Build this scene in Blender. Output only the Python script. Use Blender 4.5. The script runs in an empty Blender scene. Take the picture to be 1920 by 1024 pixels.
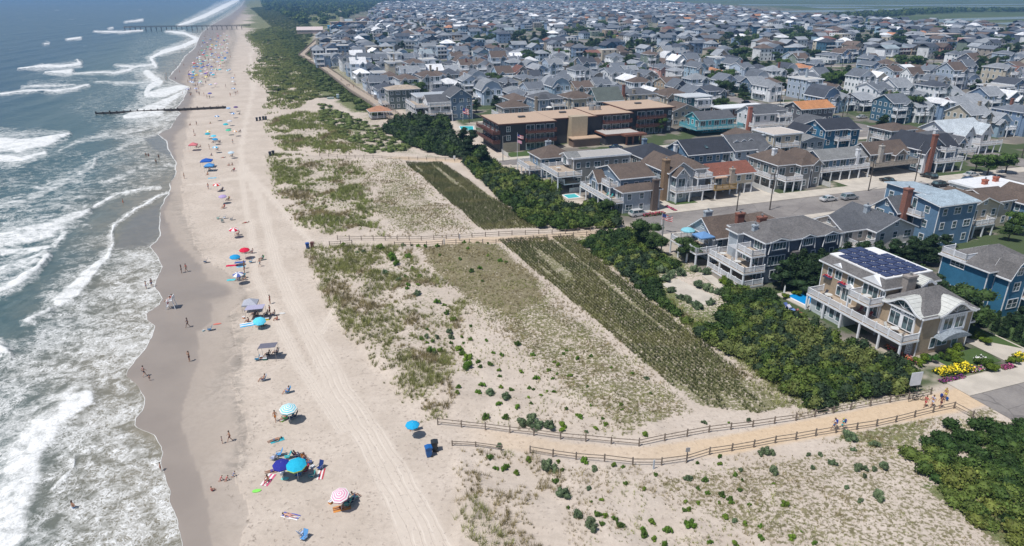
import bpy, math, random
import numpy as np
from mathutils import Vector, Matrix
R = math.radians
SC = bpy.context.scene
COL = SC.collection
# ---------------------------------------------------------------- camera, sky, sun, exposure
F_PX, CAM_H, CX, CY = 1297.0, 50.0, 960.0, 512.0
PITCH = math.atan((512 + 20) / F_PX)          # looking down from a drone at 50 m
cd = bpy.data.cameras.new('camera'); cam = bpy.data.objects.new('camera', cd); COL.objects.link(cam)
cam.location = (0, 0, CAM_H); cam.rotation_euler = (math.pi / 2 - PITCH, 0, 0)
cd.sensor_width = 36; cd.lens = 36 * F_PX / 1920; cd.clip_start = 0.5; cd.clip_end = 40000
SC.camera = cam
SUN_EL, SUN_DIR = 64, Vector((0.78, 0.62))    # the way the shadows fall on the ground
w = bpy.data.worlds.new('World'); SC.world = w; w.use_nodes = True
wt = w.node_tree; sky = wt.nodes.new('ShaderNodeTexSky'); sky.sky_type = 'NISHITA'; sky.sun_disc = False
sky.sun_elevation = R(SUN_EL)
_az = math.atan2(-SUN_DIR.x, -SUN_DIR.y)      # compass angle of the sun from +Y
sky.sun_rotation = _az; sky.altitude = 10; sky.air_density = 1.0; sky.dust_density = 1.2; sky.ozone_density = 1.4
wt.nodes['Background'].inputs['Strength'].default_value = 0.085
wt.links.new(sky.outputs[0], wt.nodes['Background'].inputs['Color'])
sl = bpy.data.lights.new('sun', 'SUN'); sl.energy = 4.3; sl.angle = R(0.53); sl.color = (1.0, 0.965, 0.925)
sun = bpy.data.objects.new('sun', sl); COL.objects.link(sun)
_d = Vector((SUN_DIR.x, SUN_DIR.y, 0)).normalized() * math.cos(R(SUN_EL)); _d.z = -math.sin(R(SUN_EL))
sun.rotation_euler = _d.to_track_quat('-Z', 'Y').to_euler(); sun.location = (-60, 0, 90)
SC.view_settings.view_transform = 'Standard'; SC.view_settings.look = 'None'
SC.view_settings.exposure = -0.02; SC.view_settings.gamma = 1.0
SC.render.engine = 'CYCLES'
SC.cycles.max_bounces = 5; SC.cycles.diffuse_bounces = 2; SC.cycles.glossy_bounces = 2
SC.cycles.transmission_bounces = 2; SC.cycles.volume_bounces = 1; SC.cycles.transparent_max_bounces = 6
SC.cycles.use_denoising = True; SC.cycles.caustics_reflective = False; SC.cycles.caustics_refractive = False

# ---------------------------------------------------------------- surveying: photo point -> metres
_cp, _sp = math.cos(PITCH), math.sin(PITCH)
def gz(x, y, z=0.0):
    a = (x - CX) / F_PX; b = (y - CY) / F_PX
    dy = _cp - b * _sp; dz = -_sp - b * _cp; k = (CAM_H - z) / -dz
    return a * k, dy * k
def proj(X, Y, Z=0.0):                         # metres -> survey coordinates (arrays ok)
    cz = Z - CAM_H; fw = np.maximum(Y * _cp - cz * _sp, 5.0); up = Y * _sp + cz * _cp
    return CX + F_PX * X / fw, CY - F_PX * up / fw
C20, S20 = math.cos(R(20)), math.sin(R(20))
def W(t, s): return t * C20 - s * S20, t * S20 + s * C20      # t inland, s along the coast
def TS(X, Y): return X * C20 + Y * S20, -X * S20 + Y * C20
ROT = R(20)
def _hash(ix, iy, seed):
    h = (ix.astype(np.int64) * 374761393 + iy.astype(np.int64) * 668265263 + seed * 982451653) & 0x7fffffff
    h = ((h ^ (h >> 13)) * 1274126177) & 0x7fffffff
    return ((h ^ (h >> 16)) & 0xffff) / 65535.0
def vnoise(x, y, seed=0):
    x = np.asarray(x, float); y = np.asarray(y, float)
    ix = np.floor(x); iy = np.floor(y); fx = x - ix; fy = y - iy
    fx = fx * fx * (3 - 2 * fx); fy = fy * fy * (3 - 2 * fy)
    a = _hash(ix, iy, seed); b = _hash(ix + 1, iy, seed); c = _hash(ix, iy + 1, seed); d = _hash(ix + 1, iy + 1, seed)
    return (a + (b - a) * fx) * (1 - fy) + (c + (d - c) * fx) * fy
def fbm(x, y, seed=0, o=3):
    r = 0; a = .5; t = 0
    for i in range(o):
        r = r + a * vnoise(x * 2**i, y * 2**i, seed + i); t += a; a *= .5
    return r / t
def sstep(a, b, x):
    t = np.clip((x - a) / (b - a), 0, 1); return t * t * (3 - 2 * t)
def segdist(px, py, pts):                      # distance and radius weight to a polyline of (x, y)
    d = np.full(px.shape, 1e9)
    for (x0, y0), (x1, y1) in zip(pts[:-1], pts[1:]):
        vx, vy = x1 - x0, y1 - y0; L = vx * vx + vy * vy + 1e-9
        t = np.clip(((px - x0) * vx + (py - y0) * vy) / L, 0, 1)
        d = np.minimum(d, np.hypot(px - x0 - t * vx, py - y0 - t * vy))
    return d
def inpoly(px, py, poly):
    ins = np.zeros(px.shape, bool); n = len(poly)
    for i in range(n):
        x0, y0 = poly[i]; x1, y1 = poly[(i + 1) % n]
        if y0 == y1: continue
        c = ((y0 > py) != (y1 > py)) & (px < (x1 - x0) * (py - y0) / (y1 - y0) + x0)
        ins ^= c
    return ins
def softpoly(px, py, poly, soft=8.0):          # 1 inside, 0 outside, soft edge
    x0 = min(p[0] for p in poly) - soft * 2; x1 = max(p[0] for p in poly) + soft * 2
    y0 = min(p[1] for p in poly) - soft * 2; y1 = max(p[1] for p in poly) + soft * 2
    m = (px > x0) & (px < x1) & (py > y0) & (py < y1)
    out = np.zeros(px.shape)
    qx, qy = px[m], py[m]
    d = segdist(qx, qy, poly + [poly[0]]); d = np.where(inpoly(qx, qy, poly), d, -d)
    out[m] = sstep(-soft, soft, d); return out

# ---------------------------------------------------------------- node helper and materials
class NB:
    def __init__(s, name):
        s.m = bpy.data.materials.new(name); s.m.use_nodes = True; s.t = s.m.node_tree
        s.p = s.t.nodes['Principled BSDF']
    def set(s, key, v):
        i = s.p.inputs[key]
        if hasattr(v, 'links') or isinstance(v, bpy.types.NodeSocket): s.t.links.new(v, i)
        else: i.default_value = v
        return s
    def _in(s, n, i, v):
        if isinstance(v, bpy.types.NodeSocket): s.t.links.new(v, n.inputs[i])
        elif v is not None:
            if isinstance(v, tuple) and len(v) == 3 and n.inputs[i].type == 'RGBA': v = v + (1,)
            n.inputs[i].default_value = v
    def math(s, op, a, b=None, c=None, clamp=False):
        n = s.t.nodes.new('ShaderNodeMath'); n.operation = op; n.use_clamp = clamp
        s._in(n, 0, a); s._in(n, 1, b); s._in(n, 2, c); return n.outputs[0]
    def mul(s, a, b): return s.math('MULTIPLY', a, b)
    def add(s, a, b): return s.math('ADD', a, b)
    def mix(s, f, a, b, mode='MIX'):
        n = s.t.nodes.new('ShaderNodeMix'); n.data_type = 'RGBA'; n.blend_type = mode; n.clamp_factor = True
        s._in(n, 0, f); s._in(n, 6, a); s._in(n, 7, b); return n.outputs[2]
    def sm(s, x, a, b, lo=0.0, hi=1.0):        # smoothstep map
        n = s.t.nodes.new('ShaderNodeMapRange'); n.interpolation_type = 'SMOOTHSTEP'
        s._in(n, 0, x); s._in(n, 1, a); s._in(n, 2, b); s._in(n, 3, lo); s._in(n, 4, hi); return n.outputs[0]
    def attr(s, name, out='Fac'):
        n = s.t.nodes.new('ShaderNodeAttribute'); n.attribute_name = name; return n.outputs[out]
    def pos(s):
        return s.t.nodes.new('ShaderNodeNewGeometry').outputs['Position']
    def obj(s): return s.t.nodes.new('ShaderNodeTexCoord').outputs['Object']
    def map(s, v, scale=(1, 1, 1), rot=(0, 0, 0), loc=(0, 0, 0)):
        n = s.t.nodes.new('ShaderNodeMapping'); s._in(n, 0, v); n.inputs[1].default_value = loc
        n.inputs[2].default_value = rot; n.inputs[3].default_value = scale; return n.outputs[0]
    def noise(s, v, scale=1.0, detail=3.0, rough=.55, dist=0.0, out=0):
        n = s.t.nodes.new('ShaderNodeTexNoise'); s._in(n, 'Vector', v); s._in(n, 'Scale', scale)
        n.inputs['Detail'].default_value = detail; n.inputs['Roughness'].default_value = rough
        n.inputs['Distortion'].default_value = dist; return n.outputs[out]
    def vor(s, v, scale=1.0, feat='F1', out=0):
        n = s.t.nodes.new('ShaderNodeTexVoronoi'); n.feature = feat; s._in(n, 'Vector', v); s._in(n, 'Scale', scale); return n.outputs[out]
    def wave(s, v, scale=1.0, dist=0.0, axis='X'):
        n = s.t.nodes.new('ShaderNodeTexWave'); n.bands_direction = axis; s._in(n, 'Vector', v)
        n.inputs['Scale'].default_value = scale; n.inputs['Distortion'].default_value = dist; return n.outputs['Fac']
    def bump(s, h, strength=.5, dist=.1):
        n = s.t.nodes.new('ShaderNodeBump'); n.inputs['Strength'].default_value = strength
        n.inputs['Distance'].default_value = dist; s._in(n, 'Height', h); s.t.links.new(n.outputs[0], s.p.inputs['Normal']); return s
    def vadd(s, a, b, op='ADD'):
        n = s.t.nodes.new('ShaderNodeVectorMath'); n.operation = op; s._in(n, 0, a); s._in(n, 1, b); return n.outputs[0]
    def vscale(s, a, k):
        n = s.t.nodes.new('ShaderNodeVectorMath'); n.operation = 'SCALE'; s._in(n, 0, a); s._in(n, 'Scale', k); return n.outputs[0]
    def ocol(s): return s.t.nodes.new('ShaderNodeObjectInfo').outputs['Color']
    def orand(s): return s.t.nodes.new('ShaderNodeObjectInfo').outputs['Random']
M = {}
def simple(name, col, rough=.6, metal=0.0, var=.12, vs=3.0, spec=.5, bump=0.0):
    b = NB(name); n = b.noise(b.obj(), vs, 3)
    c = col if isinstance(col, bpy.types.NodeSocket) else None
    base = b.ocol() if col is None else (col + (1,))
    k = b.sm(n, .25, .75, 1 - var, 1 + var * .6)
    b.set('Base Color', b.mix(1.0, base, b_comb(b, k), 'MULTIPLY')).set('Roughness', rough).set('Metallic', metal)
    b.p.inputs['Specular IOR Level'].default_value = spec
    if bump: b.bump(n, bump, .05)
    M[name] = b.m; return b
def b_comb(b, k):
    n = b.t.nodes.new('ShaderNodeCombineColor')
    for i in range(3): b.t.links.new(k, n.inputs[i])
    return n.outputs[0]
simple('white_trim', (.82, .84, .87), .45, var=.10, vs=1.2)
simple('painted', None, .5, var=.10, vs=1.5)
simple('fabric', None, .85, var=.10, vs=6, spec=.2)
simple('wood_grey', (.23, .19, .155), .85, var=.3, vs=2.5, bump=.3)
simple('wood_dark', (.075, .062, .052), .85, var=.3, vs=2, bump=.3)
simple('deck_wood', (.40, .33, .26), .8, var=.2, vs=2)
simple('concrete', (.50, .455, .39), .85, var=.16, vs=.35, bump=.1)
simple('brick', None, .9, var=.22, vs=4)
simple('metal_grey', (.38, .39, .40), .4, .6, var=.1)
simple('rubber', (.02, .02, .02), .7)
simple('black_plastic', (.025, .027, .03), .45)
simple('skin', None, .55, var=.08, vs=8)
simple('hair', None, .6, var=.2, vs=20)
simple('soil', (.12, .09, .06), .95, var=.25)
b = NB('window_glass'); n = b.noise(b.obj(), .9, 2)
b.set('Base Color', b.mix(b.sm(n, .35, .65), (.022, .034, .042, 1), (.12, .19, .21, 1))).set('Roughness', .08); M['glass'] = b.m
b = NB('car_paint'); b.set('Base Color', b.ocol()).set('Roughness', .28).set('Metallic', .25); b.p.inputs['Coat Weight'].default_value = .6; M['car'] = b.m
# clapboard / shingle siding: object colour with fine courses
b = NB('siding'); o = b.obj(); z = b.wave(o, 1.15, 0, 'Z'); n = b.noise(o, 2.2, 4); n2 = b.noise(o, .35, 2)
k = b.mul(b.sm(n, .25, .75, .88, 1.07), b.sm(n2, .3, .7, .93, 1.05))
b.set('Base Color', b.mix(1.0, b.ocol(), b_comb(b, k), 'MULTIPLY')).set('Roughness', .7); b.bump(z, .35, .02); M['siding'] = b.m
# roof shingles: object colour, mottled tabs and slow weathering
b = NB('roof_shingles'); o = b.obj(); v = b.vor(b.map(o, (3.0, 3.0, 5.0)), 1.6, 'F1', 1); n = b.noise(o, .5, 4); n3 = b.noise(o, 7, 3)
sp = b.t.nodes.new('ShaderNodeSeparateColor'); b.t.links.new(v, sp.inputs[0])
k = b.mul(b.sm(sp.outputs[0], 0, 1, .80, 1.16), b.mul(b.sm(n, .25, .75, .84, 1.10), b.sm(n3, .3, .7, .88, 1.12)))
b.set('Base Color', b.mix(1.0, b.ocol(), b_comb(b, k), 'MULTIPLY')).set('Roughness', .85); b.bump(n3, .4, .03); M['roof'] = b.m
# leaves and grass take a vertex colour and the object's tint
b = NB('leaves'); c = b.attr('Col', 'Color'); n = b.noise(b.pos(), .8, 3)
b.set('Base Color', b.mix(1.0, b.mix(1.0, c, b.ocol(), 'MULTIPLY'), b_comb(b, b.sm(n, .3, .7, .7, 1.35)), 'MULTIPLY')).set('Roughness', .7)
b.p.inputs['Specular IOR Level'].default_value = .25; M['leaves'] = b.m
b = NB('vertex_painted'); b.set('Base Color', b.mix(1.0, b.attr('Col', 'Color'), b_comb(b, b.sm(b.noise(b.pos(), .35, 4), .3, .7, .85, 1.12)), 'MULTIPLY')).set('Roughness', .75); M['vcol'] = b.m
b = NB('asphalt'); o = b.pos(); n = b.noise(o, .12, 4, .6); n2 = b.noise(o, 3, 3); cr = b.vor(b.vadd(o, b.noise(o, .4, 3, out=1)), .11, 'DISTANCE_TO_EDGE')
c = b.mix(b.sm(n, .35, .65), (.17, .155, .148, 1), (.255, .235, .22, 1)); c = b.mix(b.sm(n2, .35, .7, 0, .3), c, (.32, .30, .275, 1))
c = b.mix(b.sm(cr, 0.0, .012, .55, 0), c, (.09, .085, .08, 1)); b.set('Base Color', c).set('Roughness', .9); M['asphalt'] = b.m
b = NB('pool_water'); o = b.pos(); b.set('Base Color', b.mix(b.noise(o, .7, 3), b.ocol(), (.25, .62, .78, 1)) ).set('Roughness', .06); b.bump(b.noise(o, 3, 2), .15, .05)
f = b.mix(.15, b.ocol(), b.ocol()); b.set('Base Color', f); M['pool'] = b.m

# ---------------------------------------------------------------- mesh helper
class MB:
    def __init__(s): s.v = []; s.f = []; s.m = []
    def box(s, x0, x1, y0, y1, z0, z1, m=0):
        b = len(s.v)
        s.v += [(x0, y0, z0), (x1, y0, z0), (x1, y1, z0), (x0, y1, z0), (x0, y0, z1), (x1, y0, z1), (x1, y1, z1), (x0, y1, z1)]
        s.f += [(b, b+3, b+2, b+1), (b+4, b+5, b+6, b+7), (b, b+1, b+5, b+4), (b+1, b+2, b+6, b+5), (b+2, b+3, b+7, b+6), (b+3, b, b+4, b+7)]
        s.m += [m] * 6; return s
    def bar(s, p, q, wd=.05, h=None, m=0):          # a square bar from p to q
        p = Vector(p); q = Vector(q); d = (q - p).normalized(); h = h or wd
        sd = d.cross(Vector((0, 0, 1))); sd = sd.normalized() if sd.length > .01 else Vector((1, 0, 0)); up = sd.cross(d)
        b = len(s.v)
        for e in (p, q):
            for i, j in ((-1, -1), (1, -1), (1, 1), (-1, 1)): s.v.append(tuple(e + sd * (i * wd / 2) + up * (j * h / 2)))
        s.f += [(b, b+1, b+2, b+3), (b+7, b+6, b+5, b+4)] + [(b+i, b+4+i, b+4+(i+1) % 4, b+(i+1) % 4) for i in range(4)]
        s.m += [m] * 6; return s
    def tube(s, p, q, r0, r1=None, n=8, m=0, cap=True):
        p = Vector(p); q = Vector(q); d = (q - p).normalized(); r1 = r0 if r1 is None else r1
        a = Vector((0, 0, 1)) if abs(d.z) < .9 else Vector((1, 0, 0)); u = d.cross(a).normalized(); w_ = d.cross(u)
        b = len(s.v)
        for e, r in ((p, r0), (q, r1)):
            for i in range(n):
                t = 2 * math.pi * i / n; s.v.append(tuple(e + u * (math.cos(t) * r) + w_ * (math.sin(t) * r)))
        for i in range(n):
            j = (i + 1) % n; s.f.append((b + i, b + n + i, b + n + j, b + j)); s.m.append(m)
        if cap: s.f += [tuple(b + i for i in range(n)), tuple(b + n + n - 1 - i for i in range(n))]; s.m += [m, m]
        return s
    def prism(s, sec, a0, a1, axis='y', m=0):        # section of (u, z) extruded along an axis
        n = len(sec); b = len(s.v)
        for a in (a0, a1):
            for u, z in sec: s.v.append((u, a, z) if axis == 'y' else (a, u, z))
        for i in range(n):
            j = (i + 1) % n; s.f.append((b + i, b + n + i, b + n + j, b + j)); s.m.append(m)
        s.f += [tuple(b + i for i in range(n)), tuple(b + n + n - 1 - i for i in range(n))]; s.m += [m, m]; return s
    def slab(s, poly, z0, z1, m=0):                  # flat polygon with thickness
        n = len(poly); b = len(s.v)
        for z in (z0, z1):
            for x, y in poly: s.v.append((x, y, z))
        for i in range(n):
            j = (i + 1) % n; s.f.append((b + i, b + j, b + n + j, b + n + i)); s.m.append(m)
        s.f += [tuple(b + n - 1 - i for i in range(n)), tuple(b + n + i for i in range(n))]; s.m += [m, m]; return s
    def poly(s, pts, m=0):
        b = len(s.v); s.v += [tuple(p) for p in pts]; s.f.append(tuple(range(b, b + len(pts)))); s.m.append(m); return s
    def lathe(s, prof, n=16, m=0, c=(0, 0)):
        b = len(s.v)
        for r, z in prof:
            for i in range(n):
                t = 2 * math.pi * i / n; s.v.append((c[0] + r * math.cos(t), c[1] + r * math.sin(t), z))
        for k in range(len(prof) - 1):
            for i in range(n):
                j = (i + 1) % n; o = b + k * n; s.f.append((o + i, o + j, o + n + j, o + n + i)); s.m.append(m)
        return s
    def join(s, o, loc=(0, 0, 0), rz=0.0, sc=1.0, m=None):
        b = len(s.v); c, n = math.cos(rz), math.sin(rz)
        s.v += [((x * c - y * n) * sc + loc[0], (x * n + y * c) * sc + loc[1], z * sc + loc[2]) for x, y, z in o.v]
        s.f += [tuple(i + b for i in f) for f in o.f]; s.m += (o.m if m is None else [m] * len(o.m)); return s
    def mesh(s, name, mats, smooth=False):
        me = bpy.data.meshes.new(name); me.from_pydata(s.v, [], s.f); me.update()
        for x in mats: me.materials.append(M[x])
        if len(mats) > 1: me.polygons.foreach_set('material_index', s.m)
        if smooth: me.shade_smooth()
        return me
    def build(s, name, mats, parent=None, loc=(0, 0, 0), rz=0.0, color=None, smooth=False):
        if isinstance(mats, str): mats = [mats]
        return put(name, s.mesh(name, mats, smooth), parent, loc, rz, color)
def put(name, me, parent=None, loc=(0, 0, 0), rz=0.0, color=None, sc=None):
    o = bpy.data.objects.new(name, me); COL.objects.link(o); o.location = loc; o.rotation_euler = (0, 0, rz)
    if parent is not None: o.parent = parent
    if color is not None: o.color = tuple(color[:3]) + (1,)
    if sc is not None: o.scale = sc if isinstance(sc, tuple) else (sc,) * 3
    return o
def tag(o, label=None, cat=None, group=None, kind=None):
    for k, v in (('label', label), ('category', cat), ('group', group), ('kind', kind)):
        if v: o[k] = v
    return o
def thing(name, label, cat, X, Y, rz=0.0, group=None, z=None):
    o = bpy.data.objects.new(name, None); COL.objects.link(o)
    o.location = (X, Y, H(X, Y) if z is None else z); o.rotation_euler = (0, 0, rz); o.empty_display_size = .5
    return tag(o, label, cat, group)
def copy_tree(o, parent=None):
    c = o.copy(); COL.objects.link(c); c.parent = parent
    for ch in o.children: copy_tree(ch, c)
    return c
def npmesh(name, V, Fq, mat, cols=None, smooth=False, tri=False):
    me = bpy.data.meshes.new(name); k = Fq.shape[1]
    me.vertices.add(len(V)); me.vertices.foreach_set('co', V.astype(np.float32).ravel())
    me.loops.add(Fq.size); me.loops.foreach_set('vertex_index', Fq.astype(np.int32).ravel())
    me.polygons.add(len(Fq)); me.polygons.foreach_set('loop_start', np.arange(0, Fq.size, k, dtype=np.int32))
    me.polygons.foreach_set('loop_total', np.full(len(Fq), k, dtype=np.int32))
    if smooth: me.polygons.foreach_set('use_smooth', np.ones(len(Fq), bool))
    me.update(calc_edges=True)
    if cols is not None:
        a = me.color_attributes.new('Col', 'FLOAT_COLOR', 'POINT')
        c4 = np.ones((len(V), 4), np.float32); c4[:, :3] = cols; a.data.foreach_set('color', c4.ravel())
    if mat: me.materials.append(M[mat])
    return me
def fattr(me, name, arr):
    a = me.attributes.new(name, 'FLOAT', 'POINT'); a.data.foreach_set('value', np.asarray(arr, np.float32))
def gridfaces(nr, nc):
    i = np.arange(nr - 1)[:, None] * nc + np.arange(nc - 1)[None, :]
    return np.stack([i, i + 1, i + nc + 1, i + nc], -1).reshape(-1, 4)
# ================================================================ THE SETTING: land, sea, streets
SWASH = [(460, 0), (452, 12), (432, 28), (400, 45), (378, 62), (372, 75), (366, 90), (348, 105), (338, 122), (326, 135), (316, 147),
         (335, 157), (356, 163), (350, 175), (342, 190), (330, 203), (340, 213), (325, 228), (322, 240), (298, 252), (312, 263), (318, 285), (333, 305),
         (330, 322), (320, 345), (318, 365), (300, 390), (303, 415), (300, 440), (292, 452), (278, 462), (290, 475), (300, 487), (305, 500), (298, 515),
         (292, 540), (302, 560), (298, 572), (275, 588), (273, 600), (288, 612), (282, 628), (268, 655), (252, 672), (242, 690), (240, 705), (258, 720),
         (268, 748), (263, 770), (252, 786), (252, 800), (268, 808), (285, 813), (300, 830), (307, 850), (303, 872), (309, 890), (320, 920), (318, 940),
         (326, 965), (333, 990), (346, 1024)]
WETLIM = [(475, 0), (440, 40), (408, 75), (385, 100), (352, 130), (343, 155), (362, 180), (352, 210), (345, 240), (325, 255), (330, 300), (316, 322), (322, 372),
          (310, 400), (318, 430), (345, 468), (370, 490), (385, 520), (380, 545), (395, 575), (398, 600), (372, 620), (373, 660), (366, 700), (350, 745),
          (345, 790), (354, 830), (370, 880), (384, 950), (400, 1024)]
SCARP = [(490, 0), (470, 30), (440, 60), (425, 90), (415, 120), (395, 145), (372, 170), (362, 200), (352, 240), (345, 300), (340, 340), (350, 400), (372, 470), (400, 495),
         (452, 525), (460, 560), (432, 590), (440, 640), (458, 675), (432, 712), (448, 750), (470, 790), (468, 830), (452, 865), (432, 900), (455, 940), (468, 985), (462, 1024)]
def poly_x(poly, py):
    ys = np.array([p[1] for p in poly], float); xs = np.array([p[0] for p in poly], float); return np.interp(py, ys, xs)
_wl = np.array([gz(x, y) for x, y in reversed(SWASH)])
_t0, _s0 = TS(*_wl[0]); _t1, _s1 = TS(*_wl[-1])
_pre = [W(_t0 - 4, _s0 - 600), W(_t0 - 4, _s0 - 60), W(_t0 + 1, _s0 - 12)]; _post = [W(_t1 + 10, _s1 + 2000), W(_t1 + 20, _s1 + 9000)]
WL = np.array([*_pre, *_wl, *_post])
def water_x(Y):
    return np.interp(Y, WL[:, 1], WL[:, 0]) + .35 * (fbm(Y * .9, Y * 0, 5, 3) - .5) + .8 * (vnoise(Y * .18, Y * 0, 9) - .5)

# dunes and planted strips, as surveyed outlines
DUNE = [(500, 20), (520, 60), (480, 70), (520, 110), (470, 135), (510, 180), (500, 215), (520, 260), (500, 285), (520, 340), (560, 420), (620, 445), (575, 475), (600, 540), (650, 620), (720, 705),
        (790, 790), (850, 800), (1200, 830), (1500, 770), (1700, 740), (1780, 700), (1700, 620), (1400, 560), (1300, 470), (1170, 400), (900, 290), (740, 220), (640, 150), (570, 100), (600, 50), (560, 10)]
DUNE2 = [(850, 838), (1000, 850), (1240, 880), (1500, 830), (1790, 770), (1990, 850), (2050, 1100), (1950, 1250), (900, 1200), (850, 1024), (870, 940)]
STRIP_A = [(933, 450), (1074, 442), (1160, 520), (1252, 591), (1412, 717), (1500, 762), (1420, 776), (1308, 761), (1227, 698), (1067, 561)]
STRIP_B = [(758, 306), (826, 304), (960, 392), (1012, 428), (905, 432)]
COVER = [  # outline, cover amount, brownness
    ([(590, 475), (640, 458), (760, 462), (800, 520), (870, 580), (850, 640), (845, 730), (790, 780), (730, 700), (660, 620), (610, 540)], .62, .35), ([(515, 290), (600, 294), (680, 320), (700, 370), (715, 440), (625, 440), (560, 410), (528, 360)], .66, .3), ([(505, 215), (560, 213), (620, 220), (670, 262), (690, 290), (600, 288), (535, 280), (515, 250)], .62, .25),
    ([(850, 520), (960, 490), (1040, 560), (1220, 700), (1310, 770), (1180, 820), (1050, 720), (960, 640)], .78, .55),
    ([(775, 462), (930, 452), (1010, 520), (1030, 570), (960, 600), (870, 560), (800, 500)], 1.0, .8),
    ([(700, 350), (760, 320), (880, 432), (760, 445), (690, 400)], .75, .55),
    ([(600, 300), (740, 300), (770, 330), (700, 370)], .6, .6),
    ([(560, 225), (700, 240), (790, 290), (650, 285)], .7, .6),
    ([(1200, 900), (1500, 850), (1700, 800), (1850, 900), (1900, 1060), (1500, 1060), (1300, 960)], .72, .7),
    ([(1560, 770), (1700, 745), (1790, 770), (1700, 850), (1560, 830)], .85, .35),
    ([(1080, 440), (1100, 436), (1300, 580), (1520, 740), (1500, 765), (1380, 690), (1180, 530)], .9, .15),
    ([(1790, 765), (1860, 760), (1950, 860), (1870, 850)], .8, .6)]
GREEN = [  # continuous low green cover (dense)
    [(500, 0), (600, 45), (585, 95), (640, 150), (735, 222), (700, 240), (620, 190), (570, 170), (540, 120), (520, 60), (470, 20)],
    [(600, 190), (700, 235), (790, 285), (870, 300), (700, 292), (640, 240)],
    [(860, 300), (1010, 335), (1170, 420), (1010, 430), (920, 360)],
    [(1080, 440), (1200, 420), (1400, 550), (1700, 680), (1760, 740), (1500, 770), (1300, 600), (1180, 530)],
    [(1680, 880), (1800, 790), (1960, 790), (2100, 1200), (1860, 1010)],
    [(590, 0), (760, 0), (690, 40), (600, 50)]]
PATHS = [  # centre line, half width in survey units at each point
    [(2000, 690, 30), (1790, 752, 22), (1600, 790, 20), (1350, 836, 18), (1200, 852, 13), (1050, 842, 12), (900, 818, 18), (820, 820, 25)],
    [(1180, 433, 5), (1060, 441, 6), (930, 450, 6), (800, 455, 6), (700, 453, 7), (610, 455, 9)],
    [(950, 303, 4), (860, 302, 3), (700, 295, 3), (600, 292, 2), (560, 288, 3), (440, 283, 4)],
    [(640, 184, 2.5), (580, 198, 2.5), (545, 212, 3), (500, 220, 4)]]
TRACKS = [  # tyre tracks: centre line, half width
    [(830, 1100, 60), (770, 960, 45), (700, 830, 34), (640, 740, 28), (590, 640, 22), (545, 560, 16), (520, 500, 13), (505, 440, 11), (490, 380, 9), (465, 330, 8), (450, 290, 6), (460, 230, 5), (475, 170, 4), (470, 110, 4), (480, 50, 3)],
    [(640, 800, 16), (560, 680, 14), (520, 600, 12), (480, 520, 9), (470, 430, 8), (455, 360, 7), (450, 300, 5)],
    [(470, 335, 3), (430, 336, 3), (390, 344, 2), (350, 347, 2)], [(590, 640, 10), (640, 560, 6), (610, 480, 6), (560, 430, 6), (500, 360, 6), (455, 310, 4)]]
def widepath(px, py, pts):
    d = np.full(px.shape, 9.0); side = np.zeros(px.shape)
    for (x0, y0, r0), (x1, y1, r1) in zip(pts[:-1], pts[1:]):
        m = (px > min(x0, x1) - 90) & (px < max(x0, x1) + 90) & (py > min(y0, y1) - 90) & (py < max(y0, y1) + 90)
        qx, qy = px[m], py[m]; vx, vy = x1 - x0, y1 - y0; L = vx * vx + vy * vy
        t = np.clip(((qx - x0) * vx + (qy - y0) * vy) / L, 0, 1); r = r0 + (r1 - r0) * t
        dd = np.hypot(qx - x0 - t * vx, qy - y0 - t * vy) / r; cr = ((qx - x0) * vy - (qy - y0) * vx) / math.sqrt(L) / r
        cur = d[m]; better = dd < cur; d[m] = np.where(better, dd, cur); side[m] = np.where(better, cr, side[m])
    return d, side
def dune_h(X, Y):
    X = np.asarray(X, float); Y = np.asarray(Y, float); px, py = proj(X, Y)
    a = np.maximum(softpoly(px, py, DUNE, 14), softpoly(px, py, DUNE2, 14))
    for p in PATHS: a = a * sstep(1.0, 2.2, widepath(px, py, p)[0])
    t, s = TS(X, Y)
    h = (fbm(X * .11, Y * .11, 3, 3) - .38) * 2.0 + (fbm(X * .45, Y * .45, 8, 2) - .5) * .35
    a = a * (1 - sstep(40, 46, t) * .85)
    return np.maximum(h, -.1) * a
def ground_h(X, Y):
    X = np.asarray(X, float); Y = np.asarray(Y, float); wx = water_x(Y)
    sea = np.clip(wx - X, 0, None)
    return np.where(sea > 0, -.04 * sea - .02, 0) * 1.0 + np.clip((X - wx) * .0, 0, 0) + dune_h(X, Y)
def H(X, Y): return float(ground_h(np.array([X]), np.array([Y]))[0])

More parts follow.
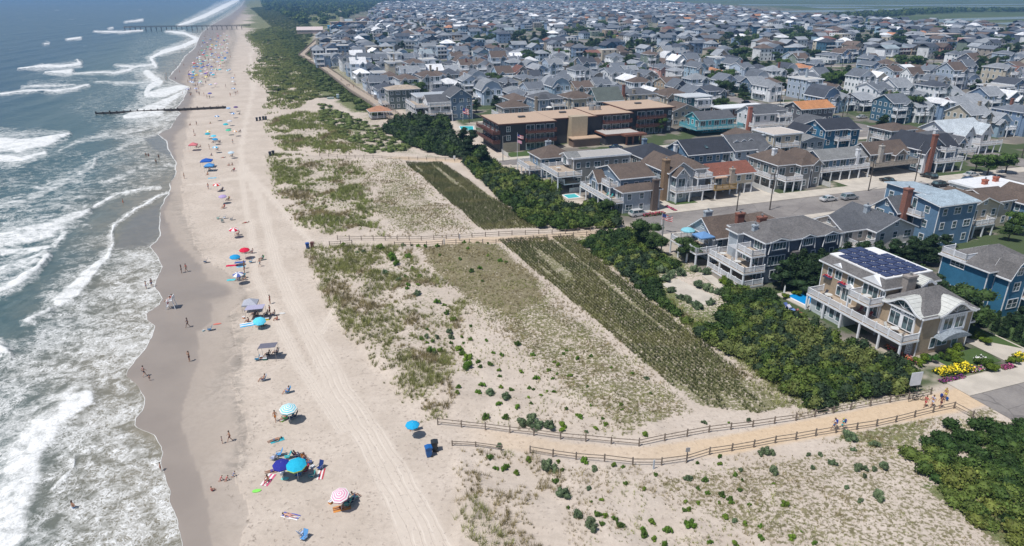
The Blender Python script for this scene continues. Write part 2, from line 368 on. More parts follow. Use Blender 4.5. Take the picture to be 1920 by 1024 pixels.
def build_land():
    Ys = np.concatenate([np.linspace(-500, 20, 12), np.exp(np.linspace(math.log(30), math.log(9000), 760))])
    A = np.linspace(-1.5, 1.5, 640); A = np.sign(A) * np.abs(A) ** 1.25 * 1.5 ** -.25
    wid = np.where(Ys < 30, 30 + (30 - Ys), Ys)
    X = wid[:, None] * A[None, :]; Y = np.repeat(Ys[:, None], len(A), 1); X = X.ravel(); Y = Y.ravel()
    px, py = proj(X, np.maximum(Y, 25)); wx = water_x(Y)
    Z = np.maximum(ground_h(X, Y), -6.0)
    me = npmesh('beach_and_land', np.stack([X, Y, Z], 1), gridfaces(len(Ys), len(A)), None, smooth=True)
    t, s = TS(X, Y)
    jx = (fbm(X * .15, Y * .15, 21) - .5) * 2; jy = (fbm(X * .15, Y * .15, 31) - .5) * 2
    sc = np.clip(900 / (Y + 20), .5, 12); qx = px + jx * sc * 1.2; qy = py + jy * sc * .6
    sw = proj(wx, np.maximum(Y, 25))[0]; wl = poly_x(WETLIM, py); sp_ = poly_x(SCARP, py)
    ext = np.clip((py - 1024) / 400, 0, 3) * 300; wl = wl + ext; sp_ = sp_ + ext; 
    wet = np.where(qx < wl, 1 - .25 * np.clip((qx - sw) / np.maximum(wl - sw, 1), 0, 1), .56 - .18 * np.clip((qx - wl) / np.maximum(sp_ - wl, 3), 0, 1) + .10 * (fbm(X * .5, Y * .5, 87) - .5))
    wet = wet * np.where(qx < sp_, 1, np.exp(-(qx - sp_) / 5) * .12)
    for cx, cy, rx, ry, am in ((385, 545, 55, 22, .95), (400, 560, 38, 22, .6), (365, 505, 22, 14, .9), (440, 556, 25, 22, .4), (355, 560, 60, 30, .8)):
        wet = np.maximum(wet, am * np.exp(-(((qx - cx) / rx) ** 2 + ((qy - cy) / ry) ** 2) ** 2))
    fattr(me, 'wet', np.clip(wet, 0, 1))
    alg = np.zeros(X.shape)
    for pts, r, am in (([(430, 45), (440, 70), (432, 95), (425, 125)], 7, .9), ([(440, 600), (448, 660), (436, 705), (448, 750), (462, 800), (455, 860), (430, 890)], 14, .55),
                       ([(435, 520), (462, 545), (455, 580)], 9, .4), ([(445, 620), (430, 690), (410, 740)], 22, .35), ([(330, 380), (352, 420), (372, 470)], 12, .35), ([(425, 125), (432, 150), (440, 175)], 5, .3), ([(300, 870), (330, 950)], 10, .0)):
        alg = np.maximum(alg, am * np.exp(-(segdist(qx, qy, pts) / r) ** 2))
    fattr(me, 'algae', alg)
    wr = np.exp(-((px - (sp_ + 2 * jx * sc)) / np.clip(sc * 1.2, 1.2, 5)) ** 2) * .8
    fattr(me, 'wrack', wr)
    cov = np.zeros(X.shape); brn = np.zeros(X.shape)
    for pl, am, bb in COVER:
        k = softpoly(qx, qy, pl, 16) * am; brn = np.where(k > cov, bb, brn); cov = np.maximum(cov, k)
    for pl in (STRIP_A, STRIP_B):
        k = softpoly(px, py, pl, 3) * .86; brn = np.where(k > cov, .42, brn); cov = np.maximum(cov, k)
    for pl in GREEN:
        k = softpoly(qx, qy, pl, 10) * np.clip(.15 + 1.5 * fbm(X * .06, Y * .06, 66), 0, 1); brn = np.where(k > cov, .0, brn); cov = np.maximum(cov, k)
    base = np.maximum(softpoly(qx, qy, DUNE, 12), softpoly(qx, qy, DUNE2, 12)) * .40
    brn = np.where(base > cov, .5, brn); cov = np.maximum(cov, base)
    far = sstep(420, 620, Y) * sstep(-12, 30, t + (fbm(s * .02, s * 0, 44) - .5) * 40 + np.clip((s - 600) * .02, 0, 10)) * .95   # distant dunes are green
    mid = sstep(270, 420, Y) * sstep(0, 22, t + (fbm(s * .03, s * 0, 45) - .5) * 30) * .8
    far = np.maximum(far, mid); brn = np.where(far > cov, .12, brn); cov = np.maximum(cov, far)
    town = sstep(74, 78, t) * sstep(56, 58, s) * (s < 290) + (s >= 290) * sstep(60, 66, t); town = town * sstep(-5, 5, px - np.interp(py, [0, 45, 60, 110, 150, 220], [640, 640, 590, 590, 645, 740]))
    cov = cov * (1 - town * .9); pth = np.zeros(X.shape)
    for p in PATHS:
        d, _ = widepath(px, py, p); k = 1 - sstep(.8, 1.15, d + jx * .15)
        k2 = k * ((.5 + .5 * sstep(1150, 1400, px)) * sstep(840, 960, px) if p is PATHS[0] else (sstep(640, 900, px) * .75 if p is PATHS[1] else sstep(700, 760, px) * .8)); pth = np.maximum(pth, k2); cov = cov * (1 - k)
    fattr(me, 'cover', cov); fattr(me, 'brown', brn); fattr(me, 'path', pth); fattr(me, 'town', town)
    tc = np.zeros(X.shape); tm = np.zeros(X.shape)
    for p in TRACKS:
        d, sd = widepath(px, py, p); k = 1 - sstep(.75, 1.0, d); r = sd * (2.6 if p[0][2] > 12 else 1.5); tc = np.where(k > tm, r, tc); tm = np.maximum(tm, k)
    fattr(me, 'trackc', tc); fattr(me, 'trackm', tm)
    marsh = sstep(-2, 1, np.interp(px, [600, 700, 1230, 1440, 1700, 1930], [-2, -1, 3, 12, 38, 43]) - py) * (px > 600) * (Y > 700)
    fattr(me, 'marsh', marsh)
    # material
    b = NB('land'); P = b.pos()
    nf = b.noise(P, 9, 3); nm = b.noise(P, 1.6, 4, .6); nl = b.noise(P, .12, 4); ns = b.noise(P, 3.2, 3, .6)
    sand = b.mix(b.sm(nl, .35, .65), (.575, .50, .425, 1), (.50, .43, .36, 1))
    sand = b.mix(b.sm(nm, .35, .72, 0, .45), sand, (.40, .34, .285, 1)); sand = b.mix(b.sm(nf, .45, .75, 0, .35), sand, (.36, .30, .25, 1))
    foot = b.vor(b.vadd(P, b.vscale(b.noise(P, 1.2, 2, out=1), 1.2)), 1.6)           # foot prints all over the dry sand
    dry = b.sm(b.attr('wet'), .15, .35, 1, .25)
    fm = b.sm(b.noise(P, .13, 4, .65), .36, .56, .25, .9); sand = b.mix(b.mul(b.mul(b.sm(foot, .10, .34, .75, 0), dry), fm), sand, (.31, .255, .21, 1)); md = b.noise(P, .5, 5, .7, .8); sand = b.mix(b.sm(md, .52, .68, 0, .4), sand, (.37, .315, .26, 1))
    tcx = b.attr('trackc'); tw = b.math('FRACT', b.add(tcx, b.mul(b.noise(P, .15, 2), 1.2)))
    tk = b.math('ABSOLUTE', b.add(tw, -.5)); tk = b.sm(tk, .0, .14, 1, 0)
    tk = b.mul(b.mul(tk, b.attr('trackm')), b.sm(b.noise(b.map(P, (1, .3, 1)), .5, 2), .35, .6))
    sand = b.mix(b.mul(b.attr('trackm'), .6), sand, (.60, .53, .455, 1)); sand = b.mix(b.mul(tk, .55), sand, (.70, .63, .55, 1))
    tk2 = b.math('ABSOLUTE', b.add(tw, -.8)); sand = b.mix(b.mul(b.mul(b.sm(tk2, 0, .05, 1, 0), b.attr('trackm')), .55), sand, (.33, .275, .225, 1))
    wetc = b.mix(b.sm(nl, .3, .7), (.265, .228, .198, 1), (.305, .262, .226, 1))
    c = b.mix(b.sm(b.attr('wet'), .08, .85), sand, wetc)
    c = b.mix(b.mul(b.attr('algae'), b.sm(b.noise(b.map(P, (1, 1, 1)), .5, 5, .7, 1.5), .38, .6)), c, (.17, .155, .135, 1))
    wn = b.sm(b.noise(P, 1.6, 4, .75, 1.0), .54, .66); c = b.mix(b.mul(b.attr('wrack'), wn), c, (.10, .08, .06, 1))
    # plant litter and short cover: speckles that thicken with 'cover'
    cv = b.attr('cover'); sp1 = b.noise(P, 2.2, 5, .72); sp2 = b.noise(P, .45, 3)
    thr = b.add(b.math('MULTIPLY', cv, -.42), .78); m = b.sm(b.add(b.mul(sp1, .8), b.mul(sp2, .2)), thr, b.add(thr, .07))
    gcol = b.mix(b.sm(nm, .35, .65), (.075, .105, .028, 1), (.15, .17, .06, 1)); bcol = b.mix(b.sm(nm, .35, .65), (.16, .125, .075, 1), (.24, .20, .125, 1))
    gc = b.mix(b.attr('brown'), gcol, bcol); gc = b.mix(b.sm(nf, .4, .7, 0, .4), gc, (.30, .26, .17, 1))
    c = b.mix(b.mul(m, b.sm(cv, .02, .2)), c, gc)
    c = b.mix(b.mul(b.attr('path'), .9), c, b.mix(b.sm(nm, .3, .7), (.60, .46, .31, 1), (.53, .40, .265, 1)))
    tn = b.mix(b.sm(b.noise(P, .045, 3), .36, .52), (.40, .35, .29, 1), (.16, .145, .125, 1)); tn = b.mix(b.sm(b.noise(P, .07, 4), .46, .54), tn, (.045, .075, .022, 1))
    tn = b.mix(b.sm(nf, .4, .8, 0, .3), tn, (.30, .26, .21, 1)); c = b.mix(b.attr('town'), c, tn)
    mc = b.mix(b.sm(b.noise(P, .004, 5, .6), .4, .6), (.065, .095, .035, 1), (.10, .125, .05, 1)); c = b.mix(b.attr('marsh'), c, mc)
    b.set('Base Color', c)
    b.set('Roughness', b.sm(b.attr('wet'), .45, .95, .95, .40)); b.p.inputs['Specular IOR Level'].default_value = .35
    hgt = b.add(b.mul(b.sm(foot, .0, .35), b.mul(dry, .8)), b.mul(nm, .5)); hgt = b.mul(hgt, b.sm(b.attr('wet'), .1, .5, 1, .04))
    b.bump(hgt, .45, .16)
    me.materials.append(b.m); tag(put('beach', me), kind='structure')
build_land()

# foam strokes: points (x, y, radius), strength, breaker height in metres
FOAM = [
 ([(445, 0, 7), (415, 15, 9), (385, 30, 8), (355, 42, 6), (335, 48, 3)], 1.0, .3), ([(470, 0, 6), (440, 20, 5), (405, 44, 5), (385, 60, 4)], .6, 0),
 ([(313, 60, 2), (345, 63, 4), (372, 74, 8), (345, 87, 8), (305, 99, 7), (282, 110, 5), (292, 124, 8)], 1.0, .2),
 ([(275, 138, 10), (300, 155, 10), (280, 166, 7), (275, 180, 8), (305, 176, 13), (335, 166, 9), (350, 163, 5)], .95, .2), ([(218, 124, 2), (250, 127, 5), (290, 122, 5)], .9, .2),
 ([(345, 172, 5), (325, 186, 8), (300, 200, 14), (262, 214, 12), (235, 222, 8), (300, 212, 12)], .9, .2), ([(215, 158, 2), (250, 157, 3), (285, 155, 4)], .8, .1),
 ([(335, 215, 5), (312, 226, 9), (280, 238, 10), (240, 250, 8), (165, 262, 4), (110, 285, 3)], .72, .1), ([(312, 240, 4), (290, 255, 6), (250, 268, 5), (200, 290, 4), (165, 305, 5)], .7, .1),
 ([(235, 42, 1.5), (268, 38, 2)], 1, .3), ([(178, 60, 1.5), (225, 61, 2.2), (268, 58, 1.5)], 1, .3), ([(126, 75, 1.5), (152, 72, 2)], 1, .3), ([(205, 54, 1.5), (212, 53, 1.5)], 1, .2), ([(82, 84, 1.5), (92, 82, 2)], .9, .2),
 ([(36, 132, 1.5), (80, 127, 4), (120, 126, 6), (152, 122, 6), (145, 115, 2.5)], 1.0, 1.0), ([(85, 139, 1.5), (115, 138, 4), (134, 136, 5)], 1.0, .8), ([(130, 139, 2), (215, 138, 3), (247, 131, 3)], .9, .3),
 ([(60, 157, 4), (140, 155, 5), (180, 152, 4)], .45, 0), ([(0, 178, 2), (50, 173, 3), (100, 173, 3), (142, 168, 4), (166, 162, 3.5)], .95, .6), ([(45, 165, 2.5), (100, 163, 3), (140, 160, 2)], .85, .2), ([(180, 156, 2), (260, 156, 2), (300, 150, 2)], .8, .1),
 ([(0, 275, 18), (40, 278, 18), (90, 268, 11), (128, 254, 4)], 1.0, .7), ([(0, 300, 12), (40, 303, 9), (85, 290, 5)], 1.0, .3), ([(0, 312, 3), (28, 313, 2)], .8, 0),
 ([(178, 300, 5), (176, 315, 7), (150, 330, 10), (120, 345, 10), (90, 360, 11), (40, 385, 12), (0, 395, 12)], .72, .3), ([(150, 355, 9), (160, 375, 9), (125, 370, 12), (60, 352, 7), (20, 345, 5)], .65, .2), ([(60, 348, 5), (0, 352, 6)], .5, 0), ([(160, 388, 4), (110, 392, 4), (60, 395, 5)], .7, 0),
 ([(168, 398, 6), (130, 415, 14), (90, 437, 20), (45, 447, 20), (0, 458, 18)], .88, .5), ([(98, 468, 6), (60, 472, 10), (0, 478, 10)], .85, .2), ([(120, 440, 10), (105, 465, 8)], .9, .2),
 ([(88, 482, 9), (60, 500, 15), (20, 512, 18), (0, 520, 20)], .78, .6), ([(92, 490, 7), (72, 515, 8), (40, 535, 9), (15, 550, 9), (0, 556, 8)], 1.0, .6),
 ([(300, 350, 2), (270, 355, 2.5), (225, 364, 3), (200, 376, 3), (175, 390, 4)], .9, .1), ([(253, 320, 2), (230, 334, 3), (195, 346, 3)], .75, 0), ([(290, 303, 2), (265, 315, 2)], .7, 0), ([(330, 312, 1.2), (318, 308, 1.5), (300, 316, 1.5)], .7, 0),
 ([(318, 362, 1.5), (290, 374, 2), (255, 392, 3), (235, 410, 3), (215, 430, 3), (209, 445, 3), (214, 468, 4), (205, 486, 6), (180, 508, 9), (160, 528, 16), (140, 552, 18), (110, 572, 12)], .95, .15), ([(160, 424, 1.5), (176, 430, 2)], .7, 0),
 ([(200, 450, 8), (160, 460, 10), (150, 500, 14)], .45, 0), ([(95, 588, 7), (70, 602, 6), (50, 612, 4)], .9, .5), ([(0, 662, 12), (15, 668, 9), (22, 676, 4)], 1.0, .6),
 ([(165, 750, 18), (130, 768, 28), (95, 795, 38), (60, 835, 45), (40, 885, 52), (20, 950, 60), (0, 1040, 70)], .95, .25), ([(160, 735, 22), (110, 750, 25), (30, 800, 30), (0, 830, 35)], .7, .1),
 ([(145, 862, 4), (138, 882, 5), (118, 902, 6), (92, 926, 6)], .85, .1), ([(60, 670, 20), (120, 660, 25), (200, 630, 30)], .55, 0), ([(230, 790, 3), (200, 810, 3), (165, 845, 3)], .7, .05), ([(140, 650, 20), (230, 600, 25), (200, 690, 25)], .52, 0)]
LACE = [  # broad lacy foam: outline, amount
    ([(215, 470), (300, 455), (310, 520), (300, 580), (290, 640), (240, 700), (270, 760), (240, 810), (320, 860), (350, 1030), (300, 1300), (-200, 1300), (-100, 800), (0, 690), (60, 625), (120, 580), (180, 530)], .50),
    ([(120, 610), (220, 560), (300, 560), (280, 660), (180, 740), (60, 760), (0, 740), (40, 680)], .46),
    ([(170, 400), (215, 380), (300, 350), (335, 300), (330, 230), (220, 270), (140, 320), (150, 400), (130, 480), (190, 500)], .24),
    ([(-50, 240), (120, 245), (190, 300), (170, 400), (90, 480), (-50, 470)], .20), ([(250, 60), (400, 50), (350, 160), (350, 240), (200, 260), (100, 200), (200, 150)], .20)]
def build_sea():
    Ys = np.concatenate([np.linspace(-500, 20, 12), np.exp(np.linspace(math.log(30), math.log(9000), 800))])
    q = np.linspace(0, 1, 560) ** 1.7
    wx = water_x(Ys); wid = np.where(Ys < 30, 100 + 1.2 * (30 - Ys), 60 + 1.35 * Ys)
    X = wx[:, None] - q[None, :] * wid[:, None]; Y = np.repeat(Ys[:, None], len(q), 1)
    off = (q[None, :] * wid[:, None]).ravel(); X = X.ravel(); Y = Y.ravel()
    px, py = proj(X, np.maximum(Y, 25))
    sc = np.clip(700 / (Y + 20), .5, 9)
    jx = (fbm(X * .12, Y * .12, 51) - .5) * 2 * sc * 1.6; jy = (fbm(X * .12, Y * .12, 61) - .5) * 2 * sc
    hx = (fbm(X * .6, Y * .6, 71) - .5) * sc; qx = px + jx + hx; qy = py + jy
    foam = np.zeros(X.shape); hh = np.zeros(X.shape); trail = np.zeros(X.shape)
    for pts, am, bh in FOAM:
        for (x0, y0, r0), (x1, y1, r1) in zip(pts[:-1], pts[1:]):
            rm = 3.2 * max(r0, r1) + 4
            mk = (qx > min(x0, x1) - rm) & (qx < max(x0, x1) + rm) & (qy > min(y0, y1) - rm) & (qy < max(y0, y1) + rm)
            if not mk.any(): continue
            ax, ay = qx[mk], qy[mk]; vx, vy = x1 - x0, y1 - y0
            t = np.clip(((ax - x0) * vx + (ay - y0) * vy) / (vx * vx + vy * vy), 0, 1); r = (r0 + (r1 - r0) * t) * (.72 if (y0 < 130 and r0 > 3) else 1.0)
            ex, ey = ax - x0 - t * vx, ay - y0 - t * vy
            d = np.hypot(ex, ey) / r; dt = np.hypot(ex * np.where(ex < 0, .5, 1.3), ey * .8) / r
            foam[mk] = np.maximum(foam[mk], am * (1 - sstep(.35, 1.3, d))); trail[mk] = np.maximum(trail[mk], am * .55 * (1 - sstep(.8, 2.2, dt)))
            if bh: hh[mk] = np.maximum(hh[mk], bh * np.exp(-(d * 1.1) ** 2))
    lace = np.zeros(X.shape)
    for pl, am in LACE: lace = np.maximum(lace, softpoly(qx, qy, pl, 22) * am)
    lace = np.maximum(lace, trail); lace = lace + np.exp(-off / 3.0) * .12 * (Y < 400)
    t_, s_ = TS(X, Y)
    fade = sstep(0, 25, off)
    swell = (np.sin(X * .21 + 2.2 * fbm(X * .02, Y * .02, 4) * 3 + Y * .02) * .22 + np.sin(X * .46 + Y * .08 + 5 * fbm(X * .05, Y * .03, 6)) * .10) * fade
    ridge = np.abs(fbm(X * .35, Y * .14, 14, 3) - .5) * 2
    Z = .012 + np.clip(off * .02, 0, .35) + swell * 1.0 + hh * sstep(0, 3, off) * 1.0 + (1 - ridge) * .16 * fade * np.clip(200 / (Y + 50), .2, 1)
    Z = Z + foam * .14 * sstep(0, 2, off) * (fbm(X * 1.1, Y * 1.1, 19, 3))
    me = npmesh('sea', np.stack([X, Y, Z], 1), gridfaces(len(Ys), len(q))[:, ::-1].copy(), None, smooth=True)
    fattr(me, 'foam', foam); fattr(me, 'lace', lace); fattr(me, 'off', off); fattr(me, 'edge', np.exp(-off / np.clip(Y / 420, .13, 1.5)))
    smooth_ = softpoly(qx, qy, [(292, 452), (300, 440), (303, 415), (300, 390), (318, 365), (330, 322), (325, 372), (260, 400), (225, 440), (215, 470), (280, 462)], 8)
    smooth_ = np.maximum(smooth_, softpoly(qx, qy, [(298, 252), (330, 240), (345, 200), (335, 300), (300, 290), (270, 262)], 6))
    fattr(me, 'calm', smooth_)
    b = NB('sea_water'); P = b.pos(); off = b.attr('off')
    warp = b.vadd(P, b.vscale(b.vadd(b.noise(P, .35, 3, out=1), (.5, .5, .5), 'SUBTRACT'), 3.0))
    warp = b.vadd(warp, b.vscale(b.vadd(b.noise(P, 1.3, 2, out=1), (.5, .5, .5), 'SUBTRACT'), 1.3))
    st = b.map(warp, (1.0, .55, 1), (0, 0, R(-25)))
    e1 = b.vor(st, .75, 'DISTANCE_TO_EDGE'); e2 = b.vor(st, 1.6, 'DISTANCE_TO_EDGE'); e3 = b.vor(st, 3.2, 'DISTANCE_TO_EDGE'); n1 = b.noise(P, .45, 5, .65, .6); n2 = b.noise(P, .07, 4, .6); n3 = b.noise(st, 3.5, 4, .7)
    lace = b.mul(b.attr('lace'), b.sm(n2, .3, .62, .55, 1.35))
    def lines(e, k): return b.sm(e, b.mul(lace, k * .35), b.mul(lace, k), 1, 0)
    L = b.math('MAXIMUM', b.mul(lines(e1, .24), .7), b.mul(lines(e2, .22), .7)); L = b.math('MAXIMUM', L, b.mul(lines(e3, .20), .6))
    L = b.mul(L, b.sm(b.add(n1, b.mul(lace, .42)), .50, .82)); L = b.add(L, b.mul(b.mul(b.sm(n1, .42, .7), b.sm(n3, .35, .65)), b.mul(b.attr('lace'), .6))); L = b.mul(L, b.sm(b.attr('lace'), .03, .25)); L = b.mul(L, b.sm(n3, .25, .6, .55, 1.0))
    L = b.mul(L, b.sm(b.attr('calm'), 0, 1, 1, .12))
    fo = b.attr('foam'); D = b.sm(b.add(b.add(b.mul(n1, .8), b.mul(n3, .4)), b.mul(fo, .85)), 1.0, 1.45); D = b.mul(D, b.sm(fo, .05, .3))
    E = b.mul(b.sm(b.mul(b.attr('edge'), b.sm(n2, .3, .6, .5, 1.15)), .45, .75), .8)
    wc = b.noise(b.map(P, (1, .4, 1)), .045, 4, .6); cap = b.mul(b.sm(wc, .675, .70), b.sm(off, 60, 160)); cap = b.mul(cap, b.sm(n1, .42, .6))
    F = b.math('MAXIMUM', b.math('MAXIMUM', L, D), b.math('MAXIMUM', E, cap), clamp=True)
    deep = b.mix(b.sm(n2, .35, .65), (.016, .060, .100, 1), (.024, .075, .120, 1))
    mid = b.mix(b.sm(n1, .35, .65), (.055, .105, .112, 1), (.082, .132, .132, 1))
    sandy = b.mix(b.sm(n1, .35, .65), (.20, .185, .140, 1), (.27, .240, .180, 1))
    c = b.mix(b.sm(off, 35, 120), mid, deep); c = b.mix(b.sm(b.add(off, b.mul(b.noise(P, .05, 3), 14)), 6, 36, 1, 0), c, sandy)
    c = b.mix(b.mul(b.attr('calm'), .6), c, (.16, .16, .155, 1))
    foamc = b.mix(b.sm(n3, .3, .65), (.62, .63, .62, 1), (.84, .85, .84, 1))
    b.set('Base Color', b.mix(b.mul(F, b.sm(n1, .3, .6, .78, 1)), c, foamc)).set('Roughness', b.sm(F, 0, .6, .16, .75)); b.p.inputs['IOR'].default_value = 1.33
    w1 = b.noise(b.map(P, (1, .45, 1), (0, 0, R(10))), .55, 5, .62); w2 = b.noise(b.map(P, (1, .6, 1)), .09, 3)
    b.bump(b.add(b.add(b.mul(w1, b.sm(off, 2, 20, .12, .9)), b.mul(w2, 1.6)), b.mul(F, .25)), .55, .5)
    me.materials.append(b.m); tag(put('sea', me), kind='structure')
build_sea()
# ================================================================ STREETS
def sheet(name, poly_ts, z, mat, h=.0):
    me = MB().poly([(*W(t, s), z) for t, s in poly_ts]).mesh(name, [mat]) if not h else MB().slab([W(t, s) for t, s in poly_ts], -.05, z).mesh(name, [mat])
    return tag(put(name, me), kind='structure')
AVES = [222, 330, 440, 550, 660, 770, 880]
STREETS = [265 + 68 * k for k in range(0, 16)]
sheet('street', [(84, 40), (216, 40), (216, 52.6), (84, 53.2)], .03, 'asphalt')
sheet('street', [(80, 124), (216, 126), (216, 136.5), (80, 137)], .03, 'asphalt')
sheet('street', [(67, 196), (216, 193), (216, 202), (67, 203)], .03, 'asphalt')
sheet('pavement', [(84, 53.2), (216, 52.6), (216, 56), (84, 57)], .14, 'concrete', 1)
sheet('pavement', [(80, 137), (216, 136.5), (216, 141), (84, 142.5)], .14, 'concrete', 1)
sheet('pavement', [(80, 120.5), (216, 123), (216, 126), (80, 124)], .14, 'concrete', 1)
sheet('pavement', [(67, 203), (216, 202), (216, 205), (67, 206.5)], .14, 'concrete', 1)
sheet('pavement', [(70, 193), (216, 190), (216, 193), (70, 196)], .14, 'concrete', 1)
for a in AVES[:4]: sheet('avenue', [(a - 5.5, 20), (a + 5.5, 20), (a + 5.5, 1350), (a - 5.5, 1350)], .034 + .004 * AVES.index(a), 'asphalt')
for k, s in enumerate(STREETS[:9]):
    l_ = 66 if k else 84; sheet('street', [(l_, s - 4.5), (640, s - 4.5), (640, s + 4.5), (l_, s + 4.5)], .03, 'asphalt')
    if k < 4:
        for a, b2 in ((l_, 216), (228, 324)): sheet('pavement', [(a, s + 4.5), (b2, s + 4.5), (b2, s + 7), (a, s + 7)], .14, 'concrete', 1); sheet('pavement', [(a, s - 7), (b2, s - 7), (b2, s - 4.5), (a, s - 4.5)], .14, 'concrete', 1)
# yellow / white road paint
mk = MB(); 
for t in range(230, 330, 6): mk.box(t, t + 3, 264.93, 265.07, .036, .037)
# driveways in front of the street houses
for t0, t1, s0, s1 in ((96.5, 106, 141.5, 147), (107.5, 127, 141, 150), (150, 180, 141, 158), (87, 95, 141.5, 149), (97.5, 104, 56.5, 66), (128, 141, 116, 121)):
    sheet('driveway', [(t0, s0), (t1, s0), (t1, s1), (t0, s1)], .05 if t0 != 87 else .045, 'concrete')

# ================================================================ HOUSES
WINCACHE = {}
def win_mesh(w_, h_, nx, ny, det=True):
    k = (w_, h_, nx, ny, det)
    if k in WINCACHE: return WINCACHE[k]
    m = MB(); b_ = .13 if det else .16; d = .06
    if det:
        m.box(-w_/2 - b_, w_/2 + b_, -d, 0, -h_/2 - b_, -h_/2); m.box(-w_/2 - b_, w_/2 + b_, -d, 0, h_/2, h_/2 + b_)
        m.box(-w_/2 - b_, -w_/2, -d, 0, -h_/2, h_/2); m.box(w_/2, w_/2 + b_, -d, 0, -h_/2, h_/2)
        for i in range(1, nx): x = -w_/2 + w_ * i / nx; m.box(x - .035, x + .035, -d + .006, 0, -h_/2, h_/2)
        for i in range(1, ny): z = -h_/2 + h_ * i / ny; m.box(-w_/2, w_/2, -d + .012, 0, z - .03, z + .03)
        fr = m.mesh('window', ['white_trim']); pn = MB().box(-w_/2, w_/2, -.028, 0, -h_/2, h_/2).mesh('pane', ['glass'])
    else:
        m.box(-w_/2 - b_, w_/2 + b_, -.03, 0, -h_/2 - b_, h_/2 + b_, 0); m.box(-w_/2, w_/2, -.045, 0, -h_/2, h_/2, 1)
        if nx > 1: m.box(-.05, .05, -.06, 0, -h_/2, h_/2, 0)
        fr = m.mesh('window', ['white_trim', 'glass']); pn = None
    WINCACHE[k] = (fr, pn); return WINCACHE[k]
def add_window(root, x, y, z, face, w_=1.1, h_=1.4, nx=1, ny=2, det=True, name='window'):
    fr, pn = win_mesh(w_, h_, nx, ny, det); rz = {'S': 0, 'W': -math.pi/2, 'E': math.pi/2, 'N': math.pi}[face]
    o = put(name, fr, root, (x, y, z), rz)
    if pn: put('pane', pn, o)
    return o
def roof_mesh(x0, x1, y0, y1, z, r, ov=.45, th=.09):
    """roof of a block: returns (shingle layer, white fascia layer)"""
    top, fa = MB(), MB(); kind = r[0]
    if kind == 'g' or kind == 'b':                          # gable / gambrel
        ax = r[1]; rise = r[2]
        c0, c1, e0, e1 = (y0, y1, x0, x1) if ax == 't' else (x0, x1, y0, y1)
        mid = (c0 + c1) / 2; hw = (c1 - c0) / 2; sl = rise / hw; axis = 'x' if ax == 't' else 'y'
        if kind == 'g': prof = [(-hw - ov, -ov * sl), (0, rise), (hw + ov, -ov * sl)]
        else: prof = [(-hw - ov, -.35), (-hw * .62, rise * .68), (0, rise), (hw * .62, rise * .68), (hw + ov, -.35)]
        def sec(o0, o1, dx):
            p = [(mid + u * (1 + dx), z + w_ + o1) for u, w_ in prof]; q2 = [(mid + u * (1 + dx), z + w_ + o0) for u, w_ in reversed(prof)]; return p + q2
        top.prism(sec(.16, .16 + th, 0), e0 - ov, e1 + ov, axis); fa.prism(sec(-.06, .16, .012), e0 - ov - .05, e1 + ov + .05, axis)
    elif kind == 'h':                                       # hip
        rise = r[1]; X0, X1, Y0, Y1 = x0 - ov, x1 + ov, y0 - ov, y1 + ov; w2 = min(X1 - X0, Y1 - Y0) / 2
        if len(r) > 2: w2 = min(w2, r[2])                    # truncated hip: flat top
        zt = z + rise; zb = z + .14; b = len(top.v)
        ring = [(X0 + w2, Y0 + w2, zt), (X1 - w2, Y0 + w2, zt), (X1 - w2, Y1 - w2, zt), (X0 + w2, Y1 - w2, zt)]
        top.v += [(X0, Y0, zb), (X1, Y0, zb), (X1, Y1, zb), (X0, Y1, zb)] + ring
        top.f += [(0, 1, 5, 4), (1, 2, 6, 5), (2, 3, 7, 6), (3, 0, 4, 7), (4, 5, 6, 7), (3, 2, 1, 0)]; top.m += [0] * 6
        fa.box(X0 - .04, X1 + .04, Y0 - .04, Y1 + .04, z - .1, z + .137)
    elif kind == 'f':                                       # flat with a rim
        top.box(x0 - ov + .1, x1 + ov - .1, y0 - ov + .1, y1 + ov - .1, z + .1, z + .20)
        fa.box(x0 - ov, x1 + ov, y0 - ov, y1 + ov, z - .15, z + .12)
        for a, b_, c, d in ((x0 - ov, x1 + ov, y0 - ov, y0 - ov + .1), (x0 - ov, x1 + ov, y1 + ov - .1, y1 + ov), (x0 - ov, x0 - ov + .1, y0 - ov + .1, y1 + ov - .1), (x1 + ov - .1, x1 + ov, y0 - ov + .1, y1 + ov - .1)): fa.box(a, b_, c, d, z + .122, z + .3)
    elif kind == 'p':                                       # single pitch rising towards direction r[1]
        d, rise = r[1], r[2]; ax = 'x' if d in 'NS' else 'y'; c0, c1, e0, e1 = (y0, y1, x0, x1) if d in 'NS' else (x0, x1, y0, y1)
        a, b_ = (0, rise) if d in 'NE' else (rise, 0)
        top.prism([(c0 - ov, z + a + .14), (c1 + ov, z + b_ + .14), (c1 + ov, z + b_ + .22), (c0 - ov, z + a + .22)], e0 - ov, e1 + ov, ax)
        fa.prism([(c0 - ov - .04, z + a - .06), (c1 + ov + .04, z + b_ - .06), (c1 + ov + .04, z + b_ + .138), (c0 - ov - .04, z + a + .138)], e0 - ov - .04, e1 + ov + .04, ax)
    return top, fa
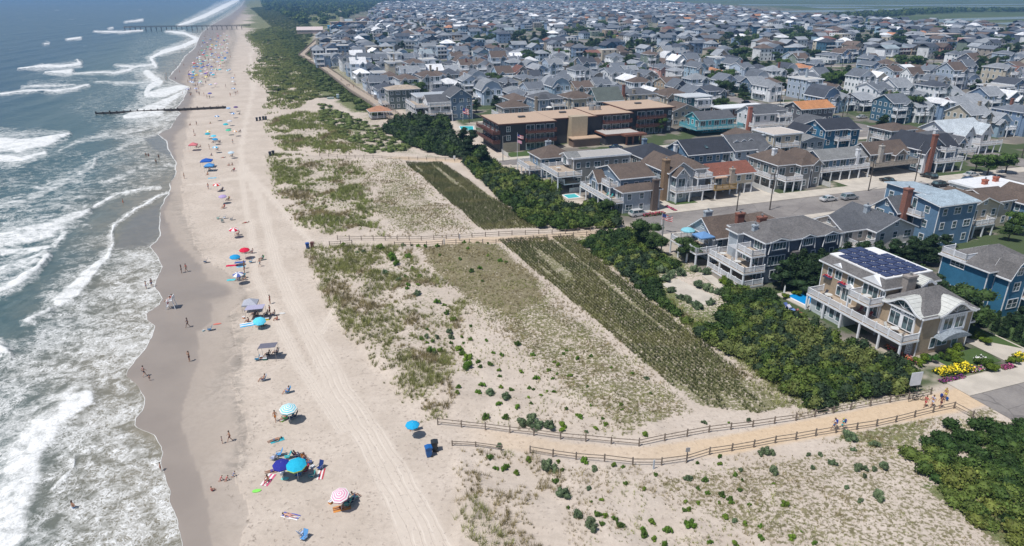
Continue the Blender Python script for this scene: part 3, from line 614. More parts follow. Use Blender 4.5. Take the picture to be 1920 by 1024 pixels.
def wall_block(m, x0, x1, y0, y1, z0, z1, r):
    k = r[0]
    if k in 'gb':
        ax = r[1]; c0, c1, e0, e1 = (y0, y1, x0, x1) if ax == 't' else (x0, x1, y0, y1); mid = (c0 + c1) / 2; hw = (c1 - c0) / 2
        sec = [(c0, z0), (c1, z0), (c1, z1)] + ([(mid, z1 + r[2])] if k == 'g' else [(mid + hw * .62, z1 + r[2] * .66), (mid, z1 + r[2]), (mid - hw * .62, z1 + r[2] * .66)]) + [(c0, z1)]
        m.prism(sec, e0, e1, 'x' if ax == 't' else 'y')
    elif k == 'p':
        d, rise = r[1], r[2]; c0, c1, e0, e1 = (y0, y1, x0, x1) if d in 'NS' else (x0, x1, y0, y1); a, b_ = (0, rise) if d in 'NE' else (rise, 0)
        m.prism([(c0, z0), (c1, z0), (c1, z1 + b_), (c0, z1 + a)], e0, e1, 'x' if d in 'NS' else 'y')
    else: m.box(x0, x1, y0, y1, z0, z1)
def rail_mesh(m, pts, z, det=2, closed=False):
    sp = {2: .17, 1: .34, 0: 9e9}[det]
    for (x0, y0), (x1, y1) in zip(pts[:-1], pts[1:]):
        L = math.hypot(x1 - x0, y1 - y0); ux, uy = (x1 - x0) / L, (y1 - y0) / L
        m.bar((x0, y0, z + 1.0), (x1, y1, z + 1.0), .11, .07); m.bar((x0, y0, z + .14), (x1, y1, z + .14), .07, .07)
        n = int(L / sp) if det else 0
        for i in range(1, n): x = x0 + ux * L * i / n; y = y0 + uy * L * i / n; w_ = .035 if det == 2 else .06; m.box(x - w_, x + w_, y - w_, y + w_, z + .1, z + 1.0)
        if det == 0: m.bar((x0, y0, z + .55), (x1, y1, z + .55), .05, .5)
        k = max(1, round(L / 2.3))
        for i in range(k + 1): x = x0 + ux * L * i / k; y = y0 + uy * L * i / k; m.box(x - .09, x + .09, y - .09, y + .09, z, z + 1.17)
def house(label, blocks, decks=(), chims=(), name='beach_house', cat='house', group=None, det=2, roofc=(.112, .084, .068), trim=(.82, .84, .87), extra=None, autowin=True, stilts=None, wallc=None):
    x0 = min(b[0] for b in blocks); x1 = max(b[1] for b in blocks); y0 = min(b[2] for b in blocks); y1 = max(b[3] for b in blocks)
    ct, cs = (x0 + x1) / 2, (y0 + y1) / 2; X, Y = W(ct, cs); root = thing(name, label, cat, X, Y, ROT, group, z=0)
    bl = [(b[0] - ct, b[1] - ct, b[2] - cs, b[3] - cs) + tuple(b[4:]) for b in blocks]; walls = {}
    dk = [(d[0] - ct, d[1] - ct, d[2] - cs, d[3] - cs) + tuple(d[4:]) for d in decks]
    def inside(x, y, z, skip):
        return any(i != skip and b[0] - .01 < x < b[1] + .01 and b[2] - .01 < y < b[3] + .01 and b[4] < z < b[5] + .3 for i, b in enumerate(bl))
    for i, b in enumerate(bl):
        a0, a1, c0, c1, z0, z1, r, col = b[:8]; rc = b[8] if len(b) > 8 else roofc
        m = MB(); wall_block(m, a0, a1, c0, c1, z0, z1, r); m.build('wall', 'siding', root, color=col)
        top, fa = roof_mesh(a0, a1, c0, c1, z1, r, .35 if r[0] == 'f' else .5)
        ro = top.build('roof', 'roof' if r[0] != 'f' else 'painted', root, color=rc); fa.build('fascia', 'painted', ro, color=trim)
        if det >= 2 and z1 - z0 > 1.5:                        # corner boards and floor band
            for x, y in ((a0, c0), (a1, c0), (a0, c1)): MB().box(x - .05 if x == a0 else x - .09, x + .09 if x == a0 else x + .05, y - .05 if y == c0 else y - .09, y + .09 if y == c0 else y + .05, z0, z1 - .11).build('corner_board', 'painted', root, color=trim)
        if not autowin: continue
        nf = max(1, int((z1 - z0 + .6) / 2.9))
        for f in range(nf):
            zf = z0 + (z1 - z0) * (f + .5) / nf + .1
            for face in ('S', 'W'):
                L = (a1 - a0) if face == 'S' else (c1 - c0); n = int((L - .6) / 2.5)
                if n < 1 and L > 1.6: n = 1
                big = False
                for j in range(n):
                    u = -L / 2 + L * (j + .5) / n; x, y = ((a0 + a1) / 2 + u, c0) if face == 'S' else (a0, (c0 + c1) / 2 - u)
                    ox, oy = (x, y - .4) if face == 'S' else (x - .4, y)
                    if inside(ox, oy, zf, i): continue
                    ondeck = any(d[0] - .1 < ox < d[1] + .1 and d[2] - .1 < oy < d[3] + .1 and abs(d[4] - (zf - 1.5)) < 1.2 for d in dk)
                    if ondeck and j % 2 == 0: add_window(root, x, y, zf - .25, face, 1.9, 2.05, 2, 1, det >= 2, 'door')
                    else: add_window(root, x, y, zf, face, *((1.0, 1.35, 1, 2) if (j + f) % 3 or L < 6 else (1.7, 1.3, 2, 2)), det >= 2)
        if r[0] == 'g' and det >= 2 and r[2] > 1.6:
            if r[1] == 't' and not inside(a0 - .4, (c0 + c1) / 2, z1 + .5, i): add_window(root, a0, (c0 + c1) / 2, z1 + r[2] * .42, 'W', .8, .8, 2, 2)
            if r[1] == 's' and not inside((a0 + a1) / 2, c0 - .4, z1 + .5, i): add_window(root, (a0 + a1) / 2, c0, z1 + r[2] * .42, 'S', .8, .8, 2, 2)
    for d in dk:
        a0, a1, c0, c1, z, sides = d[:6]; m = MB(); m.box(a0, a1, c0, c1, z - .06, z, 1); m.box(a0 - .03, a1 + .03, c0 - .03, c1 + .03, z - .38, z - .062, 0)
        dko = m.build('deck', ['painted', 'deck_wood'], root, color=d[7] if len(d) > 7 else trim)
        P = {'S': ((a0, c0), (a1, c0)), 'W': ((a0, c1), (a0, c0)), 'N': ((a1, c1), (a0, c1)), 'E': ((a1, c0), (a1, c1))}
        for q in sides: m = MB(); p, e = P[q]; ins = .12; p = (min(max(p[0], a0 + ins), a1 - ins), min(max(p[1], c0 + ins), c1 - ins)); e = (min(max(e[0], a0 + ins), a1 - ins), min(max(e[1], c0 + ins), c1 - ins)); rail_mesh(m, [p, e], z, det); m.build('railing', 'painted', root, color=d[7] if len(d) > 7 else trim)
        if z > 1.2 and (len(d) < 7 or d[6]):
            base = d[6] if len(d) > 6 and d[6] is not True else 0
            pm = None; n = max(1, round(max(a1 - a0, c1 - c0) / 3.6))
            for i in range(n + 1):
                q = i / n
                if (c1 - c0) >= (a1 - a0): px_, py_ = a0 + .15, c0 + .15 + (c1 - c0 - .3) * q
                else: px_, py_ = a0 + .15 + (a1 - a0 - .3) * q, c0 + .15
                if pm is None: pm = MB().box(-.13, .13, -.13, .13, base, z - .385).mesh('post', ['painted'])
                put('post', pm, root, (px_, py_, 0), 0, trim)
    for c in chims:
        a, b_, w_, d_, z0, z1, col = c[:7]; a -= ct; b_ -= cs; m = MB()
        m.box(a - w_/2, a + w_/2, b_ - d_/2, b_ + d_/2, z0, z1 - .3); m.box(a - w_/2 - .1, a + w_/2 + .1, b_ - d_/2 - .1, b_ + d_/2 + .1, z1 - .298, z1)
        ch = m.build('chimney', 'brick', root, color=col)
        MB().tube((a, b_, z1), (a, b_, z1 + .45), .16, .16, 8).tube((a, b_, z1 + .45), (a, b_, z1 + .55), .28, .05, 8).build('chimney_pot', 'metal_grey', ch)
    if stilts:
        m = None
        for a, b_ in stilts: m = m or MB().box(-.15, .15, -.15, .15, 0, bl[0][4]).mesh('stilt', ['painted']); put('stilt', m, root, (a - ct, b_ - cs, 0), 0, trim)
    root['ext'] = 0; del root['ext']
    FOOT.append((x0, x1, y0, y1)); 
    if extra: extra(root, ct, cs)
    return root
FOOT = []
# colours
cDK = (.10, .13, .18); cGB = (.20, .275, .36); cLG = (.38, .43, .48); cWH = (.74, .76, .79); cCR = (.55, .49, .38); cTN = (.36, .31, .25); cGE = (.27, .265, .25); cBL = (.035, .16, .28); cTQ = (.06, .38, .47); cMB = (.12, .22, .34); cTL = (.04, .13, .16); cBR = (.14, .085, .06)
rBR = (.112, .084, .068); rGY = (.092, .098, .11); rDK = (.03, .035, .048); rLG = (.20, .205, .205); rRD = (.20, .075, .05); rOR = (.46, .21, .09); rWH = (.74, .75, .76); rTN = (.52, .38, .27); rSH = (.135, .13, .13); rMT = (.33, .41, .47)
brk = (.24, .10, .07); stn = (.28, .19, .12)
def dormers(specs):
    def f(root, ct, cs):
        for t, s, z, w_, face in specs:
            x, y = t - ct, s - cs; d = 2.2; m = MB(); fl = {'S': 0, 'W': -math.pi / 2}[face]; h_ = 1.3
            m.prism([(-w_/2, 0), (w_/2, 0), (w_/2, h_), (0, h_ + w_ * .3), (-w_/2, h_)], 0, d, 'y')
            dm = m.build('dormer', 'siding', root, (x, y, z), fl, color=f.col)
            top, fa = roof_mesh(-w_/2, w_/2, 0, d, h_, ('g', 's', w_ * .3), .22); top.build('dormer_roof', 'roof', dm, color=f.rc); fa.build('fascia', 'white_trim', dm)
            fr, pn = win_mesh(w_ * .55, .95, 2, 2, True); o = put('window', fr, dm, (0, -.004, .68)); 
    f.col = cWH; f.rc = rGY; return f
def awning(t0, t1, s0, s1, z, col):
    def f(root, ct, cs):
        m = MB(); a0, a1, c0, c1 = t0 - ct, t1 - ct, s0 - cs, s1 - cs; mx, my = (a0 + a1) / 2, (c0 + c1) / 2
        for p, q in (((a0, c0), (a1, c0)), ((a1, c0), (a1, c1)), ((a1, c1), (a0, c1)), ((a0, c1), (a0, c0))): m.poly([(*p, z), (*q, z), (mx, my, z + .8)]); m.poly([(mx, my, z + .76), (*q, z - .04), (*p, z - .04)]); m.poly([(*p, z - .25), (*q, z - .25), (*q, z), (*p, z)])
        m.build('awning', 'fabric', root, color=col); p = MB()
        for x, y in ((a0, c0), (a1, c0), (a0, c1), (a1, c1)): p.tube((x, y, z - 2.3), (x, y, z), .04)
        p.build('awning_frame', 'metal_grey', root)
    return f
# ---- south of the first street
def dark_extra(root, ct, cs):
    for t, w_ in ((85.2, 3.6), (91.6, 2.6), (96.9, 2.6)):     # mansard dormer windows facing south
        x, y = t - ct, 93.8 - cs; m = MB(); m.prism([(-w_/2 - .2, 0), (w_/2 + .2, 0), (w_/2, 2.0), (0, 2.55), (-w_/2, 2.0)], -.1, 1.8, 'y'); dm = m.build('dormer', 'siding', root, (x, y - .25, 6.2), 0, cDK)
        top, fa = roof_mesh(-w_/2 - .1, w_/2 + .1, -.1, 1.8, 2.0, ('g', 's', .5), .25); top.build('dormer_roof', 'roof', dm, color=rSH); fa.build('fascia', 'white_trim', dm)
        fr, pn = win_mesh(w_ * .78, 1.35, 4, 1, True); o = put('window', fr, dm, (0, -.1, 1.15)); put('pane', pn, o)
        for sx in (-1, 1): MB().bar((sx * (w_/2 + .45), -.14, -.3), (sx * (w_/2 + .15), -.14, 2.05), .16, .1).build('corner_boards', 'white_trim', dm)
    for t, z, w_, h_, n in ((85.2, 4.4, 3.6, 1.7, 5), (89.6, 4.6, 2.2, 1.3, 3), (93.5, 4.6, .8, 1.3, 1), (95.6, 4.9, .7, .7, 1), (97.8, 4.6, .8, 1.3, 1), (85.5, 1.7, 2.4, 1.5, 3), (92, 1.7, 1.6, 1.3, 2), (96.5, 1.7, 1.6, 1.3, 2)): add_window(root, t - ct, 93.8 - cs, z, 'S', w_, h_, n, 1)
    for s, z in ((96, 4.2), (98.5, 4.2), (101.5, 4.2), (96, 1.3), (99, 1.3), (102, 1.3)): add_window(root, 82.4 - ct, s - cs, z, 'W', 1.8, 2.0, 2, 1, True, 'door')
    for s, z in ((95.6, 7.3),): add_window(root, 82.4 - ct, s - cs, z, 'W', 2.2, 1.9, 3, 1, True, 'door')
    m = MB(); 
    for k in range(9): m.box(79.6 - ct, 82.3 - ct, 97.9 - cs + k * .33, 98.0 - cs + k * .33, 5.6, 5.75)
    m.build('pergola', 'white_trim', root)
    m = MB().prism([(0, 0), (3, 0), (3, .7), (0, .12)], 0, 0.01, 'y')
    MB().prism([(-1.5, 0), (1.5, 0), (1.2, .5), (-1.2, .5)], -.9, 0, 'y').build('window_hood', 'roof', root, (89.6 - ct, 93.8 - cs, 5.35), 0, rSH)
house('dark grey shingled house with stacked white decks and mansard dormers behind the dune garden', [(82.4, 99.5, 93.8, 104, 0, 8.1, ('h', 2.1), cDK, rSH), (81.2, 82.4, 100, 102.6, 3, 8.0, ('h', .8), cLG, rSH)],
      [(77.8, 82.4, 93.0, 103.8, 3.1, 'WSN'), (79.4, 82.4, 93.4, 97.8, 6.0, 'WSN', 3.1), (77.8, 82.4, 93.0, 103.8, .5, 'WS')], [(86.5, 100.5, 1.6, .9, 6, 10.6, brk), (83.6, 98.6, .9, .7, 7, 9.9, cLG)], roofc=rSH, extra=dark_extra, autowin=False)
house('pale blue house with broad brown roof and a blue canopy on its sea deck', [(80.5, 90, 106.2, 114, 0, 5.2, ('g', 't', 2.8), cLG, rBR), (90, 100, 106, 116, 0, 5.0, ('h', 2.6), cLG, rBR)],
      [(75.8, 80.5, 104.8, 114, 3.0, 'WSN')], [(87.5, 108, 1.6, .9, 5, 9.0, brk), (84, 113.6, 1.6, .8, 5, 8.2, cLG)], extra=awning(77.2, 80.4, 105.6, 108.8, 5.6, (.13, .26, .48)))
house('off white low house with dark grey roof behind the dark shingled house', [(112.5, 122.5, 97.5, 109, 0, 5.6, ('g', 's', 2.1), (.60, .59, .56), rGY), (106.5, 112.5, 100, 108, 0, 5.6, ('g', 't', 2.0), (.60, .59, .56), rGY)],
      [(108, 112.5, 97.3, 100, 2.9, 'WS'), (103, 106.5, 101.5, 107, 5.0, 'WSN')], [(116, 104, .9, .9, 6, 8.8, cLG)], roofc=rGY)
def blue3_extra(root, ct, cs):
    m = MB(); m.box(128.2 - ct, 132.6 - ct, 97.2 - cs, 98.6 - cs, 5.9, 9.2); 
    MB().box(129 - ct, 132.4 - ct, 96.9 - cs, 97.59 - cs, 6.9, 8.5).build('porch_opening', 'black_plastic', root)
house('tall slate blue house with pale metal roof and brick chimney', [(128.5, 139, 97.6, 103, 0, 9.0, ('p', 'N', .9), cMB, rMT), (130.5, 138.5, 103, 113, 0, 9.2, ('p', 'W', .8), cMB, rMT), (126, 130.5, 105, 111, 0, 6.0, ('g', 't', 2.4), cMB, rGY)],
      [(127.4, 130.4, 100.5, 105, 6.0, 'WS', 0), (124.4, 126, 105, 110, 3, 'WSN')], [(127.2, 104.6, 1.5, 1.2, 0, 11.2, (.28, .125, .09))], roofc=rMT)
house('tan house with open corner deck on slim posts beside the slate blue house', [(142, 151, 101, 110, 2.8, 6.4, ('g', 's', 1.8), cCR, rBR), (143.5, 151, 103, 110, 0, 2.8, ('f',), cCR, rBR), (151, 158, 103, 112, 0, 6.2, ('g', 't', 1.6), cCR, rBR)],
      [(142, 148, 99, 101, 2.9, 'WSE')], [], roofc=rBR)
house('small blue grey house with brown gable and pale roof deck at the right edge', [(158.5, 168, 100, 108, 0, 5.8, ('g', 's', 2.4), cMB, rBR)], [(158.5, 164, 97.5, 100, 3, 'WS')], [])
house('flat white roofed house with red chimney caps at the right edge', [(158, 172, 110, 119, 0, 6.2, ('f',), cWH, rWH)], [], [(163, 114, 1.1, .9, 6, 7.6, (.4, .13, .08)), (168, 115, 1.1, .9, 6, 7.6, (.4, .13, .08))])
def blueR_extra(root, ct, cs):
    x = 106 - ct
    for t, z, w_, h_ in ((112.5, 5.2, 1.3, 1.4), (112.6, 2.2, 2.2, 1.5), (112.4, 7.9, 1.1, 1.2)): add_window(root, t - ct, 69 - cs, z, 'S', w_, h_, 2, 2)
    for s, z, w_, h_ in ((77, 6.6, 2.4, .8), (72, 2.2, 1.8, 1.3), (75.5, 2.2, 1.8, 1.3)): add_window(root, 108.8 - ct, s - cs, z, 'W', w_, h_, 3, 2)
    m = MB()
    for k in range(12): m.box(106 - ct, 108.7 - ct, 73 - cs + k * .42, 73.1 - cs + k * .42, 2.7, 2.82)
    for a, c in ((106.1, 73), (106.1, 77.6), (106.1, 75.3)): m.box(a - ct - .1, a - ct + .1, c - cs - .1, c - cs + .1, 0, 2.7)
    m.build('pergola', 'white_trim', root)
house('bright blue shingled house with white roof deck and pergola', [(108.8, 120, 71.5, 80, 0, 7.4, ('h', 2.6), cBL, rSH), (110.5, 114.5, 69, 71.5, 0, 7.0, ('b', 's', 3.0), cBL, rSH), (114.5, 122, 69.8, 71.5, 0, 6.0, ('h', .9), cBL, rSH)],
      [(108.4, 111.5, 75.5, 80.2, 7.9, 'WSN', 7.4), (114.5, 121, 67.6, 69.8, 3.1, 'SE')], [], extra=blueR_extra, autowin=False)
# ---- north of the first street
def two_extra(root, ct, cs):
    pass
house('grey house with long white sea deck and two brown roofs beside the small pool', [(80.5, 89.5, 144.5, 156.5, 0, 7.6, ('g', 't', 2.0), cGB, rBR), (79.5, 89.5, 140.8, 144.5, 0, 5.2, ('h', 1.5), cLG, rBR), (78.2, 80.5, 151.5, 156.5, 0, 5.4, ('g', 't', 2.2), cGB, rBR)],
      [(76.2, 79.6, 140.6, 158, 3.0, 'WSN'), (78.2, 80.5, 145.5, 150, 5.6, 'WSN', 3)], [(87.8, 140.3, 1.5, 1.0, 0, 7.9, (.13, .10, .085))])
house('light grey gabled house with very tall stone chimney beside the brick driveway', [(95.5, 102.5, 146.5, 160, 0, 7.4, ('g', 's', 2.3), cLG, rBR), (102.5, 107, 147.5, 160, 0, 7.4, ('h', 1.7), cLG, rBR), (96.4, 99.6, 144.6, 146.5, 0, 7.0, ('g', 's', 1.7), cLG, rBR)],
      [(96, 108, 143.6, 146.5, 3.0, 'WSE'), (102.6, 107, 144.4, 147.5, 5.9, 'WSE', 3.0)], [(94.9, 147.6, 1.5, 1.5, 0, 10.6, stn)])
house('tan low house on slim white stilts with red brown roof and wooden rail deck', [(108.5, 121, 146, 155, 2.8, 5.6, ('g', 't', 1.9), cCR, rRD), (112, 121, 150, 155, 0, 2.8, ('f',), cCR, rRD)],
      [(107.0, 113.5, 142.8, 146, 2.9, 'WS', 0, (.34, .22, .075))], [(113.6, 145.5, 1.1, 1.0, 2.9, 7.2, (.42, .36, .30))], stilts=[(a, b_) for a in (114, 116.3, 118.6, 120.8) for b_ in (146.2, 149)], extra=awning(108.4, 112.2, 145, 147.6, 5.2, (.55, .38, .28)))
house('large taupe house with brown turreted hip roofs and curved white balconies', [(128.5, 138, 146, 158, 0, 6.6, ('h', 3.0), cGE, rBR), (138, 142.5, 147, 156, 0, 6.6, ('h', 2.6), cGE, rBR), (134.5, 137.8, 144, 146, 0, 6.5, ('h', 1.9), cGE, rBR), (139.4, 142.2, 145, 147, 0, 6.4, ('g', 's', 1.2), cGE, rBR)],
      [(128.8, 134.5, 142.6, 146, 3.2, 'WSE'), (126.6, 128.5, 146, 154, 3.2, 'WSN')], [(131, 151, 1.1, .9, 7, 10.0, cWH)])
house('grey roofed house on tall pale stilts with wrap deck and white chimney', [(147, 162.5, 150, 157, 3.0, 5.8, ('g', 't', 1.9), cMB, rLG), (152, 162, 152.5, 157, 0, 3.0, ('f',), cGE, rLG)],
      [(145.4, 162.5, 147.6, 150, 3.1, 'WSE')], [(159.4, 149.8, 1.0, .9, 3.1, 8.0, cWH)])
house('brown roofed house on tall pale stilts with weathered grey wrap deck', [(165, 179, 150.5, 158, 3.1, 6.0, ('g', 't', 2.4), (.28, .25, .215), rBR), (170, 178, 153, 158, 0, 3.1, ('f',), cGE, rBR), (173, 177, 148.9, 150.5, 3.1, 5.6, ('g', 's', 1.5), (.28, .25, .215), rBR)],
      [(163.8, 180, 147, 150.5, 3.2, 'WSE', 0, (.36, .33, .29))], [(168, 149.8, 1.2, 1.0, 3.2, 8.4, (.45, .42, .38))])
house('blue grey many gabled house with tall red brick chimney by the dark cars', [(181.5, 191, 148, 160, 0, 6.6, ('g', 's', 3.2), cGB, rDK), (187, 195, 147, 157, 0, 6.6, ('g', 't', 3.0), cGB, rDK), (181, 184.5, 146, 148, 0, 6.2, ('g', 's', 2.6), cWH, rDK)],
      [(184.5, 195, 144.4, 148, 3.2, 'WSE'), (187.6, 191.5, 144.8, 147, 6.2, 'WSE', 3.2)], [(182.6, 145.4, 1.3, 1.0, 0, 11.4, brk)], roofc=rDK)
house('grey hip roofed house with twin arched gables behind the street trees', [(199, 212, 158, 170, 0, 5.6, ('h', 2.4), cLG, rGY), (203, 206, 156.4, 158, 0, 5.2, ('g', 's', 1.5), cMB, rGY), (207.4, 210.4, 156.4, 158, 0, 5.2, ('g', 's', 1.5), cMB, rGY)], [(201, 212, 153.6, 156.4, 2.9, 'WS')], [(200.5, 160, 1, .9, 5, 9.2, cWH)])
house('white modern farmhouse with pale metal gables and open porch at the right edge', [(213, 230, 166, 176, 0, 6.4, ('g', 't', 2.8), cWH, (.45, .50, .54)), (216, 220, 161.5, 166, 0, 6.2, ('g', 's', 2.6), cWH, (.45, .50, .54)), (223.5, 228, 161.5, 166, 0, 6.2, ('g', 's', 2.6), cWH, (.45, .50, .54))], [(220, 230, 158.5, 161.5, 3.0, 'WS')], [])
# ---- second row back
house('grey shingled house with pale flat roof, ribbon windows and big white sea deck', [(78, 95, 166, 173, 0, 8.0, ('f',), cGE, (.42, .40, .37)), (77, 80, 167.2, 171.8, 6.2, 8.2, ('g', 't', .9), cWH, rLG)], [(71, 78, 160.5, 172, 5.1, 'WSN'), (73.5, 78, 162, 171, 2.6, 'W', 0)], [])
house('house with pyramid brown roof and narrow white balcony beside the hotel street', [(74, 84, 179, 188, 0, 5.6, ('h', 2.8), cMB, rBR)], [(70, 74, 178, 188, 3.0, 'WSN')], [(79, 186, 1.6, .9, 5, 9.0, cLG)])
house('grey shed dormered house with charcoal hip roof behind the tall chimney house', [(98, 110, 164, 176, 0, 7.0, ('h', 2.8), cGE, rDK), (96, 99.5, 160.5, 166, 0, 4.2, ('p', 'E', .8), cWH, rWH)], [(94.5, 98, 166, 174, 3, 'WSN')], [(104, 174, 1.2, 1, 7, 10.2, cGB)], roofc=rDK)
def dkb(root, ct, cs):
    for i, (t, s) in enumerate(((116, 168.5), (118.2, 168.9), (121.5, 169.2), (119.8, 166.4))):
        MB().box(-.4, .4, -.7, .7, 0, .06).build('skylight', 'glass', root, (t - ct, s - cs, 8.1 + (s - 166) * .33), 0).rotation_euler = (math.atan(.36), 0, 0)
house('steel blue gabled house with charcoal skylit roof and white balcony', [(113, 127, 164.5, 175.5, 0, 6.8, ('g', 't', 3.0), cMB, rDK)], [(124, 129, 162, 164.5, 3.4, 'WSE')], [(112, 170, .8, 1, 5, 8.8, cWH)], extra=dkb, roofc=rDK)
dm1 = dormers([(131.5, 168.2, 7.2, 1.6, 'S'), (134.2, 168.4, 7.2, 1.6, 'S'), (136.9, 168.6, 7.2, 1.6, 'S')])
house('white and pale blue house with grey roof and three small dormers', [(129.5, 141.5, 165.5, 177, 0, 6.6, ('g', 't', 3.2), (.50, .60, .68), rGY), (137, 141.5, 163, 165.5, 0, 6.2, ('g', 's', 1.8), (.50, .60, .68), rGY)], [(129.5, 143, 160.6, 163, 3.0, 'WSE')], [], extra=dm1, roofc=rGY)
house('cream three storey house with curved flat roof and stacked round balconies', [(146.5, 157, 170, 180, 0, 9.0, ('f',), cCR, (.56, .50, .44))], [(147.5, 154.5, 167.6, 170, 5.9, 'WSE'), (148.5, 154.5, 167.9, 170, 3, 'WSE')], [(146, 174, 1.2, 1.1, 5, 8.6, cLG)])
house('plain grey house with weathered flat pitched roof beside the cream balcony house', [(159, 168, 172, 186, 0, 6.0, ('g', 's', 1.2), cLG, rLG)], [(158.6, 162, 169.6, 172, 2.9, 'WSE')], [])
house('deep blue house with charcoal gables and white window trim by the avenue', [(170, 183, 174, 184, 0, 8.4, ('g', 't', 2.4), cBL, rDK), (167, 172, 180, 188, 0, 6.6, ('g', 's', 2.0), cBL, rDK), (179, 182.6, 172.6, 174, 0, 8.2, ('h', .8), cBL, rDK)], [(174, 179, 172, 174, 5.2, 'WSE')], [], roofc=rDK)
house('greige three storey house with shallow hip roof and plain white windows', [(189, 199, 166, 175, 0, 8.2, ('h', 1.8), cGE, rBR), (199, 209, 170, 178, 0, 6.0, ('h', 2.0), cGE, rBR)], [(187.5, 189, 167, 172, 5.6, 'WSN')], [])
house('turquoise house with wrap around turquoise deck and grey roof beyond the hotel', [(153, 168, 218, 227, 2.6, 5.4, ('g', 't', 2.2), cTQ, rGY), (156, 167, 220, 227, 0, 2.6, ('f',), cTQ, rGY)], [(149.5, 170, 214.5, 218, 2.7, 'WSE', 0, (.16, .50, .60)), (149.5, 153, 218, 226, 2.7, 'WN', 0, (.16, .50, .60))], [], trim=(.30, .60, .68), roofc=rGY)
house('cream gabled house with brown roof between the hotel and the avenue', [(153, 165, 236, 245, 0, 6.0, ('g', 's', 2.2), cCR, rBR)], [(151, 153, 236, 243, 2.9, 'WSN')], [])
house('white balconied house with pink brick chimney beside the turquoise house', [(174, 184, 214, 224, 0, 7.0, ('g', 't', 2.4), cWH, rGY), (184, 190, 216, 225, 0, 7.4, ('h', 1.8), cLG, rGY)], [(172, 190, 211, 214, 3.0, 'WSE'), (184, 190, 212, 216, 5.8, 'WSE', 3)], [(172.6, 215, 1.4, 1.0, 0, 9.6, (.42, .17, .13))], roofc=rGY)
house('dark grey house with bright orange brown roof by the avenue corner', [(203, 219, 222, 232, 0, 6.0, ('g', 't', 2.2), (.12, .125, .14), rOR)], [], [], roofc=rOR)
house('small house with plain grey hip roof in front of the orange roof', [(192, 204, 205, 214, 0, 3.4, ('g', 's', 2.4), cLG, rGY)], [], [], roofc=rGY)
house('small brown roofed cottage with white chimney beside the cream balcony house', [(146, 156, 186, 194, 0, 5.0, ('g', 's', 1.8), cGE, rBR)], [], [(154, 186.5, 1, .9, 3, 8, cWH)])
house('low brick house with white flat roof along the avenue', [(176, 198, 236, 244, 0, 5.4, ('f',), cBR, rWH)], [], [])
def bigwhite_extra(root, ct, cs): pass
house('large white and navy house with tall arched gable and wide white terraces by the boardwalk', [(75, 84, 279, 291, 0, 9.4, ('g', 's', 3.0), (.15, .22, .31), rGY), (66, 75, 281, 291, 0, 7.4, ('g', 't', 2.2), cWH, rGY), (64, 80, 291, 303, 0, 8.2, ('f',), cLG, (.42, .45, .48))],
      [(64.5, 75, 276.6, 281, 3.2, 'WSE'), (60.5, 66, 281, 300, 5.6, 'WSN'), (61, 66, 281, 300, 2.8, 'W', 0), (66, 75, 278.6, 281, 6.2, 'WS', 3.2)], [], roofc=rGY)
house('sage green house with arched bay windows next to the boardwalk', [(56, 70, 314, 323, 0, 8.6, ('h', 1.6), (.12, .15, .14), (.40, .33, .26))], [(52.5, 56, 313, 322, 3.0, 'WSN'), (50, 53, 312, 322, .8, 'WSN')], [])
house('low taupe house with tan hip roof and white side deck by the white fence', [(94, 105, 268, 277, 2.6, 5.6, ('h', 2.4), (.25, .23, .21), rBR), (96, 105, 269, 277, 0, 2.6, ('f',), cBR, rBR)], [(91.4, 94, 267, 276, 2.9, 'WS')], [])
house('grey blue house with round balconies and umbrella deck behind the hotel', [(107, 119, 266, 276, 0, 8.6, ('h', 2.2), cGB, rGY), (108, 112, 264.5, 266, 3, 8.6, ('h', 2.0), cGB, rGY)], [(106, 119, 261.6, 264.5, 3.4, 'WSE'), (113.5, 119, 262.5, 266, 6.2, 'WSE', 3.4)], [(107, 265.4, 1, .8, 3, 9.8, cTN)])
house('cream round bay house with brown roof behind the hotel lobby', [(121.5, 133, 266, 276, 0, 8.4, ('h', 2.2), cCR, rBR), (123, 129, 264.2, 266, 3, 8.2, ('h', 1.2), cCR, rBR)], [(122, 133.4, 261.6, 264.2, 3.2, 'WSE'), (129, 133, 263, 266, 5.9, 'WSE', 3.2)], [])
house('dark teal house with steep slate roof and four small dormers', [(135, 147, 266, 277, 0, 6.6, ('g', 't', 4.6), cTL, (.10, .12, .11))], [(135.5, 147.5, 262.6, 266, 3.2, 'WSE')], [(148.2, 268, 1, 1, 4, 12.4, brk)])
house('cream house with tiered white balconies and pale roof deck behind the hotel', [(150, 163, 265.5, 276, 0, 8.4, ('h', 2.2), cCR, rGY)], [(151, 164, 261.6, 265.5, 3.4, 'WSE'), (158.6, 163, 262.6, 265.5, 6.2, 'WSE', 3.4)], [(152, 266, 1.1, .9, 3, 10.5, cTN)])
house('cream twin gabled house with arched windows behind the hotel east wing', [(166, 178, 264, 275, 0, 7.4, ('h', 2.8), cCR, rBR), (167, 170.5, 262.6, 264, 0, 7.0, ('g', 's', 1.5), cCR, rBR), (173.5, 177, 262.6, 264, 0, 7.0, ('g', 's', 1.5), cCR, rBR)], [(167, 177, 260.6, 262.6, 3.0, 'WSE')], [])
house('tall teal blue house with white rounded sunroom above the hotel roof', [(166, 178, 247, 256, 0, 9.0, ('f',), cTL, (.55, .58, .60)), (170, 176, 245, 247, 5.4, 8.2, ('f',), cWH, rWH)], [(169, 177, 243.8, 245, 5.2, 'WSE')], [])
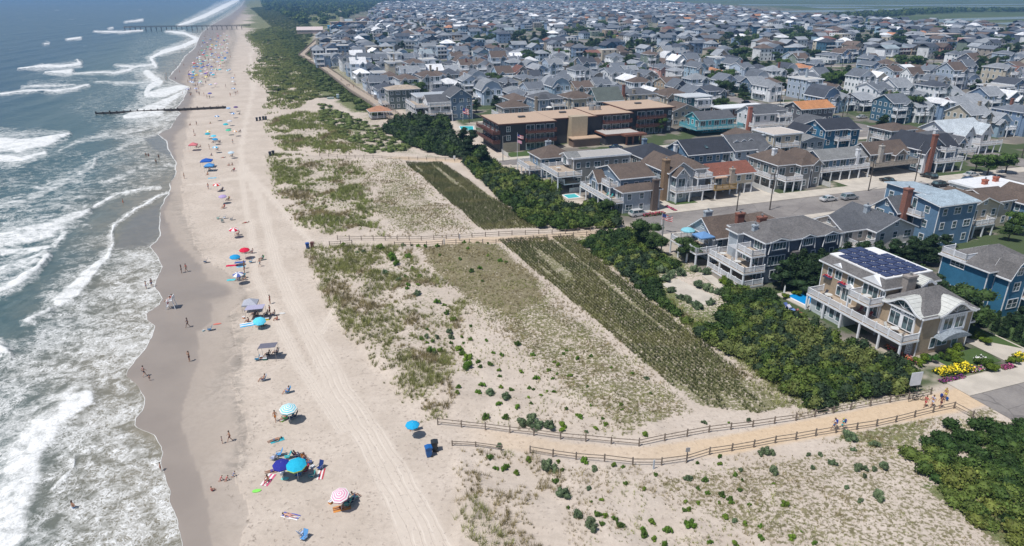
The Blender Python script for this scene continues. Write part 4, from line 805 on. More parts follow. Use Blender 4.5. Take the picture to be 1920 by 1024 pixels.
# ================================================================ HERO HOUSE WITH SOLAR PANELS
def eyebrow(root, cx, cy, z, w_, rise, depth, face):
    """curved standing-seam metal roof over an arched wall of glass"""
    rz = {'S': 0, 'W': -math.pi / 2}[face]; n = 24
    prof = [(-w_/2 - 1.1 + (w_ + 2.2) * i / n, rise * math.exp(-((-1 + 2 * i / n) * 1.75) ** 2)) for i in range(n + 1)]
    m = MB(); m.prism([(u, v + .16) for u, v in prof] + [(u, v) for u, v in reversed(prof)], -.55, depth, 'y')
    for k in range(0, n, 2):
        (u, v) = prof[k]; m.bar((u, -.55, v + .18), (u, depth, v + .18), .05, .08)
    r_ = m.build('arched_roof', 'painted', root, (cx, cy, z), rz, (.56, .57, .54))
    m = MB(); m.prism([(u, v + .02) for u, v in prof] + [(u * .97, v - .26) for u, v in reversed(prof)], -.6, -.42, 'y'); m.build('fascia', 'white_trim', r_)
    m = MB(); ins = [(u, v) for u, v in prof if abs(u) < w_/2 - .1]; m.prism([(-w_/2 + .1, -3.0), (w_/2 - .1, -3.0)] + [(u, v - .05) for u, v in reversed(ins)], -.12, depth * .6, 'y'); m.build('arched_gable', 'white_trim', r_)
    return r_, rz
def hero(root, ct, cs):
    # flat top with solar panels
    L = lambda t, s, z=0: (t - ct, s - cs, z)
    pm = MB(); pm.box(-.82, .82, -.5, .5, 0, .05).box(-.80, .80, -.02, .02, .05, .052)
    fr = MB()
    for t0, t1, s0, s1 in ((86.6, 96.1, 71.6, 83.2),):
        fr.box(t0 - ct, t1 - ct, s0 - cs, s1 - cs, 9.1, 9.32)
    fr.build('flat_roof', 'painted', root, color=(.78, .78, .78))
    sol = bpy.data.materials.get('solar_cells')
    if not sol:
        b = NB('solar_cells'); o = b.obj(); g1 = b.vor(b.map(o, (6.2, 6.2, 0)), 1, 'F1', 1)
        b.set('Base Color', b.mix(b.noise(o, 1.5, 2), (.028, .036, .095, 1), (.045, .055, .13, 1))).set('Roughness', .22); M['solar'] = b.m
    p2 = MB(); p2.box(-.74, .74, -.88, .88, 0, .05, 0)
    p2.box(-.74, .74, -.03, .03, .05, .055, 1)
    pmesh = p2.mesh('solar_panel', ['solar', 'metal_grey'])
    for i in range(5):
        for j in range(6):
            if (i == 0 and j == 5) or (i == 4 and j >= 4): continue
            t = 87.7 + i * 1.72; s = 72.9 + j * 1.98
            o = put('solar_panel', pmesh, root, L(t, s, 9.42)); 
    # curved dormers and white glass walls
    for cx, cy, face, w_ in ((86.1, 67.1, 'W', 4.8), (92.2, 63.7, 'S', 5.2)):
        r_, rz = eyebrow(root, cx - ct, cy - cs, 6.3, w_, 1.75, 4.6, face)
        for k in (-1, 1):
            fr_, pn = win_mesh(1.7, 2.0, 2, 1, True); o = put('window', fr_, r_, (k * 1.15, -.125, -1.9 + (.4 if face == 'S' else 0))); put('pane', pn, o)
            fr_, pn = win_mesh(1.7, .45, 4, 1, True); o = put('window', fr_, r_, (k * 1.15, -.125, -.35)); put('pane', pn, o)
        m = MB(); pts = [(1.7 * math.cos(math.pi * q / 12), 1.1 * math.sin(math.pi * q / 12)) for q in range(13)]; m.prism(pts, -.16, -.1, 'y'); m.build('arched_window', 'glass', r_, (0, 0, .15))
        m = MB()
        for a in (45, 90, 135): m.bar((0, -.18, .12), (1.65 * math.cos(R(a)), -.18, .12 + 1.05 * math.sin(R(a))), .06, .05)
        m.build('mullions', 'white_trim', r_)
    eyebrow(root, 92.5 - ct, 69.5 - cs, 8.5, .9, .8, 1.6, 'S')
    # pavilion gables on the sea side, windows, flower boxes
    for s, w_, z in ((77.2, 2.6, 5.35), (73.2, 3.4, 8.15), (80.2, 1.8, 8.1)):
        m = MB(); m.prism([(-w_/2 - .3, 0), (w_/2 + .3, 0), (0, w_ * .38)], -.35, 1.4, 'y'); m.build('pediment', 'white_trim', root, L(86, s, z), -math.pi / 2)
    for s, z, w_, h_, nx, nm in ((81.8, 6.6, .8, 1.2, 1, 'window'), (80, 6.7, 1.2, 1.3, 2, 'window'), (77.4, 6.7, 1.1, 1.3, 2, 'window'), (74.4, 6.5, .8, 1.9, 1, 'window'), (72.9, 6.6, 1.8, 2.1, 2, 'door'), (71.1, 6.5, .7, 1.9, 1, 'window'), (79.4, 4.2, .8, 1.5, 1, 'window'), (77.6, 4.1, 2.0, 2.0, 3, 'door'), (72.6, 4.1, 2.2, 2.0, 3, 'door')):
        add_window(root, 86 - ct, s - cs, z, 'W', w_, h_, nx, 1, True, nm)
    add_window(root, 88.6 - ct, 70.4 - cs, 4.4, 'W', .9, 1.3, 1, 2)
    for s in (81.9, 78.6):
        fb = MB().box(-.25, .25, -.8, .8, 0, .3).build('flower_box', 'painted', root, L(85.7, s, 5.5), 0, (.05, .07, .12)); put('flowers', FLW((.65, .02, .06)), fb, (0, 0, .25))
    # ground floor: blue panelled rooms, lattice, porch
    for k, s in enumerate((80.2, 78.9, 77.3, 75.9)): add_window(root, 83.2 - ct, s - cs, 1.5, 'W', .9, 1.5, 1, 1, True, 'window' if k != 2 else 'door')
    lm = MB()
    for i in range(9): lm.box(-1.3 + i * .32, -1.3 + i * .32 + .07, -.03, .03, 0, 2.5)
    for i in range(8): lm.box(-1.35, 1.35, -.04, .04, .1 + i * .33, .17 + i * .33)
    lm.build('lattice', 'white_trim', root, L(86.2, 64.5, 0), 0)
    for t, z, w_ in ((89.3, 1.7, .9), (91.2, 1.9, 1.9), (93.8, 1.5, 1.0)): add_window(root, t - ct, 63.9 - cs, z, 'S', w_, 1.6 if w_ != 1 else 2.1, 2 if w_ > 1.5 else 1, 1, True, 'window' if w_ != 1.0 else 'door')
    m = MB().prism([(-3.0 + 6 * i / 12, .9 * math.sin(math.pi * i / 12) ** .7) for i in range(13)], -1.5, 0, 'y'); m.build('arched_porch_roof', 'roof', root, L(92, 63.8, 2.75), 0, (.25, .29, .33))
HLAB = 'shingled beach mansion topped with blue solar panels and curved white dormers'
def FLW(col, n=60, rx=.25, ry=.8, rz_=.28, ls=.16, seed=1):
    rg = np.random.default_rng(seed); c = np.stack([rg.uniform(-rx, rx, n), rg.uniform(-ry, ry, n), rg.uniform(0, rz_, n)], 1)
    V, F_ = quads(c, rg, ls); cols = np.repeat(np.array(col)[None] * rg.uniform(.6, 1.3, (n, 1)), 4, 0); return npmesh('flowers', V, F_, 'leaves', cols)
def quads(c, rg, ls, up=.5, aspect=1.0):
    n = len(c); a = rg.normal(size=(n, 3)); a[:, 2] *= up; a /= np.linalg.norm(a, axis=1)[:, None] + 1e-9
    b_ = np.cross(a, rg.normal(size=(n, 3))); b_ /= np.linalg.norm(b_, axis=1)[:, None] + 1e-9
    l = (ls if np.ndim(ls) else np.full(n, ls))[:, None] * rg.uniform(.6, 1.3, (n, 1)); a = a * l * .5; b_ = b_ * l * .5 * aspect
    V = np.stack([c - a - b_ * .6, c + a * .2 - b_, c + a + b_ * .6, c - a * .2 + b_], 1).reshape(-1, 3)
    return V, np.arange(n * 4).reshape(n, 4)
cGO = (.38, .30, .21)
house(HLAB, [(86, 96.6, 71.1, 83.6, 0, 7.9, ('h', 1.25, 1.0), cGO, rSH), (86.2, 96.2, 63.9, 71.1, 0, 6.2, ('h', 2.9), cGO, rSH), (83.2, 86, 75, 82, 0, 2.7, ('f',), (.55, .60, .62), rLG), (96.2, 97.6, 65, 70, 0, 3.4, ('h', .6), (.25, .33, .38), rSH)],
      [(82.6, 86, 63.6, 82.6, 3.0, 'WSN'), (83.2, 86, 70.7, 75.0, 5.7, 'WSN', 3.0)], [(90, 70.4, 1.8, 1.0, 6, 9.9, (.30, .27, .25))], extra=hero, autowin=False, roofc=rSH, name='beach_mansion')
# ================================================================ HOTEL, BOARDWALK, PIER, GROIN
def hotel():
    X, Y = W(108, 222); r = thing('hotel', 'long three storey dark brown hotel with flat tan roofs and timber balconies', 'hotel', X, Y, ROT, z=0)
    L = lambda t0, t1, s0, s1: (t0 - 108, t1 - 108, s0 - 222, s1 - 222); dk = (.045, .047, .055)
    for (t0, t1, s0, s1, z, nm) in ((74, 94, 215, 233, 9, 'w'), (94, 112, 221, 236, 8.6, 'm'), (112, 127, 222, 238, 8.8, 'm'), (127, 146, 226, 244, 9.2, 'e')):
        a = L(t0, t1, s0, s1); MB().box(*a, 0, z).build('wall', 'siding', r, color=dk)
        ov = .9; ro = MB().box(a[0] - ov, a[1] + (ov if nm == 'e' else 0), a[2] - ov, a[3] + ov, z, z + .35).build('roof', 'painted', r, color=(.10, .045, .035))
        MB().box(a[0] - ov + .3, a[1] + (ov if nm == 'e' else 0) - .3, a[2] - ov + .3, a[3] + ov - .3, z + .352, z + .40).build('roof_gravel', 'painted', ro, color=rTN)
    MB().box(*L(101, 107, 217.5, 221), 0, 9.6).build('stair_tower', 'painted', r, color=(.46, .38, .27))
    MB().box(*L(100, 110, 213.5, 217.5), 0, 2.6).build('entrance_wing', 'painted', r, color=(.20, .14, .11)); MB().box(*L(99.6, 110.4, 213.1, 217.9), 2.6, 2.9).build('roof', 'painted', r, color=rTN)
    MB().box(*L(112, 125, 213, 222), 0, 3.2).build('lobby', 'siding', r, color=dk); MB().box(*L(111.5, 125.5, 212.5, 222), 3.2, 3.7).build('roof', 'painted', r, color=(.20, .09, .06)); MB().box(*L(112, 125, 213, 221.6), 3.702, 3.75).build('roof_gravel', 'painted', r, color=(.5, .48, .45))
    cm = MB().box(-.25, .25, -.25, .25, 0, 3.2).mesh('column', ['painted'])
    for t in (119, 121.5, 124.5): put('column', cm, r, (t - 108, 211 - 222, 0), 0, (.20, .09, .06))
    MB().box(*L(117.5, 126, 209.5, 212.5), 3.2, 3.9).build('porch_canopy', 'painted', r, color=(.20, .09, .06))
    def balc(t0, t1, s0, s1, z):
        a = L(t0, t1, s0, s1); o = MB().box(*a, z - .25, z).build('balcony', 'painted', r, color=(.11, .045, .035)); m = MB()
        for p, q in (((a[0], a[2]), (a[1], a[2])), ((a[0], a[3]), (a[0], a[2])), ((a[1], a[2]), (a[1], a[3]))):
            m.bar((*p, z + 1.0), (*q, z + 1.0), .12, .12); m.bar((*p, z + .45), (*q, z + .45), .06, .55)
            n = 6
            for i in range(n + 1): x = p[0] + (q[0] - p[0]) * i / n; y = p[1] + (q[1] - p[1]) * i / n; m.box(x - .07, x + .07, y - .07, y + .07, z, z + 1.05)
        m.build('railing', 'painted', o, color=(.12, .05, .04))
    def bays(t0, t1, s, z, n):
        for i in range(n):
            t = t0 + (t1 - t0) * (i + .5) / n; add_window(r, t - 108, s - 222, z + 1.2, 'S', (t1 - t0) / n * .78, 2.0, 3, 1, False, 'door')
    for z in (3.1, 6.1): balc(83, 93.6, 213.2, 215, z); bays(83, 93.6, 215, z, 3); balc(115, 126, 220, 222, z); bays(115, 126, 222, z, 3); balc(131, 142.5, 224, 226, z); bays(131, 142.5, 226, z, 3)
    bays(83, 93.6, 215, .1, 3); bays(131, 142.5, 226, .1, 3)
    for z in (3.1, 6.1):
        balc(71.6, 74, 214.5, 233, z)
        for s in (218, 222.5, 227, 231): add_window(r, 74 - 108, s - 222, z + 1.2, 'W', 2.6, 2.0, 2, 1, False, 'door')
    for z in (1.6, 4.6, 7.4): add_window(r, 77 - 108, 215 - 222, z, 'S', 1.2, 1.5, 2, 2, True); add_window(r, 145 - 108, 226 - 222, z, 'S', .9, 1.2, 2, 2, False)
    MB().box(*L(75, 81, 214.8, 215), .1, 3).build('wall_panel', 'painted', r, color=(.36, .31, .24))
    for t, s in ((115, 231), (117.6, 231)): MB().lathe([(0, 1.5), (1.0, 1.5), (1.05, 0), (1.05, 1.2), (0, 1.5)], 12).build('air_unit', 'metal_grey', r, (t - 108, s - 222, 9.2))
    for t, s, z in ((85, 224, 9.4), (137, 236, 9.6), (103, 230, 9.0)): MB().box(-1.2, 1.2, -.7, .7, 0, .5).build('roof_vent', 'painted', r, (t - 108, s - 222, z), 0, (.07, .07, .075))
    FOOT.append((71, 147, 209, 245))
hotel()
def boardwalk():
    px = [(752, 228), (706, 195), (665, 170), (628, 142), (600, 122), (566, 103), (600, 72), (625, 52), (650, 40)]
    P = [gz(x, y, 1.5) for x, y in px]; X0, Y0 = P[0]; r = thing('boardwalk', 'long timber boardwalk running along the back of the dunes', 'boardwalk', X0, Y0, z=0)
    w_ = 2.6; m = MB(); ra = [MB(), MB()]; pl = MB(); side = [[], []]
    for i, (x, y) in enumerate(P):
        a = P[max(i - 1, 0)]; b_ = P[min(i + 1, len(P) - 1)]; dx, dy = b_[0] - a[0], b_[1] - a[1]; l = math.hypot(dx, dy); nx, ny = -dy / l, dx / l
        side[0].append((x + nx * w_ - X0, y + ny * w_ - Y0)); side[1].append((x - nx * w_ - X0, y - ny * w_ - Y0))
    for i in range(len(P) - 1):
        a, b_, c, d = side[0][i], side[0][i + 1], side[1][i + 1], side[1][i]; m.slab([a, d, c, b_], 1.25, 1.5)
        for k in (0, 1):
            p, q = side[k][i], side[k][i + 1]; Ls = math.hypot(q[0] - p[0], q[1] - p[1]); n = max(2, int(Ls / 3))
            for z in (1.9, 2.25, 2.6): ra[k].bar((*p, z), (*q, z), .09, .12)
            for j in range(n): x = p[0] + (q[0] - p[0]) * j / n; y = p[1] + (q[1] - p[1]) * j / n; ra[k].box(x - .08, x + .08, y - .08, y + .08, 0, 2.65)
    m.build('deck', 'deck_wood', r)
    for q in ra: q.build('railing', 'wood_grey', r)
    X, Y = gz(712, 222); g = thing('gazebo', 'open pavilion with orange hip roof at the near end of the boardwalk', 'pavilion', X, Y, ROT, z=0)
    MB().box(-4, 4, -3.2, 3.2, .3, .6).build('floor', 'wood_grey', g); rail = MB(); rail_mesh(rail, [(-3.9, -3.1), (3.9, -3.1)], .6, 1); rail_mesh(rail, [(-3.9, 3.1), (-3.9, -3.1)], .6, 1); rail.build('railing', 'white_trim', g)
    cm = MB().box(-.12, .12, -.12, .12, .6, 3.3).mesh('column', ['white_trim'])
    for x in (-3.8, -1.3, 1.3, 3.8):
        for y in (-3, 3): put('column', cm, g, (x, y, 0))
    top, fa = roof_mesh(-4, 4, -3.2, 3.2, 3.3, ('h', 1.9), .7); top.build('roof', 'roof', g, color=(.40, .20, .12)); fa.build('fascia', 'white_trim', g)
boardwalk()
def pier():
    a = gz(233, 53, 3.4); b_ = gz(470, 50, 3.4); X0, Y0 = a; dx, dy = b_[0] - a[0], b_[1] - a[1]; Ls = math.hypot(dx, dy); ang = math.atan2(dy, dx)
    r = thing('fishing_pier', 'long low timber pier crossing the far surf on many piles', 'pier', X0, Y0, ang, z=0)
    MB().box(0, Ls, -1.6, 1.6, 4.4, 4.8).build('deck', 'wood_dark', r); m = MB()
    for y in (-1.55, 1.55):
        m = MB().bar((0, y, 5.8), (Ls, y, 5.8), .12, .12).bar((0, y, 5.3), (Ls, y, 5.3), .08, .08)
        for i in range(int(Ls / 3) + 1): m.box(i * 3 - .07, i * 3 + .07, y - .07, y + .07, 4.8, 5.85)
        m.build('railing', 'wood_dark', r)
    pm = MB()
    for y in (-1.3, 1.3): pm.tube((0, y, -2), (0, y, 4.6), .28, .24, 7)
    pm.bar((0, -1.6, 4.2), (0, 1.6, 4.2), .3, .4); me = pm.mesh('pile_pair', ['wood_dark'])
    n = int(Ls / 6.2)
    for i in range(n): put('pile_pair', me, r, (i * 6.2 + .5, 0, 0))
    MB().box(0, 9, -4, 4, 4.4, 4.8).build('end_platform', 'wood_grey', r)
    a = gz(180, 213, .6); b_ = gz(424, 200, .8); dx, dy = b_[0] - a[0], b_[1] - a[1]; Ls = math.hypot(dx, dy)
    g = thing('timber_groin', 'low dark timber groin of piles and planks running down the beach into the surf', 'groin', a[0], a[1], math.atan2(dy, dx), z=0)
    MB().box(0, Ls, -.18, .18, -1.5, 1.0).build('plank_wall', 'wood_dark', g); MB().box(0, Ls, -.3, -.182, .2, .45).box(0, Ls, .182, .3, .2, .45).build('waler', 'wood_dark', g)
    me = MB().tube((0, -.5, -1.5), (0, -.5, 1.5), .25, .22, 8).tube((0, .5, -1.5), (0, .5, 1.35), .25, .22, 8).mesh('pile', ['wood_dark'])
    for i in range(20): put('pile', me, g, (i * Ls / 19.5, 0, 0), 0, sc=(1, 1, random.Random(i).uniform(.85, 1.1) - .012 * max(0, i - 11)))
pier()
# ================================================================ THE TOWN: street rows of houses
rg = np.random.default_rng(11); RN = random.Random(5)
TOWN = [(742, 215), (700, 190), (640, 150), (590, 112), (604, 70), (630, 52), (690, 40), (700, 16), (720, 6), (1230, 6), (1340, 12), (1440, 26), (1560, 36), (1700, 44), (1930, 50), (2300, 50), (2300, 700), (1200, 700), (1200, 300), (900, 280)]
WALLC = [((.42, .50, .60), 'pale grey', 6), ((.21, .30, .43), 'blue grey', 6), ((.76, .78, .80), 'white', 12), ((.34, .47, .58), 'light blue', 2.5), ((.52, .47, .38), 'cream', 3), ((.33, .30, .26), 'taupe', 2), ((.11, .17, .25), 'slate blue', 2), ((.05, .13, .20), 'deep blue', 1.2), ((.13, .155, .20), 'charcoal', 2), ((.38, .30, .22), 'tan', 1.2), ((.50, .30, .26), 'pink', .4), ((.22, .27, .22), 'sage', .8), ((.55, .47, .25), 'yellow', .3)]
ROOFC = [((.13, .148, .175), 'grey', 6), ((.12, .09, .075), 'brown', 2.8), ((.25, .27, .295), 'light grey', 4), ((.06, .07, .09), 'charcoal', 2.2), ((.40, .19, .10), 'orange', .12), ((.17, .08, .06), 'dark red', .4), ((.70, .71, .73), 'white', 1.1), ((.25, .30, .33), 'blue metal', .4)]
def pick(L): return RN.choices(L, [q[2] for q in L])[0]
def zone(px): return 'above the boardwalk' if px < 880 else ('behind the hotel' if px < 1260 else ('mid town' if px < 1600 else 'toward the right edge'))
lots = []
TL = [(x, y, q) for x, y, q in ((1450, 128, 14), (1560, 145, 16), (1600, 138, 14), (1615, 80, 14), (1632, 76, 14), (1685, 80, 11), (1700, 122, 15), (1722, 120, 12), (1755, 132, 14), (1845, 128, 14), (1792, 106, 11), (1893, 100, 14), (1480, 75, 11), (1505, 72, 13), (1620, 49, 8), (1840, 165, 14), (975, 76, 14), (1010, 70, 14), (1070, 61, 9), (1095, 59, 9), (1132, 48, 9), (1222, 60, 12), (1085, 86, 10), (1115, 83, 12), (1142, 83, 9), (1180, 100, 12), (1225, 96, 12), (1385, 103, 15), (1405, 122, 16), (1368, 85, 12), (1408, 84, 13), (1178, 128, 11), (1010, 130, 12), (1350, 190, 10), (760, 105, 12), (700, 85, 10), (822, 120, 9), (880, 115, 10), (905, 75, 11), (940, 100, 9), (1160, 45, 8), (1270, 86, 9), (1310, 118, 10), (830, 60, 8), (1520, 105, 11), (1760, 60, 9), (1880, 62, 10), (1670, 165, 12), (1575, 180, 11), (1480, 165, 11), (940, 190, 16), (885, 200, 14))]
def blocked(t, s, r=7.5): return any(a - r < t < b_ + r and c - r < s < d + r for a, b_, c, d in FOOT)
rows = [(103 + 0, 74), (151, 172)] + []
cand_rows = [66, 80, 98.5, 112, 146, 154, 171, 184, 214, 222, 236, 246]
srows = [(66, 1), (104, -1), (152, 1), (182, -1), (214, 1), (246, -1)]
for k in range(0, 45): srows += [(265 + 68 * k + 16.5, 1), (265 + 68 * k + 34, 0), (265 + 68 * (k + 1) - 16.5, -1)]
for s0, d in srows:
    t = 55.0 if s0 > 290 else 100.0
    while t < 2600:
        wd = RN.uniform(7.6, 10.2); t += wd / 2 + .8; s = s0 + RN.uniform(-1.5, 1.5); tt = t; t += wd / 2 + .9
        if s0 > 500: tt = tt + min(60, (s0 - 500) * .05) - 14
        if s < 262 and tt < 152: continue
        if any(abs(tt - a) < 5.5 + wd / 2 + 2 for a in range(222, 2700, 108)): continue
        X, Y = W(tt, s); px, py = proj(np.array([X]), np.array([Y]), 3.0); px, py = float(px[0]), float(py[0])
        if not (-60 < px < 2060): continue
        if not inpoly(np.array([px]), np.array([py]), TOWN)[0]: continue
        if blocked(tt, s, wd / 2 + 1): continue
        if RN.random() < (.06 if d else .42) or any(abs(px - a) < q * 1.3 and -q * 1.6 < py - b_ < q * .8 for a, b_, q in TL): continue
        lots.append((Y, tt, s, wd, d, px, py))
lots.sort()
NEAR_N = 300 - 44
near, farl = lots[:NEAR_N], lots[NEAR_N:]
protos = {}
def town_proto(v, rt):
    """(wall mesh, roof mesh, fascia mesh, deck mesh, rail mesh, window list) on a 10 x 15 m lot"""
    RP = random.Random(v * 7 + 1); hx = 5.0; hy = RP.uniform(6.2, 7.8); fl = 2 if v % 3 else 3; z1 = 2.8 * fl + .1; w_ = MB(); ro = MB(); fa = MB(); wins = []
    blocks = [(-hx, hx, -hy + 2.2, hy, 0, z1)]
    if v % 2: blocks.append((-hx + .5, -hx + 4.6, -hy + .6, -hy + 2.2, 0, z1 - .5))
    else: blocks.append((hx - 4.4, hx - .4, -hy + .8, -hy + 2.2, 0, z1 - .7))
    for i, (a, b_, c, d, z0, zz) in enumerate(blocks):
        if rt == 'flat': r = ('f',)
        elif i: r = ('g', 's', 1.5)
        elif rt == 'hip': r = ('h', RP.uniform(1.8, 2.5))
        elif rt == 'gambrel': r = ('b', 's', 3.4)
        elif rt == 'gable': r = ('g', 's', RP.uniform(2.0, 3.0))
        else: r = ('g', 't', RP.uniform(2.2, 3.0))
        wall_block(w_, a, b_, c, d, z0, zz, r); t_, f_ = roof_mesh(a, b_, c, d, zz, r, .45); ro.join(t_); fa.join(f_)
        for f in range(fl):
            z = 2.9 * f + 1.7
            for j in range(3 if i == 0 else 1):
                x = a + (b_ - a) * (j + .5) / (3 if i == 0 else 1)
                if i == 0 and ((v % 2 and x < -hx + 5) or (not v % 2 and x > hx - 5)): continue
                wins.append((x, c, z, 'S', 1.8 if f else 1.2, 1.7 if f else 1.3))
            if i == 0:
                for j in range(4): wins.append((a, c + (d - c) * (j + .5) / 4, z, 'W', 1.0, 1.3))
    dk = MB(); rl = MB()
    for f in range(1, fl):
        z = 2.9 * f + .1; x0, x1 = (-hx + 4.7, hx) if v % 2 else (-hx, hx - 4.5)
        dk.box(x0, x1, -hy - .4, -hy + 2.2, z - .3, z); rail_mesh(rl, [(x0, -hy + 2.2), (x0, -hy - .3), (x1, -hy - .3), (x1, -hy + 2.2)], z, 0)
    for x in ((-hx + 4.8, hx - .15) if v % 2 else (-hx + .15, hx - 4.6)): dk.box(x - .12, x + .12, -hy - .3, -hy - .06, 0, 2.9 * (fl - 1) - .2)
    if v % 4 == 1: dk.box(-hx - 1.6, -hx, -hy + 4, hy - 2, 2.6, 2.9); rail_mesh(rl, [(-hx - 1.5, hy - 2), (-hx - 1.5, -hy + 4)], 2.9, 0)
    chim = MB().box(-.5, .5, -.4, .4, z1 - 1, z1 + 3.6).box(-.58, .58, -.48, .48, z1 + 3.6, z1 + 3.85) if v % 3 == 0 else None
    return dict(wall=w_.mesh('wall', ['siding']), roof=ro.mesh('roof', ['roof' if rt != 'flat' else 'painted']), fascia=fa.mesh('fascia', ['white_trim']), deck=dk.mesh('deck', ['white_trim']), railing=rl.mesh('railing', ['white_trim']),
                chim=chim.mesh('chimney', ['brick']) if chim else None, wins=wins, hx=hx, hy=hy, fl=fl)
TYPES = [('gable', 'gable'), ('hip', 'hip'), ('cross', 'side gable'), ('flat', 'flat'), ('gambrel', 'gambrel')]
for i, (Y, t, s, wd, d, px, py) in enumerate(near):
    rt, rn = RN.choices(TYPES, [4, 4, 3, 1.1, 1.1])[0]; v = RN.randrange(6); key = (v, rt)
    if key not in protos: protos[key] = town_proto(v, rt)
    P = protos[key]; wc, wn, _ = pick(WALLC); rc, rcn, _ = pick(ROOFC)
    if rt == 'flat': rc, rcn = ((.5, .49, .46), 'pale')
    row = 'front rows' if Y < 330 else ('middle rows' if Y < 430 else 'back rows')
    lab = f"{wn} {'three' if P['fl'] == 3 else 'two'} storey house, {rcn} {rn} roof, {row}, {zone(px)}"
    X, Yw = W(t, s); r = thing('town_house', lab, 'house', X, Yw, ROT + (0 if d < 0 or True else math.pi), group=f'{wn} houses with {rcn} {rn} roofs', z=0)
    sx = wd / 10.0; jc = RN.uniform(.85, 1.12); r.scale = (sx, RN.uniform(.86, 1.04) if d else .72, RN.choice([.85, .95, 1.0, 1.1, 1.2]))
    put('wall', P['wall'], r, color=[q * jc for q in wc]); jr = RN.uniform(.85, 1.15); ro = put('roof', P['roof'], r, color=[q * jr for q in rc]); put('fascia', P['fascia'], ro)
    put('deck', P['deck'], r); put('railing', P['railing'], r)
    if P['chim']: put('chimney', P['chim'], r, (RN.uniform(-3, 3), RN.uniform(-2, 4), 0), 0, RN.choice([brk, cLG, cTN, cWH]))
    for (x, y, z, f, ww, hh) in (P['wins'] if Y < 420 else P['wins'][::2]): add_window(r, x, y, z, f, ww, hh, 2 if ww > 1.5 else 1, 1, False)
# the rest of the town reads as one mass
def far_town():
    V = []; Fc = []; C = []; n = 0; rr = np.random.default_rng(3)
    for (Y, t, s, wd, d, px, py) in farl:
        wc = np.array(pick(WALLC)[0]) * RN.uniform(.85, 1.1); rc = np.array(pick(ROOFC)[0]) * RN.uniform(.85, 1.2); hx = wd / 2; hy = RN.uniform(5.2, 7) if d else 5; z = RN.choice([5.6, 6.2, 8.6, 9.0]); rise = RN.uniform(1.8, 3.2); c, si = C20, S20; X0, Y0 = W(t, s); q_ = ROT + RN.gauss(0, .05) + (math.pi / 2 if RN.random() < .3 else 0); c, si = math.cos(q_), math.sin(q_)
        def add(pts, faces, col):
            nonlocal n
            for x, y, zz in pts: V.append((X0 + x * c - y * si, Y0 + x * si + y * c, zz)); C.append(col)
            for f in faces: Fc.append(tuple(q + n for q in f))
            n += len(pts)
        add([(-hx, -hy, 0), (hx, -hy, 0), (hx, hy, 0), (-hx, hy, 0), (-hx, -hy, z), (hx, -hy, z), (hx, hy, z), (-hx, hy, z)], [(0, 1, 5, 4), (1, 2, 6, 5), (2, 3, 7, 6), (3, 0, 4, 7)], wc)
        o = .5; k = RN.random()
        if k < .45: add([(-hx-o, -hy-o, z), (hx+o, -hy-o, z), (hx+o, hy+o, z), (-hx-o, hy+o, z), (0, -hy-o, z+rise), (0, hy+o, z+rise)], [(0, 4, 5, 3), (1, 2, 5, 4), (0, 3, 2, 1)], rc); add([(-hx, -hy+.01, z), (hx, -hy+.01, z), (0, -hy+.01, z + rise - .3), (0, -hy + .01, z + rise - .3)], [(0, 1, 2, 3)], wc)
        elif k < .9: q = min(hx, hy) * .98; add([(-hx-o, -hy-o, z), (hx+o, -hy-o, z), (hx+o, hy+o, z), (-hx-o, hy+o, z), (-hx+q, -hy+q, z+rise), (hx-q, -hy+q, z+rise), (hx-q, hy-q, z+rise), (-hx+q, hy-q, z+rise)], [(0, 1, 5, 4), (1, 2, 6, 5), (2, 3, 7, 6), (3, 0, 4, 7), (4, 5, 6, 7), (0, 3, 2, 1)], rc)
        else: add([(-hx, -hy, z + .05), (hx, -hy, z + .05), (hx, hy, z + .05), (-hx, hy, z + .05)], [(0, 1, 2, 3)], np.array((.5, .49, .47)))
        dkc = np.array((.03, .04, .05)); wh = np.array((.7, .7, .7))
        for f in range(2 if z < 7 else 3):
            zf = f * 2.9 + .8
            for j in range(3):
                x = -hx + 2 * hx * (j + .5) / 3; add([(x - .7, -hy - .04, zf), (x + .7, -hy - .04, zf), (x + .7, -hy - .04, zf + 1.5), (x - .7, -hy - .04, zf + 1.5)], [(0, 1, 2, 3)], dkc)
                y = -hy + 2 * hy * (j + .5) / 3; add([(-hx - .04, y + .5, zf), (-hx - .04, y - .5, zf), (-hx - .04, y - .5, zf + 1.3), (-hx - .04, y + .5, zf + 1.3)], [(0, 1, 2, 3)], dkc)
            if f and RN.random() < .7: add([(-hx, -hy - 1.6, zf - .9), (hx, -hy - 1.6, zf - .9), (hx, -hy - 1.6, zf + .15), (-hx, -hy - 1.6, zf + .15), (hx, -hy, zf - .9), (-hx, -hy, zf - .9)], [(0, 1, 2, 3), (0, 1, 4, 5)], wh)
    me = bpy.data.meshes.new('distant_houses'); me.from_pydata(V, [], Fc); a = me.color_attributes.new('Col', 'FLOAT_COLOR', 'POINT')
    c4 = np.ones((len(V), 4), np.float32); c4[:, :3] = np.array(C); a.data.foreach_set('color', c4.ravel()); me.materials.append(M['vcol'])
    tag(put('distant_houses', me), 'dense rows of far houses fading into haze', 'houses', kind='stuff')
    print('LOTS', len(near), len(farl), 'near max Y', near[-1][0] if near else 0)
far_town()
